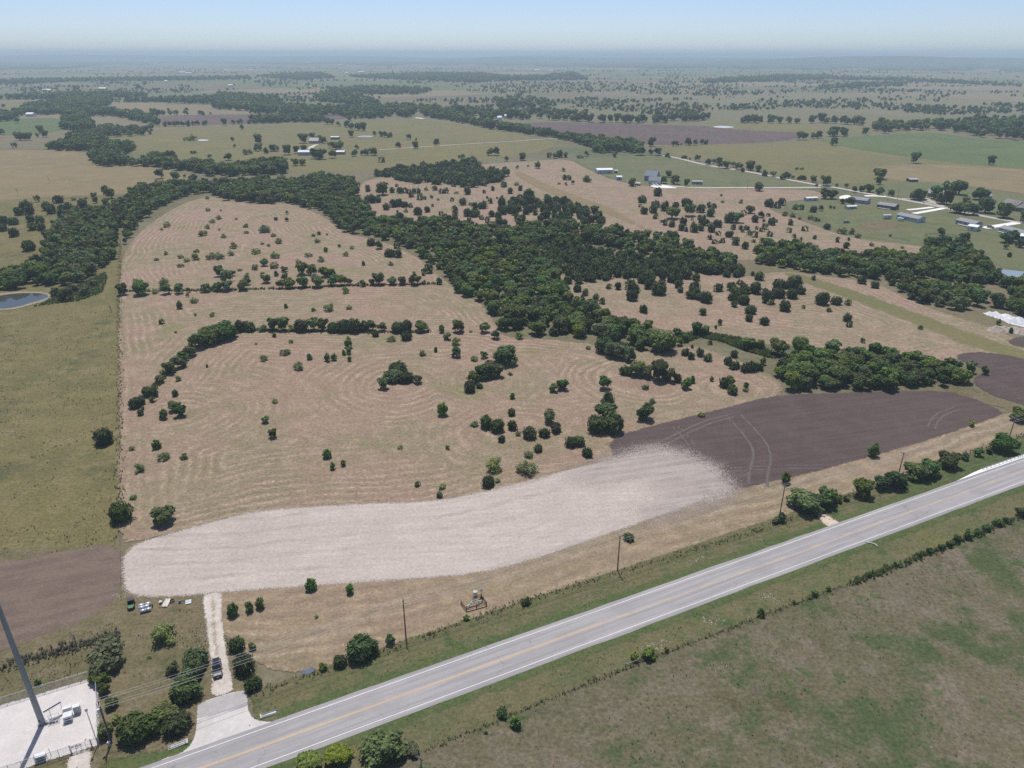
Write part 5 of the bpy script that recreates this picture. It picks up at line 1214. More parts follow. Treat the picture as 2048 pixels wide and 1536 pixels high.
# ------------------------------------------------------------------ fences
post_mesh = MB().cyl((0, 0, -.2), (0, 0, 1.35), .055, .05, 6).mesh('post', solid('dark fence wood', (.14, .115, .095), .9, var=.25))
tpost_mesh = MB().box((0, 0, .6), (.045, .06, 1.5)).mesh('post', solid('dull green steel post', (.1, .11, .09), .7, .2))
WIRE_DULL = solid('dull rusty wire', (.16, .13, .11), .8)
def fence(pts, label, gap=6.0, wires=(.45, .85, 1.2), world=False, wood_every=4, r=.008):
    P = np.array(pts if world else [G(*p) for p in pts])
    seg = np.linalg.norm(np.diff(P, axis=0), axis=1); cum = np.concatenate([[0], np.cumsum(seg)])
    n = int(cum[-1] / gap)
    S = np.linspace(0, cum[-1], n + 1)
    X = np.interp(S, cum, P[:, 0]); Y = np.interp(S, cum, P[:, 1])
    t = thing('wire_fence', label, 'fence', (X[0], Y[0], 0))
    rg = np.random.default_rng(int(abs(X[0]) * 10))
    for i in range(n + 1):
        o = link(bpy.data.objects.new('post', post_mesh if i % wood_every == 0 else tpost_mesh), t)
        o.location = (X[i] - X[0], Y[i] - Y[0], 0); o.rotation_euler = (rg.normal(0, .05), rg.normal(0, .05), 0)
    for z in wires:
        MB().tube([(X[i] - X[0], Y[i] - Y[0], z) for i in range(n + 1)], r, 3).build('wire', WIRE_DULL, t)
fence([(510, 1392), (640, 1342), (800, 1292), (950, 1236), (1050, 1202), (1240, 1148), (1400, 1097), (1560, 1047)], 'barbed wire fence between mown strip and road, left half')
fence([(1580, 1041), (1700, 992), (1900, 918), (2048, 870)], 'barbed wire fence between mown strip and road, right half')
LOWF = [(700, 1560), (840, 1506), (1000, 1440), (1251, 1338), (1502, 1241), (1735, 1156), (1911, 1087), (2039, 1037), (2250, 955)]
fence(LOWF[:4], 'wire fence below road, left of its wooden corner', gap=5)
fence([(1262, 1333)] + LOWF[4:8], 'wire fence below road, right of its wooden corner', gap=5)
fence([(243, 1200), (241, 1090), (240, 900), (239, 700), (238, 590)], 'wire fence along green pasture at left of mown tract', gap=8)
fence(zp('A', (-40, 850), (200, 780), (420, 710), (640, 655), (845, 600)), 'old post fence across rough grass left of driveway', gap=3.2, wood_every=1)
fence(zp('C', (885, 1190), (950, 1265), (1000, 1330), (1040, 1370)), 'short cross fence running off the lower fence corner', gap=4)
fence([(1140, 318), (1170, 334), (1258, 374), (1480, 380)], 'wire fence round farmhouse lawn', gap=9)
fence(zp('L', (230, 550), (560, 640), (640, 700), (900, 735), (1250, 805)), 'wire fence between mown slope and trailer homes', gap=9)
fence(zp('L', (690, 640), (880, 640), (1050, 590)), 'low fence between trailer home lawns', gap=6)
t = thing('fence_corner', 'braced wooden fence corner on lower fence beside yellow bush', 'fence corner', (*G(*ZO['C'](885, 1190)), 0), lrz)
MB().cyl((0, 0, -.2), (0, 0, 1.7), .12).build('post', WOOD_GREY, t); MB().cyl((3.2, 0, -.2), (3.2, 0, 1.6), .11).build('post', WOOD_GREY, t)
MB().cyl((0, 0, 1.3), (3.2, 0, 1.3), .07).build('brace_rail', WOOD_GREY, t)
for px, py, lb in [(506.5, 1354, 'tilted wooden post between round junipers right of car'), (489, 1308, 'wooden post behind round juniper right of car'), (408, 1312, 'wooden post left of driveway above juniper hedge'), (541, 1380, 'wooden post in verge right of driveway')]:
    x, y = G(px, py)
    t = thing('gate_post', lb, 'post', (x, y, 0)); t.rotation_euler = (random.uniform(-.1, .1), random.uniform(-.15, .1), 0)
    MB().cyl((0, 0, -.2), (0, 0, 2.1), .1, .09, 8).build('shaft', WOOD_GREY, t); MB().cyl((0, 0, 2.1), (0, 0, 2.13), .1, .05, 8).build('cap', STEEL, t)

# ------------------------------------------------------------------ tower yard
def mesh_mat():
    m, t, b = newmat('chain link mesh')
    k = NT(t)
    pos = k.n('ShaderNodeTexCoord').outputs['Object']
    b.inputs['Base Color'].default_value = (.4, .42, .42, 1); b.inputs['Roughness'].default_value = .5; b.inputs['Metallic'].default_value = .4
    tr = k.n('ShaderNodeBsdfTransparent'); mx = k.n('ShaderNodeMixShader')
    v = k.n('ShaderNodeTexVoronoi', feature='DISTANCE_TO_EDGE'); v.inputs['Scale'].default_value = 16
    k.l(pos, v.inputs['Vector'])
    k.l(k.ramp(v.outputs['Distance'], .05, .025), mx.inputs[0])
    k.l(tr.outputs[0], mx.inputs[1]); k.l(b.outputs[0], mx.inputs[2]); k.l(mx.outputs[0], t.nodes['Material Output'].inputs['Surface'])
    return m
CHAIN = mesh_mat()
yp_mesh = MB().cyl((0, 0, -.2), (0, 0, 2.3), .045, n=8).mesh('post', STEEL)
def chain_fence(p0, p1, label, n):
    a = Vector((*G(*p0), 0)); b = Vector((*G(*p1), 0)); L = (b - a).length
    t = thing('chain_link_fence', label, 'fence', a, math.atan2((b - a).y, (b - a).x), 'chain link fences round the tower yard')
    for i in range(n + 1):
        o = link(bpy.data.objects.new('post', yp_mesh), t); o.location = (L * i / n, 0, 0)
    MB().cyl((0, 0, 2.2), (L, 0, 2.2), .03, n=6).build('top_rail', STEEL, t)
    MB().add([(0, .01, .05), (L, .01, .05), (L, .01, 2.18), (0, .01, 2.18)], [(0, 1, 2, 3)]).build('mesh_panel', CHAIN, t)
    for z in (2.32, 2.42): MB().tube([(0, 0, z), (L, 0, z)], .006, 3).build('barbed_strand', STEEL, t)
chain_fence((-60, 1432), (187, 1357), 'chain link fence at back of gravel tower yard', 10)
chain_fence((195, 1359), (199, 1491), 'chain link fence at right side of gravel tower yard', 6)
chain_fence((75, 1531), (143, 1509), 'chain link fence at front of gravel yard beside gate', 3)
chain_fence((-60, 1573), (73, 1531.5), 'chain link fence at front left of gravel yard', 5)
chain_fence((186, 1495.5), (198, 1491.8), 'short chain link panel right of yard gate', 1)
a = Vector((*G(144, 1508.5), 0)); b = Vector((*G(185, 1496), 0)); Lg = (b - a).length
t = thing('double_gate', 'double chain link gate closing the gravel tower yard', 'gate', a, math.atan2((b - a).y, (b - a).x))
for x in (0, Lg): MB().cyl((x, 0, -.2), (x, 0, 2.5), .07).build('gate_post', STEEL, t)
for s in (0, 1):
    x0, x1 = (.12, Lg / 2 - .05) if s == 0 else (Lg / 2 + .05, Lg - .12)
    lf = MB()
    for z in (.2, 1.2, 2.1): lf.cyl((x0, 0, z), (x1, 0, z), .03, n=6)
    for x in (x0, (x0 + x1) / 2, x1): lf.cyl((x, 0, .17), (x, 0, 2.13), .03, n=6)
    lo_ = lf.build('gate_leaf', STEEL, t)
    MB().add([(x0, .01, .2), (x1, .01, .2), (x1, .01, 2.1), (x0, .01, 2.1)], [(0, 1, 2, 3)]).build('mesh_panel', CHAIN, lo_)
    if s == 0:
        for k in range(3): MB().box((x0 + .35 + k * .62, -.05, 1.75), (.5, .02, .4)).build('notice_plate', WHITE_BOX, lo_)
        MB().box((x0 + .9, -.05, 1.2), (.35, .02, .25)).build('notice_plate', GREY_BOX, lo_)
tx, ty = G(85.8, 1449)
TOWER = solid('weathered grey monopole steel', (.27, .29, .31), .55, .35, .06, .4)
t = thing('monopole_tower', 'tall tapering grey steel monopole rising from gravel yard', 'tower', (tx, ty, 0))
sh = MB()
sh.loft([[(r * math.cos(a_), r * math.sin(a_), z) for a_ in np.linspace(0, 2 * math.pi, 18, endpoint=False)] for z, r in ((.25, .56), (12, .5), (24, .44), (42, .36))])
sh.build('shaft', TOWER, t)
MB().cyl((0, 0, 0), (0, 0, .28), .95, n=20).build('foundation', solid('poured concrete', (.45, .43, .41), .9), t)
MB().cyl((0, 0, .28), (0, 0, .36), .8, n=20).build('base_plate', TOWER, t)
MB().box((.02, -.555, 1.6), (.22, .06, .55)).build('cable_port', BLACK, t)
for k in range(10):
    a_ = 2 * math.pi * k / 10
    MB().cyl((.7 * math.cos(a_), .7 * math.sin(a_), .36), (.7 * math.cos(a_), .7 * math.sin(a_), .5), .04, n=6).build('anchor_bolt', STEEL, t)
for rr in (.66,): 
    MB().tube([(rr * math.cos(a_), rr * math.sin(a_), 1.2) for a_ in np.linspace(0, 2 * math.pi, 20)], .03, 5).build('ground_ring', STEEL, t)
def YZ(zx, zy): return G(zx / 7.458, 1330 + zy / 7.458)
yrz = math.atan2(G(187, 1357)[1] - G(0, 1413)[1], G(187, 1357)[0] - G(0, 1413)[0])
def cabinet(zx, zy, d, label, mat, extra=True):
    x, y = YZ(zx, zy)
    t = thing('equipment_cabinet', label, 'cabinet', (x, y, 0), yrz)
    MB().box((0, 0, .1), (d[0] + .3, d[1] + .3, .2)).build('plinth', solid('poured concrete', (.45, .43, .41), .9), t)
    MB().box((0, 0, .2 + d[2] / 2), d).build('housing', mat, t)
    MB().box((0, 0, .23 + d[2]), (d[0] + .12, d[1] + .12, .07)).build('roof', WHITE_BOX, t)
    if extra:
        for k in range(2):
            MB().box((0, -d[1] / 2 - .015, .55 + k * .55 * d[2] / 1.4), (d[0] * .7, .03, .2)).build('louvre', BLACK, t)
    MB().box((d[0] * .3, -d[1] / 2 - .03, .2 + d[2] * .6), (.05, .05, .2)).build('handle', STEEL, t)
    return t
cabinet(1035, 830, (1.5, 1.3, 1.5), 'white louvred cabinet nearest the monopole', WHITE_BOX)
cabinet(1170, 720, (1.2, .8, 1.9), 'tall grey cabinet at right end of tower equipment', GREY_BOX, False)
cabinet(1015, 690, (1.5, .7, .9), 'low white cabinet behind louvred cabinet', WHITE_BOX, False)
x, y = YZ(820, 850)
t = thing('equipment_rack', 'open steel frame of small boxes beside the monopole', 'rack', (x, y, 0), yrz)
for px_, py_ in ((-.9, -.5), (.9, -.5), (-.9, .5), (.9, .5)): MB().cyl((px_, py_, 0), (px_, py_, 1.6), .04, n=6).build('leg', STEEL, t)
MB().box((0, -.5, 1.55), (1.8, .05, .06)).box((0, .5, 1.55), (1.8, .05, .06)).box((0, -.5, .8), (1.8, .05, .06)).box((0, .5, .8), (1.8, .05, .06)).build('frame_rail', STEEL, t)
for k, (bx_, bz) in enumerate(((-.55, 1.15), (0, 1.2), (.5, 1.1), (-.2, .55))): MB().box((bx_, 0, bz), (.42, .35, .5)).build('unit_box', WHITE_BOX if k % 2 else GREY_BOX, t)
a = Vector((tx + .5, ty + .5, 2.7)); b = Vector((*YZ(960, 700), 2.7))
t = thing('cable_bridge', 'raised grey cable bridge from monopole to cabinets', 'cable bridge', (a.x, a.y, 0), math.atan2(b.y - a.y, b.x - a.x))
Lb = (b - a).length
MB().box((Lb / 2, 0, 2.7), (Lb, .55, .06)).build('tray', STEEL, t)
for x_ in (Lb * .3, Lb * .95): MB().cyl((x_, 0, 0), (x_, 0, 2.68), .05, n=6).build('support_post', STEEL, t)
MB().tube([(0, .1, 2.78), (Lb, .1, 2.78)], .05, 5).tube([(0, -.1, 2.78), (Lb, -.1, 2.78)], .05, 5).build('cables', BLACK, t)
t = cabinet(628, 1425, (1.6, .9, 1.3), 'white cabinet on legs inside front fence of yard', WHITE_BOX)
for zx, zy, lb in [(545, 1470, 'steel post left of front yard cabinet'), (770, 1370, 'bent steel pipe right of front yard cabinet')]:
    x, y = YZ(zx, zy)
    t = thing('bollard', lb, 'post', (x, y, 0)); MB().cyl((0, 0, 0), (0, 0, 2.2), .05, n=8).build('shaft', GREY_BOX, t); MB().cyl((0, 0, 2.2), (0, 0, 2.26), .06, .03, n=8).build('cap', STEEL, t)
x, y = YZ(1462, 1195)
t = thing('antenna_mast', 'slim pale steel mast at right corner of gravel yard', 'mast', (x, y, 0))
MB().cyl((0, 0, 0), (0, 0, 9.5), .09, .07, n=8).build('shaft', STEEL, t); MB().box((0, 0, 9.3), (.35, .3, .7)).build('meter_box', WHITE_BOX, t)
x, y = YZ(1640, 1210)
t = thing('meter_pedestal', 'small white topped pedestal at foot of first pole', 'pedestal', (x, y, 0)); MB().box((0, 0, .5), (.5, .4, 1.0)).build('body', GREY_BOX, t); MB().box((0, 0, 1.04), (.56, .46, .1)).build('lid', WHITE_BOX, t)

# ------------------------------------------------------------------ vehicles
GLASS = solid('dark car glass', (.012, .015, .018), .08, 0, .02, spec=.7)
TYRE = solid('tyre rubber', (.02, .02, .02), .85)
RIM = solid('alloy rim', (.45, .45, .46), .35, .8)
def car(name, label, cat, loc, rz, paintm, L=4.9, Wd=1.94, Ht=1.75, group=None, parts=True):
    t = thing(name, label, cat, loc, rz, group)
    k = L / 4.9; w = Wd / 2
    def ring(x, zb, zt, wb, wt, zm):
        return [(x * k, -wb, zb), (x * k, -w * (wb / w) * 1.0, zm), (x * k, -wt, zt), (x * k, wt, zt), (x * k, wb, zm), (x * k, wb, zb)]
    body = MB().loft([ring(-2.45, .5, .95, w * .86, w * .82, .72), ring(-2.38, .35, 1.08, w * .96, w * .9, .75), ring(-1.6, .3, 1.12, w, w * .93, .8), ring(0, .3, 1.1, w, w * .93, .8), ring(1.0, .3, 1.08, w, w * .92, .8),
                      ring(1.75, .32, 1.0, w * .98, w * .86, .76), ring(2.25, .38, .9, w * .92, w * .76, .7), ring(2.45, .48, .78, w * .78, w * .62, .64)])
    body.build('body', paintm, t, smooth=False)
    cab = MB().add([(x * k, y * w, z) for x, y, z in ((-2.3, -.88, 1.09), (1.15, -.9, 1.07), (1.15, .9, 1.07), (-2.3, .88, 1.09), (-2.0, -.72, Ht - .05), (.3, -.72, Ht - .05), (.3, .72, Ht - .05), (-2.0, .72, Ht - .05))],
                   [(4, 5, 6, 7), (0, 1, 5, 4), (1, 2, 6, 5), (2, 3, 7, 6), (3, 0, 4, 7)])
    gl = cab.build('windows', GLASS, t)
    rf = MB().box((-.85 * k, 0, Ht - .02), (2.4 * k, w * 1.5, .07)).build('roof', paintm, t)
    if parts:
        MB().box((-.25 * k, 0, Ht + .022), (.95 * k, w * 1.0, .015)).build('sunroof', GLASS, rf)
        for s in (-1, 1): MB().tube([(-1.8 * k, s * w * .7, Ht + .05), (.1 * k, s * w * .7, Ht + .05)], .025, 5).build('roof_rail', STEEL, rf)
        for s in (-1, 1):
            MB().tube([(1.13 * k, s * w * .9, 1.1), (.3 * k, s * w * .735, Ht - .03)], .05, 5).build('pillar', paintm, t)
            MB().tube([(-.45 * k, s * w * .92, 1.1), (-.5 * k, s * w * .735, Ht - .03)], .05, 5).build('pillar', paintm, t)
            MB().box((.95 * k, s * (w + .1), 1.15), (.15, .22, .16)).build('mirror', paintm, t)
            MB().box((2.28 * k, s * w * .66, .8), (.16, .3, .1)).build('headlight', CERAMIC, t)
            MB().box((-2.44 * k, s * w * .75, .9), (.06, .22, .3)).build('tail_light', solid('red lens', (.35, .02, .02), .3), t)
        MB().box((2.47 * k, 0, .58), (.03, .5, .16)).build('number_plate', CERAMIC, t)
    for x in (-1.5, 1.5):
        for s in (-1, 1):
            wh = MB().cyl((x * k, s * w * .82, .36), (x * k, s * w * 1.005, .36), .36, n=16).build('wheel', TYRE, t)
            MB().cyl((x * k, s * w * 1.0, .36), (x * k, s * w * 1.02, .36), .22, n=10).build('rim', RIM, wh)
    return t
NAVY = solid('dark blue black car paint', (.018, .02, .03), .25, .2, .02, spec=.6)
CARW = solid('white car paint', (.75, .75, .75), .3, 0, .02, spec=.6)
GREYC = solid('grey car paint', (.3, .31, .33), .3, .2, .02)
ca = G(435.5, 1348); cb = G(438, 1330)
car('parked_car', 'dark sport utility car facing the road on dirt driveway', 'car', (*G(435.5, 1343), zd + .01), math.atan2(G(437, 1362)[1] - G(433.5, 1322)[1], G(437, 1362)[0] - G(433.5, 1322)[0]), NAVY)
for px, py, m, lb in [(1306.5, 370.5, CARW, 'leftmost white car before grey farmhouse garage'), (1313, 371, CARW, 'middle white car before grey farmhouse garage'), (1319.5, 371, GREYC, 'rightmost car before grey farmhouse garage')]:
    car('parked_car', lb, 'car', (*G(px, py), .22), R(-75), m, parts=False, group='cars before the farmhouse garage')
car('parked_car', 'grey car on white drive right of grey home', 'car', (*G(*ZO['L'](1735, 690)), .22), R(-10), GREYC, parts=False)
car('pickup_truck', 'silver vehicle parked in grass below blue trailer home', 'truck', (*G(*ZO['L'](722, 655)), .2), R(15), GREYC, L=5.6, parts=False)
car('parked_car', 'dark vehicle under shelter by white gabled shed far left', 'car', (*G(*ZO['N'](265, 875)), .2), R(0), NAVY, parts=False)
# caravan
x, y = G(*ZO['L'](1006, 626))
t = thing('caravan', 'white travel trailer parked left of pale blue home', 'caravan', (x, y, .2), R(8))
MB().loft([[(-3.6, yy, zz__) for yy, zz__ in ((-1.2, .5), (-1.2, 3.0), (1.2, 3.0), (1.2, .5))], [(3.3, yy, zz__) for yy, zz__ in ((-1.2, .5), (-1.2, 3.0), (1.2, 3.0), (1.2, .5))], [(3.7, yy, zz__) for yy, zz__ in ((-1.1, .8), (-1.1, 2.4), (1.1, 2.4), (1.1, .8))]]).build('body', WHITE_BOX, t)
MB().box((.8, -1.22, 2.0), (1.0, .05, .8)).build('window', GLASS, t); MB().box((-2.0, -1.22, 1.6), (.8, .05, 1.7)).build('door', GREY_BOX, t)
for xx in (-.6, .4): MB().cyl((xx, -1.1, .3), (xx, -.85, .3), .34, n=10).build('wheel', TYRE, t)
# side-by-side buggy
def ZZ(zx, zy): return G(230 + zx / 11.818, 1180 + zy / 11.818)
GREEN = solid('green moulded plastic', (.07, .19, .085), .4)
x, y = ZZ(395, 400)
fx, fy = ZZ(390, 470); bx_, by_ = ZZ(400, 260)
t = thing('utility_buggy', 'green and black off road buggy at edge of pale strip', 'buggy', (x, y, zd), math.atan2(fy - by_, fx - bx_))
MB().box((-.95, 0, .75), (1.1, 1.45, .4)).build('cargo_bed', solid('black bed', (.025, .025, .03), .6), t)
MB().loft([[(.35, -.7, .4), (.35, -.7, .95), (.35, .7, .95), (.35, .7, .4)], [(1.1, -.66, .42), (1.1, -.6, .9), (1.1, .6, .9), (1.1, .66, .42)], [(1.5, -.5, .48), (1.5, -.45, .72), (1.5, .45, .72), (1.5, .5, .48)]]).build('bonnet', GREEN, t)
MB().box((-.25, 0, .7), (1.0, 1.3, .25)).box((-.5, 0, 1.05), (.15, 1.25, .6)).build('seat', BLACK, t)
cg = MB()
for s in (-.62, .62): cg.tube([(.5, s, .9), (.15, s * .92, 1.85), (-.65, s * .92, 1.85), (-.75, s, .8)], .035, 6)
cg.build('roll_cage', BLACK, t)
MB().box((-.25, 0, 1.9), (1.1, 1.3, .06)).build('roof', solid('slate buggy roof', (.05, .055, .07), .4), t)
for xx in (-1.0, .95):
    for s in (-1, 1): MB().cyl((xx, s * .55, .33), (xx, s * .8, .33), .33, n=12).build('wheel', TYRE, t)
# silver rolls, lumber, coil, engine, panels
ROLL = solid('silver wrapped roll', (.6, .62, .65), .35, .5, .1)
rrz = math.atan2(ZZ(850, 470)[1] - ZZ(620, 520)[1], ZZ(850, 470)[0] - ZZ(620, 520)[0])
for i, (zx, zy) in enumerate([(670, 540), (800, 505), (640, 465), (760, 435), (630, 410), (790, 375)]):
    x, y = ZZ(zx, zy)
    w1 = ['front', 'middle', 'back'][i // 2]; w2 = ['left', 'right'][i % 2]
    t = thing('wire_roll', f'silver roll lying in {w1} row, {w2} one, beside buggy', 'roll', (x, y, zd), rrz, 'silver rolls stacked beside the buggy')
    MB().cyl((-.6, 0, .42), (.6, 0, .42), .42, n=16).build('roll_body', ROLL, t, True); MB().cyl((-.615, 0, .42), (.615, 0, .42), .12, n=8).build('core_tube', BLACK, t)
x, y = ZZ(895, 410)
t = thing('rubber_tyre', 'dark tyre leaning at end of silver rolls', 'tyre', (x, y, zd), rrz); MB().tube([(0, .3 * math.cos(a_), .4 + .3 * math.sin(a_)) for a_ in np.linspace(0, 2 * math.pi, 18)], .1, 8).build('tread', TYRE, t)
BOARD = solid('pale sawn lumber', (.6, .55, .48), .8, var=.12)
x, y = ZZ(1195, 380)
t = thing('lumber_stack', 'stack of pale boards on edge of tilled strip', 'lumber', (x, y, zd), rrz + R(72))
for k in range(6): MB().box((.6 + (k % 3) * .12, -.55 + k * .22, .18 + .05 * (k % 2)), (2.7, .19, .07), rz=random.uniform(-.05, .05)).build('board', BOARD, t)
for xx in (0, 1.3): MB().box((xx, 0, .07), (.1, 1.4, .14)).build('bearer', WOOD_GREY, t)
x, y = ZZ(1085, 320); t = thing('plastic_tub', 'small pale tub left of board stack', 'tub', (x, y, zd)); MB().cyl((0, 0, 0), (0, 0, .45), .3, .38, n=14).build('bowl', GREY_BOX, t); MB().tube([(.38 * math.cos(a_), .38 * math.sin(a_), .45) for a_ in np.linspace(0, 6.283, 16)], .03, 5).build('rim', CERAMIC, t)
x, y = ZZ(1360, 290); t = thing('hose_coil', 'brown coil of hose right of board stack', 'coil', (x, y, zd))
MB().tube([((.45 + .03 * (q % 3)) * math.cos(q * .5), (.45 + .03 * (q % 3)) * math.sin(q * .5), .06 + q * .006) for q in range(70)], .05, 6).build('hose', solid('brown hose', (.16, .11, .06), .6), t)
x, y = ZZ(1540, 310); t = thing('water_pump', 'blue grey motor pump lying near driveway', 'pump', (x, y, zd), rrz)
MB().cyl((-.35, 0, .35), (.35, 0, .35), .28, n=12).build('motor', solid('blue grey casting', (.12, .14, .2), .5, .3), t); MB().box((0, 0, .06), (.9, .6, .12)).build('base', STEEL, t); MB().cyl((.35, .05, .25), (1.1, .25, .2), .1, n=8).build('pipe', solid('rust', (.24, .1, .05), .85, var=.3), t)
x, y = ZZ(1740, 300); t = thing('panel_stack', 'flat stack of pale blue panels beside driveway top', 'panels', (x, y, zd), rrz)
for k in range(4): MB().box((0, (k - 1.5) * .34, .08 + .03 * k), (1.3, .3, .05)).build('panel', solid('pale blue panel', (.4, .47, .52), .5) if k % 2 else CERAMIC, t)
# roadside bits
def CU(px, py, rz, label):
    x, y = G(px, py)
    t = thing('culvert_grate', label, 'culvert', (x, y, zd - .05), rz, 'culvert ends beside the driveway mouth')
    MB().box((-1.7, 0, .2), (.25, 1.1, .5)).build('headwall', solid('poured concrete', (.45, .43, .41), .9), t)
    for s in (-.42, 0, .42): MB().cyl((-1.6, s, .38), (1.7, s, .08), .05, n=6).build('bar', STEEL, t)
    MB().cyl((-1.55, 0, .12), (1.2, 0, .02), .25, n=10).build('pipe', GREY_BOX, t)
CU(356, 1492, math.atan2(RD.y, RD.x) + math.pi, 'grey culvert grate left of concrete apron'); CU(540, 1430, math.atan2(RD.y, RD.x), 'grey culvert grate right of concrete apron')
for px, py, lb in [(372, 1489, 'white marker post beside left culvert grate'), (509, 1437, 'white marker post beside right culvert grate')]:
    x, y = G(px, py); t = thing('marker_post', lb, 'post', (x, y, 0), 0, 'marker posts beside the culverts'); MB().box((0, 0, .55), (.1, .04, 1.1)).build('blade', CERAMIC, t); MB().box((0, -.025, 1.0), (.09, .01, .14)).build('reflector', solid('amber reflector', (.6, .35, .05), .3), t)
x, y = G(617, 1347); t = thing('metal_sheet', 'crumpled pale blue metal sheet leaning on roadside fence', 'metal sheet', (x, y, .2), math.atan2(RD.y, RD.x))
MB().add([(-1.2, -.3, .0), (-.3, -.35, .05), (1.2, -.3, .1), (-1.2, .3, .75), (.2, .25, .85), (1.25, .3, .9)], [(0, 1, 4, 3), (1, 2, 5, 4)]).add([(-1.2, -.26, -.02), (-.3, -.31, .03), (1.2, -.26, .08), (-1.2, .34, .73), (.2, .29, .83), (1.25, .34, .88)], [(3, 4, 1, 0), (4, 5, 2, 1)]).build('sheet', solid('pale blue sheet', (.4, .47, .55), .4, .4), t)
for xx in (-.8, .8): MB().cyl((xx, .38, -.2), (xx, .38, .95), .04, n=6).build('prop', WOOD_GREY, t)
x, y = G(461, 1290); t = thing('fallen_gate', 'rusty brown panel lying beside driveway behind juniper', 'panel', (x, y, .2), R(-35))
MB().box((0, 0, .35), (2.2, .08, .7), rx=.5).build('panel', solid('rusty panel', (.17, .1, .08), .8, var=.25), t); MB().cyl((-1.1, .1, .0), (-1.1, -.1, 1.0), .05, n=6).build('stile', WOOD_GREY, t)
x, y = G(*ZO['D'](905, 1022)); t = thing('bent_pipe', 'white bent pipe lying in grass below road', 'pipe', (x, y, .15), R(-10))
MB().tube([(-1.6, .5, .25), (-.4, .35, .3), (.6, 0, .3), (1.0, -.7, .2)], .1, 8).build('tube', CERAMIC, t); MB().tube([(-1.75, .52, .25), (-1.6, .5, .25)], .13, 8).build('end_ring', STEEL, t)
# rusty pipe corral with valve gear
RUST = solid('rusty pipe', (.16, .075, .05), .85, .1, .3, 3)
def ZC(zx, zy): return G(880 + zx / 12.8, 1160 + zy / 12.8)
A_, B_, C_, D_ = ZC(540, 640), ZC(680, 815), ZC(1195, 670), ZC(1060, 470)
t = thing('pipe_corral', 'low rusty pipe corral open at back beside roadside fence', 'corral', (*B_, .14))
for q, (p0, p1) in enumerate(((A_, B_), (B_, C_), (C_, D_), ((A_[0] * .45 + D_[0] * .55, A_[1] * .45 + D_[1] * .55), D_))):
    for z in (.35, .7, 1.05): MB().cyl((p0[0] - B_[0], p0[1] - B_[1], z), (p1[0] - B_[0], p1[1] - B_[1], z), .06, n=6).build('rail', RUST, t)
for p in (A_, B_, C_, D_, ((B_[0] + C_[0]) / 2, (B_[1] + C_[1]) / 2)): MB().cyl((p[0] - B_[0], p[1] - B_[1], -.2), (p[0] - B_[0], p[1] - B_[1], 1.25), .1, n=8).build('post', RUST, t)
x, y = ZC(880, 660); t = thing('pipe_manifold', 'pale green valve manifold inside rusty pipe corral', 'valve manifold', (x, y, .14), lrz)
PG = solid('pale green pipe paint', (.3, .42, .36), .5)
MB().tube([(-2.2, -.2, .1), (-1.9, -.2, .6), (-.8, 0, .75), (.8, .1, .75), (1.9, .2, .6), (2.2, .2, .1)], .17, 8).build('main_pipe', PG, t)
for k, xx in enumerate((-.8, 0, .8)): MB().cyl((xx, .05, .7), (xx, .05, 1.25), .12, n=8).cyl((xx - .25, .05, 1.25), (xx + .25, .05, 1.25), .05, n=6).build('valve', PG if k % 2 else CERAMIC, t)
for xx in (-1.2, 1.2): MB().cyl((xx, .1, -.2), (xx, .1, .65), .09, n=6).build('stand', RUST, t)
x, y = ZC(905, 420); t = thing('storage_tank', 'small white domed tank behind rusty pipe corral', 'tank', (x, y, .14)); MB().cyl((0, 0, .35), (0, 0, 1.35), .5, n=16).cyl((0, 0, 1.35), (0, 0, 1.65), .5, .2, n=16).build('shell', CERAMIC, t); MB().cyl((0, 0, 0), (0, 0, .36), .42, n=10).build('stand', BLACK, t); MB().cyl((0, 0, 1.64), (0, 0, 1.74), .12, n=8).build('hatch', GREY_BOX, t)
x, y = ZC(1060, 430); t = thing('solar_panel', 'small solar panel on post behind rusty pipe corral', 'solar panel', (x, y, .14)); MB().cyl((0, 0, 0), (0, 0, 1.7), .05, n=6).build('post', STEEL, t); pn_ = MB().box((0, 0, 1.8), (.8, 1.0, .05), rx=-.4).build('panel', solid('dark solar cell', (.03, .04, .07), .2), t); MB().box((0, -.012, 1.775), (.88, 1.08, .03), rx=-.4).build('frame', STEEL, pn_)
# bridge shoulder and guard rail at the right
s_b = lambda px, py: (Vector((*G(px, py), 0)) - RA).dot(RD)
sb0 = s_b(1915, 967)
curb = MB().prism([road_pt(sb0, 4.9)[:2], road_pt(sb0 + 160, 4.9)[:2], road_pt(sb0 + 160, 6.2)[:2], road_pt(sb0 + 14, 6.2)[:2], road_pt(sb0 + 9, 5.9)[:2]], 0, zr + .12)
tag(curb.build('bridge_kerb', solid('new white concrete', (.74, .73, .71), .8, 0, .04)), 'white concrete bridge kerb at right end of road', 'kerb')
t = thing('guard_rail', 'steel guard rail on white kerb at right end of road', 'guard rail', road_pt(sb0 + 14, 5.75, zr + .12), math.atan2(RD.y, RD.x))
gp = MB().box((0, 0, .4), (.16, .16, .8)).mesh('post', STEEL)
for k in range(60):
    o = link(bpy.data.objects.new('post', gp), t); o.location = (k * 2, 0, 0)
MB().box((60, -.12, .62), (120, .06, .3)).build('rail', STEEL, t)

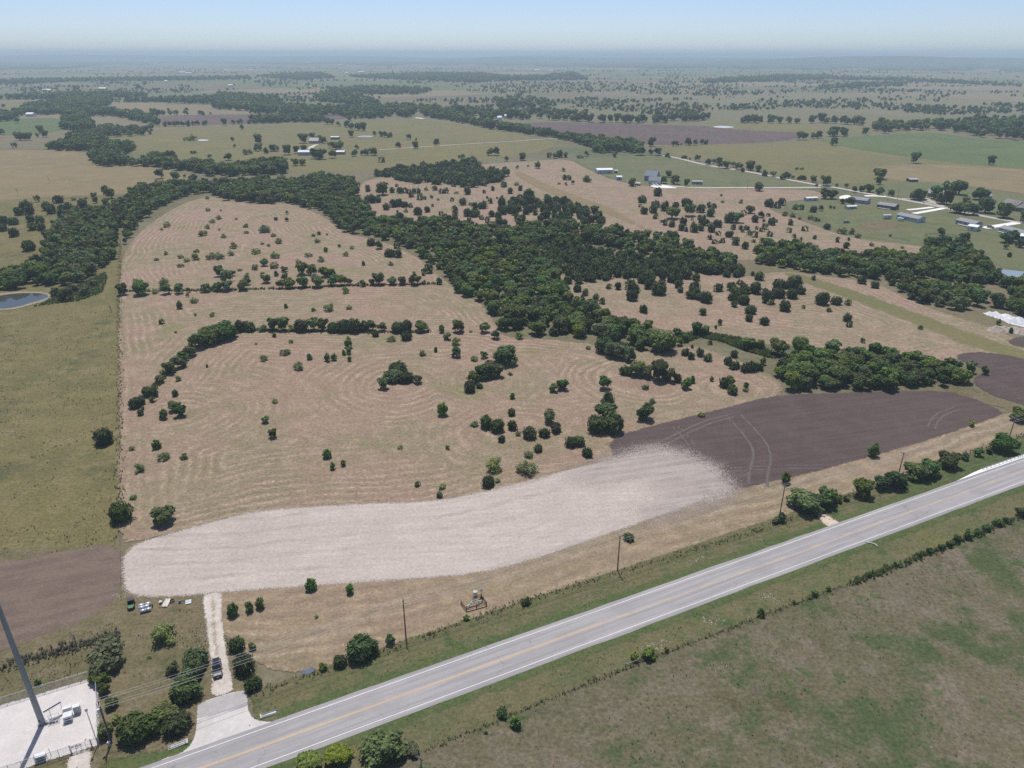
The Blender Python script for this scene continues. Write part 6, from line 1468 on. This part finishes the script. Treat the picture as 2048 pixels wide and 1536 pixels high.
# ------------------------------------------------------------------ buildings
def wallm(c): return solid('siding %.2f %.2f %.2f' % c, c, .8, 0, .06, .6)
def roofm(c): return solid('roofing %.2f %.2f %.2f' % c, c, .85, 0, .1, .8)
W_WHITE = (.62, .64, .66); R_GREY = (.25, .25, .27); TRIM = solid('white trim', (.7, .7, .7), .6)
def house(name, label, cat, p0, p1, dp, wh, rh, wc, rc, wins=4, door=.45, over=.35, side=True, z0=.6, porch=None, group=None):
    """front wall foot runs from photo point p0 to p1; dp metres deep behind it; ridge along the front"""
    a = Vector((*G(*p0), 0)); b = Vector((*G(*p1), 0)); L = (b - a).length
    t = thing(name, label, cat, (a.x, a.y, z0), math.atan2(b.y - a.y, b.x - a.x), group)
    t.location.z = .12
    W = MB().add([(0, 0, -.3), (L, 0, -.3), (L, dp, -.3), (0, dp, -.3), (0, 0, wh), (L, 0, wh), (L, dp, wh), (0, dp, wh), (0, dp / 2, wh + rh), (L, dp / 2, wh + rh)],
                 [(0, 1, 5, 4), (1, 2, 6, 9, 5), (2, 3, 7, 6), (3, 0, 4, 8, 7)])
    W.build('wall', wallm(wc), t)
    sl = rh / (dp / 2); e = over
    for s in (0, 1):
        y0, y1 = (-e, dp / 2) if s == 0 else (dp + e, dp / 2)
        z_lo, z_hi = wh - e * sl + .06, wh + rh + .06
        q = [(-e, y0, z_lo), (L + e, y0, z_lo), (L + e, y1, z_hi), (-e, y1, z_hi)]
        q2 = [(x, y, z - .12) for x, y, z in q]
        MB().add(q + q2, [(0, 1, 2, 3), (7, 6, 5, 4), (0, 4, 5, 1), (1, 5, 6, 2), (2, 6, 7, 3), (3, 7, 4, 0)]).build('roof_slope', roofm(rc), t)
    for k in range(wins):
        x = L * (k + .7) / (wins + .4)
        if door and abs(x / L - door) < .07: x += L * .06
        f = MB().box((x, -.03, wh * .58), (1.25, .08, 1.25)).build('window', TRIM, t)
        MB().box((x, -.08, wh * .58), (1.05, .03, 1.05)).build('pane', GLASS, f)
    if side and wins:
        for xs, sg in ((L, 1), (0, -1)):
            f = MB().box((xs + sg * .03, dp * .5, wh * .58), (.08, 1.25, 1.2)).build('window', TRIM, t)
            MB().box((xs + sg * .08, dp * .5, wh * .58), (.03, 1.05, 1.0)).build('pane', GLASS, f)
    if door:
        d = MB().box((L * door, -.03, 1.02), (1.0, .08, 2.05)).build('door', solid('dark door', (.1, .08, .07), .6), t)
        MB().box((L * door + .35, -.09, 1.0), (.06, .05, .12)).build('handle', STEEL, d)
    if porch:
        x0, x1, dd = porch
        pk = MB().box(((x0 + x1) / 2 * L, -dd / 2, .45), ((x1 - x0) * L, dd - .1, .12)).build('deck', solid('deck boards', (.5, .46, .42), .8), t)
        for xx in np.linspace(x0 * L + .2, x1 * L - .2, 4): MB().box((xx, -dd + .15, .1), (.12, .12, 1.7)).build('post', TRIM, pk)
        MB().box(((x0 + x1) / 2 * L, -dd + .15, .98), ((x1 - x0) * L, .08, .08)).build('rail', TRIM, pk)
    return t
Lp = lambda x, y: ZO['L'](x, y)
Kp = lambda x, y: ZO['K'](x, y)
Np = lambda x, y: ZO['N'](x, y)
house('small_shed', 'small white shed left of blue grey trailer home', 'shed', Lp(440, 502), Lp(518, 498), 4.5, 2.6, .5, (.5, .53, .57), (.7, .7, .7), 2, 0)
house('mobile_home', 'long blue grey mobile home behind big dark tree', 'mobile home', Lp(735, 508), Lp(862, 524), 9, 3.0, 1.6, (.33, .38, .46), R_GREY, 4, .3, porch=(.02, .3, 3))
house('small_shed', 'small pale blue shed below blue grey mobile home', 'shed', Lp(728, 560), Lp(795, 556), 4, 2.3, .5, (.45, .55, .58), (.62, .66, .66), 2, .5)
house('mobile_home', 'dark grey mobile home with pale front deck', 'mobile home', Lp(935, 548), Lp(1055, 566), 9, 3.0, 1.5, (.07, .08, .1), R_GREY, 4, .5, porch=(.1, .85, 2.5))
house('mobile_home', 'long pale blue mobile home with turquoise things in front', 'mobile home', Lp(1070, 622), Lp(1222, 655), 8.5, 3.0, 1.4, (.5, .56, .64), R_GREY, 6, .42)
house('mobile_home', 'long grey mobile home behind white garage', 'mobile home', Lp(1488, 660), Lp(1620, 690), 8.5, 3.0, 1.4, (.24, .26, .3), R_GREY, 5, .5, porch=(.2, .8, 2.5))
house('garage', 'white metal garage in front of long grey home', 'garage', Lp(1570, 706), Lp(1635, 716), 8, 3.2, .9, (.55, .57, .58), (.72, .74, .76), 1, 0)
house('mobile_home', 'blue grey home at right edge with white windows', 'mobile home', Lp(1792, 715), Lp(1975, 765), 8.5, 3.0, 1.4, (.3, .35, .43), R_GREY, 6, .6, porch=(.05, .45, 2.5))
house('carport_shed', 'white roofed shed at right edge below blue grey home', 'shed', Lp(1910, 775), Lp(2010, 780), 9, 2.9, .7, (.14, .16, .19), (.72, .74, .76), 0, 0)
house('brick_house', 'large brown brick house with dormers at right edge', 'house', Lp(1800, 548), Lp(1900, 572), 12, 3.4, 4.2, (.2, .16, .13), (.22, .2, .2), 3, .55)
house('brick_house', 'gabled front wing of brown brick house at right edge', 'house', Lp(1885, 570), Lp(1975, 580), 11, 3.4, 4.0, (.22, .18, .15), (.2, .19, .19), 3, .4)
house('farmhouse', 'grey roofed house half hidden among trees by junction', 'house', Lp(1290, 468), Lp(1420, 480), 10, 3.2, 2.6, (.3, .28, .26), (.3, .29, .29), 3, .5)
house('farmhouse', 'small pale house behind tree in right lawn', 'house', Lp(1690, 488), Lp(1745, 488), 7, 3.0, 1.6, (.5, .5, .5), (.3, .31, .33), 2, .5)
house('small_shed', 'small dark shed alone in meadow above homes', 'shed', Lp(1165, 366), Lp(1225, 366), 7, 2.4, .8, (.12, .11, .1), (.35, .36, .35), 0, .5)
house('metal_barn', 'long white metal barn left of grey farmhouse', 'barn', Kp(685, 168), Kp(795, 166), 12, 4.0, 1.0, (.5, .56, .64), (.76, .76, .76), 3, .7)
house('small_shed', 'small white shed between barn and grey farmhouse', 'shed', Kp(822, 212), Kp(858, 212), 5, 3.2, .9, (.42, .47, .54), (.74, .74, .74), 1, .5)
house('farmhouse', 'big two storey grey farmhouse behind white cars', 'house', Kp(1015, 216), Kp(1100, 222), 12, 5.2, 4.2, (.26, .29, .38), (.2, .21, .27), 4, .5)
house('garage', 'white walled garage wing of big grey farmhouse', 'garage', Kp(1045, 240), Kp(1128, 244), 10, 3.6, 3.2, (.55, .56, .57), (.2, .2, .23), 0, 0, z0=.75)
house('small_shed', 'tiny grey shed in farmhouse back garden', 'shed', Kp(952, 250), Kp(985, 252), 3, 2.2, .8, (.4, .43, .47), (.5, .52, .53), 1, .5)
house('small_shed', 'tiny green roofed shed left of garden shed', 'shed', Kp(922, 252), Kp(945, 252), 3, 1.8, .5, (.1, .14, .12), (.4, .5, .45), 0, .5)
house('mobile_home', 'small grey trailer right of farmhouse beside long drive', 'trailer', Kp(1355, 242), Kp(1425, 243), 5, 2.8, .4, (.36, .38, .42), (.42, .43, .45), 4, .45)
house('pump_house', 'tiny dark hut beside pole right of white barn', 'hut', Kp(808, 162), Kp(828, 162), 4, 2.4, .5, (.06, .06, .06), (.55, .55, .52), 0, 0)
house('farmhouse', 'far farmhouse with pale roof among trees', 'house', Np(432, 757), Np(500, 757), 14, 3.6, 3.6, (.4, .34, .3), (.4, .37, .36), 3, .5)
house('metal_barn', 'long pale barn in front of far farmstead trees', 'barn', Np(350, 845), Np(440, 845), 14, 4.2, 1.6, (.4, .43, .47), (.6, .66, .7), 3, 0)
house('metal_barn', 'white shed right of far farmstead trees', 'barn', Np(632, 838), Np(690, 838), 9, 3.4, 1.2, (.35, .3, .3), (.75, .75, .76), 0, .5)
house('metal_barn', 'low open shed right of far farmhouse', 'shed', Np(590, 728), Np(650, 728), 9, 3.4, .8, (.14, .14, .15), (.62, .64, .66), 0, 0)
# pale buildings dotted over the far country
FB = [('M', 190, 562, 240, 22, 'grey barn beside far left green field'), ('M', 310, 378, 370, 24, 'white barn in far left pasture'), ('M', 720, 366, 775, 20, 'long low white shed in far left fields'), ('M', 1200, 310, 1225, 18, 'white farm shed far beyond left fields'), ('M', 1670, 342, 1700, 18, 'white shed by far pale track'),
      ('M', 1305, 242, 1350, 30, 'wide pale farm building on far left rise'), ('M', 1355, 248, 1405, 26, 'second pale building on far left rise'), ('M', 1640, 226, 1665, 20, 'bright white building above far timber'), ('M', 1820, 226, 1842, 20, 'small white house on far left rise, right one'), ('M', 1190, 142, 1220, 40, 'white buildings on far left wooded horizon'),
      ('N', 790, 238, 835, 26, 'bright white barn in far middle country'), ('N', 695, 245, 720, 22, 'white shed left of bright far barn'), ('N', 645, 186, 670, 26, 'white building at far wood edge'), ('N', 410, 166, 455, 40, 'pale buildings in far wood, left of middle'), ('N', 1810, 588, 1840, 16, 'white shed behind far ploughed field'), ('N', 1860, 575, 1875, 10, 'small white shed behind far ploughed field'),
      ('O', 250, 224, 288, 28, 'bright white barn on far rise, middle'), ('O', 355, 228, 385, 18, 'small pale house right of far white barn'), ('P', 1085, 333, 1108, 20, 'white shed beside timber in far right range'), ('P', 1025, 337, 1042, 14, 'small white shed left of another in far right range'), ('P', 240, 282, 285, 20, 'pale roof in far right timber'), ('P', 1200, 213, 1225, 26, 'pale house at far right wood edge')]
for z, x0, y0, x1, dp, lb in FB:
    house('farm_building', lb, 'building', ZO[z](x0, y0), ZO[z](x1, y0), dp * .6, 5.5, 2.5, (.62, .63, .65), (.78, .78, .78), 0, 0, z0=.6)
# turquoise tent and garden things by the pale blue home
x, y = G(*Lp(1100, 640)); t = thing('garden_canopy', 'turquoise canopy before long pale blue home', 'canopy', (x, y, .2), R(-10))
MB().add([(-2.2, -1.8, 2.0), (2.2, -1.8, 2.0), (2.2, 1.8, 2.0), (-2.2, 1.8, 2.0), (0, 0, 2.9)], [(0, 1, 4), (1, 2, 4), (2, 3, 4), (3, 0, 4), (3, 2, 1, 0)]).build('canopy', solid('turquoise cloth', (.18, .45, .45), .8), t)
for sx, sy in ((-2.1, -1.7), (2.1, -1.7), (2.1, 1.7), (-2.1, 1.7)): MB().cyl((sx, sy, -.3), (sx, sy, 2.0), .05, n=6).build('leg', STEEL, t)
x, y = G(*Lp(1383, 752)); t = thing('round_pen', 'dark round pen with shrub inside on lawn', 'pen', (x, y, .15))
MB().tube([(11 * math.cos(a_), 6 * math.sin(a_), 1.1) for a_ in np.linspace(0, 2 * math.pi, 26)], .06, 5).tube([(11 * math.cos(a_), 6 * math.sin(a_), .6) for a_ in np.linspace(0, 2 * math.pi, 26)], .06, 5).build('rail', BLACK, t)
for a_ in np.linspace(0, 2 * math.pi, 16, endpoint=False): MB().box((11 * math.cos(a_), 6 * math.sin(a_), .45), (.14, .14, 1.5)).build('post', BLACK, t)

# ------------------------------------------------------------------ gravel heaps, dead trees, litter, weeds
def heap(name, pts_px, label, mat, hgt, seed):
    rg = np.random.default_rng(seed)
    P = smooth_poly([G(*p) for p in pts_px], 2)
    lo, hi = P.min(0), P.max(0); c = .8
    xs = np.arange(lo[0] - 1, hi[0] + 2, c); ys = np.arange(lo[1] - 1, hi[1] + 2, c)
    X, Y = np.meshgrid(xs, ys); D = seg_dist(X, Y, P); ins = inside(X, Y, P)
    Z = np.zeros_like(X)
    for x0, y0 in zip(rg.uniform(lo[0], hi[0], 90), rg.uniform(lo[1], hi[1], 90)):
        hq = hgt * rg.uniform(.55, 1.15)
        Z = np.maximum(Z, hq * (1 - np.hypot(X - x0, Y - y0) / (hq * 1.35)))
    Z = np.where(ins, np.minimum(Z, D * .9) + rg.normal(0, .06, X.shape), -.1)
    ny, nx = X.shape; idx = np.arange(nx * ny).reshape(ny, nx)
    q = np.stack([idx[:-1, :-1], idx[:-1, 1:], idx[1:, 1:], idx[1:, :-1]], -1)
    keep = (np.maximum.reduce([Z[:-1, :-1], Z[1:, :-1], Z[:-1, 1:], Z[1:, 1:]]) > 0)
    mb = MB(); mb.add(np.stack([X.ravel(), Y.ravel(), Z.ravel() + .15], 1).tolist(), q[keep].tolist())
    tag(mb.build(name, mat), label, 'gravel heap')
heap('gravel_heap', zp('L', (1670, 1290), (1760, 1290), (1850, 1310), (1973, 1350), (2200, 1400), (2200, 1440), (1973, 1385), (1870, 1365), (1800, 1330)), 'row of white gravel heaps at right edge below thicket', ground_mat('white crushed rock', (.62, .63, .65), (.55, .56, .58), (.68, .69, .7), fine=2, contrast=.2), 2.6, 3)
heap('rubble_heap', zp('L', (1700, 1405), (1760, 1385), (1880, 1390), (1973, 1410), (2200, 1440), (2200, 1470), (1973, 1445), (1860, 1425), (1740, 1425)), 'brown rubble heap under white gravel heaps', ground_mat('brown rubble', (.32, .27, .22), (.42, .37, .32), (.24, .2, .16), mid=1, fine=2, contrast=.4), 1.5, 4)
def dead_tree(px, py, h, label, seed):
    x, y = G(px, py); rg = np.random.default_rng(seed)
    t = thing('dead_tree', label, 'dead tree', (x, y, 0))
    MB().tube([(0, 0, -.1), (.1, 0, h * .35), (.05, .1, h * .6)], [.16, .12, .08], 6).build('trunk', BARK_DEAD, t)
    for k in range(7):
        a_ = rg.uniform(0, 6.28); z = h * rg.uniform(.3, .6); r = h * rg.uniform(.15, .3)
        MB().tube([(.05, 0, z), (r * .5 * math.cos(a_), r * .5 * math.sin(a_), z + h * .15), (r * math.cos(a_), r * math.sin(a_), z + h * rg.uniform(.2, .4))], [.06, .045, .015], 5).build('limb', BARK_DEAD, t)
for px, py, h, lb in [(*ZO['A'](535, 665), 4.5, 'bare grey bush on old post fence'), (*ZO['I'](350, 128), 9, 'bare dead tree alone in tan field, upper left'), (*ZO['I'](128, 215), 9, 'thin dead snag at left above cedar group'), (*ZO['I'](785, 1040), 6, 'bare dead tree beside tract corner above green pasture'),
                      (*ZO['B'](1205, 1530), 4, 'bare stump limbs at bottom edge below road')]:
    dead_tree(px, py, h, lb, int(px))
# weeds: real tufts of blades, too many to count
def tufts(name, label, gen, n, hr, cols, seed, clump=None):
    rg = np.random.default_rng(seed)
    V = []; Fq = []; T = []; o = 0
    P = gen(rg, n)
    if clump is not None: P = [p for p in P if mnoise.noise(Vector((p[0] / 9, p[1] / 9, 1.7))) + .5 * mnoise.noise(Vector((p[0] / 3, p[1] / 3, 4.1))) > clump - .3]
    for x, y in P:
        h = rg.uniform(*hr)
        nb = rg.integers(5, 9)
        a_ = rg.uniform(0, 6.28, nb); sp = rg.uniform(.2, .75, nb) * h; w = rg.uniform(.12, .28, nb) * h
        for k in range(nb):
            c, s = math.cos(a_[k]), math.sin(a_[k])
            V += [(x - s * w[k], y + c * w[k], .15), (x + s * w[k], y - c * w[k], .15), (x + c * sp[k], y + s * sp[k], .15 + h * rg.uniform(.6, 1))]
            Fq.append((o, o + 1, o + 2)); o += 3
        T += [rg.uniform(.65, 1.25)] * (3 * nb)
    me = bpy.data.meshes.new(name); me.from_pydata(V, [], Fq)
    at = me.attributes.new('tint', 'FLOAT', 'POINT'); at.data.foreach_set('value', np.array(T, np.float32))
    at = me.attributes.new('kin', 'FLOAT', 'POINT'); at.data.foreach_set('value', np.repeat(rg.uniform(0, 1, len(T) // 3), 3).astype(np.float32))
    me.materials.append(cols)
    tag(link(bpy.data.objects.new(name, me)), label, None, None, 'stuff')
L_BRUSH = leaf_mat('grey brush', (.17, .165, .12), .02, .25, .2); L_WEED = leaf_mat('weeds', (.2, .2, .09), .03, .3, .4); L_DRY = leaf_mat('dry grass', (.26, .2, .11), .015, .2, .2); L_LUSH = leaf_mat('lush weeds', (.12, .165, .055), .02, .3, .3)
def along(poly, spread):
    P = np.array([G(*p) for p in poly]) if not isinstance(poly, np.ndarray) else poly
    seg = np.linalg.norm(np.diff(P, axis=0), axis=1); cum = np.concatenate([[0], np.cumsum(seg)])
    def f(rg, n):
        s = rg.uniform(0, cum[-1], n)
        return np.stack([np.interp(s, cum, P[:, 0]) + rg.normal(0, spread, n), np.interp(s, cum, P[:, 1]) + rg.normal(0, spread, n)], 1)
    return f
def inpoly(poly):
    P = np.array([G(*p) for p in poly])
    def f(rg, n):
        out = np.zeros((0, 2))
        while len(out) < n:
            q = rg.uniform(P.min(0), P.max(0), (n * 3, 2)); out = np.vstack([out, q[inside(q[:, 0], q[:, 1], P)]])
        return out[:n]
    return f
tufts('fence_weeds', 'dark weeds growing along lower roadside fence', along(LOWF, .35), 1200, (.2, .6), L_WEED, 1)
tufts('fence_weeds', 'taller weeds on right part of lower roadside fence', along([(1700, 1168), (1735, 1156), (1911, 1087), (2039, 1037)], .5), 420, (.5, 1.2), L_LUSH, 11)
tufts('fence_weeds', 'weeds growing along upper roadside fence', along([(510, 1392), (800, 1292), (1050, 1202), (1240, 1148), (1560, 1047), (1700, 992), (1900, 918), (2048, 870)], .6), 1000, (.25, .7), L_WEED, 2)
tufts('fence_weeds', 'weeds along fence at left of mown tract', along([(241, 1075), (240, 900), (240, 800), (239, 600), (239, 480)], .8), 800, (.25, .8), L_WEED, 3)
tufts('fence_weeds', 'grey brush along old post fence', along(zp('A', (-40, 850), (200, 780), (420, 710), (640, 655), (845, 600)), .9), 420, (.3, .9), L_BRUSH, 4)
tufts('verge_grass', 'uneven grass tufts on road verges', lambda rg, n: np.array([road_pt(rg.uniform(-40, 300), rg.choice([-1, 1]) * rg.uniform(5.4, 16))[:2] for _ in range(n)]), 3600, (.12, .4), L_WEED, 5, .3)
tufts('dry_tufts', 'dry grass tufts on rough ground left of driveway', inpoly(zp('A', (200, 760), (850, 480), (1000, 440), (1430, 400), (1470, 700), (1480, 900), (1250, 960), (1000, 900), (640, 880), (0, 1050), (0, 800))), 1500, (.12, .38), L_DRY, 6, .3)
tufts('pasture_tufts', 'weed tufts over grazed pasture below road', lambda rg, n: np.array([road_pt(rg.uniform(0, 260), -18 - 80 * rg.uniform() ** 1.2)[:2] for _ in range(n)]), 4200, (.15, .5), L_WEED, 7, .3)
tufts('pasture_tufts', 'weed tufts over green pasture at left', inpoly([(0, 640), (238, 620), (243, 1080), (0, 1130)]), 2600, (.15, .6), L_WEED, 8, .35)
tufts('ditch_plants', 'lush weeds in ditch under creek wood', inpoly(zp('G', (640, 190), (820, 160), (960, 165), (1160, 200), (1300, 260), (1440, 320), (1400, 345), (1200, 290), (1020, 220), (880, 195), (760, 240))), 1500, (.6, 1.6), L_LUSH, 9)
tufts('ditch_plants', 'lush weeds round left pond', inpoly(zp('I', (380, 900), (480, 880), (740, 760), (760, 800), (720, 900), (560, 960), (380, 980), (240, 1000), (300, 975), (370, 940))), 1400, (.6, 1.5), L_LUSH, 10)

# pale stones lying in the road verges
def stones(spots, label, seed, n=26, spread=1.6, size=(.12, .42)):
    rg = np.random.default_rng(seed); mb = MB()
    for px, py in spots:
        cx, cy = G(px, py)
        for _ in range(n):
            r = rg.uniform(*size) * .5
            x, y = cx + rg.normal(0, spread), cy + rg.normal(0, spread * .5)
            ring = [(x + r * rg.uniform(.7, 1.2) * math.cos(a_), y + r * rg.uniform(.7, 1.2) * math.sin(a_), .13) for a_ in np.linspace(0, 2 * math.pi, 6, endpoint=False)]
            mb.add(ring + [(x + r * .2, y, .13 + r * .9)], [(i, (i + 1) % 6, 6) for i in range(6)])
    tag(mb.build('stone_litter', solid('pale limestone', (.6, .58, .54), .9)), label, None, None, 'stuff')
stones([(1535, 1195), (1425, 1243), (1310, 1290), (1295, 1298)], 'pale stones strewn in verge below road', 1)
stones([(1412, 1117), (1393, 1122)], 'pale stones strewn in verge above road', 2, 14, .8)
stones([(1446, 1332), (1650, 1200), (1540, 1200)], 'pale stones scattered in pasture below road', 3, 18, 1.4, (.08, .3))
stones([(415, 1200), (407, 1282), (392, 1295), (460, 1310), (300, 1185), (240, 1190)], 'pale stones beside driveway and track', 4, 12, 1.0, (.1, .35))

tufts('hedge_brush', 'low brush between trees of upper hedge across tract', along([(246, 583), (400, 582), (560, 578), (700, 572), (880, 568)], .7), 900, (.5, 1.5), L_LUSH, 21)
tufts('hedge_brush', 'low brush between trees of middle hedge across tract', along([(300, 790), (350, 720), (400, 675), (480, 660), (620, 663), (760, 666), (860, 664)], .8), 900, (.5, 1.5), L_LUSH, 22)
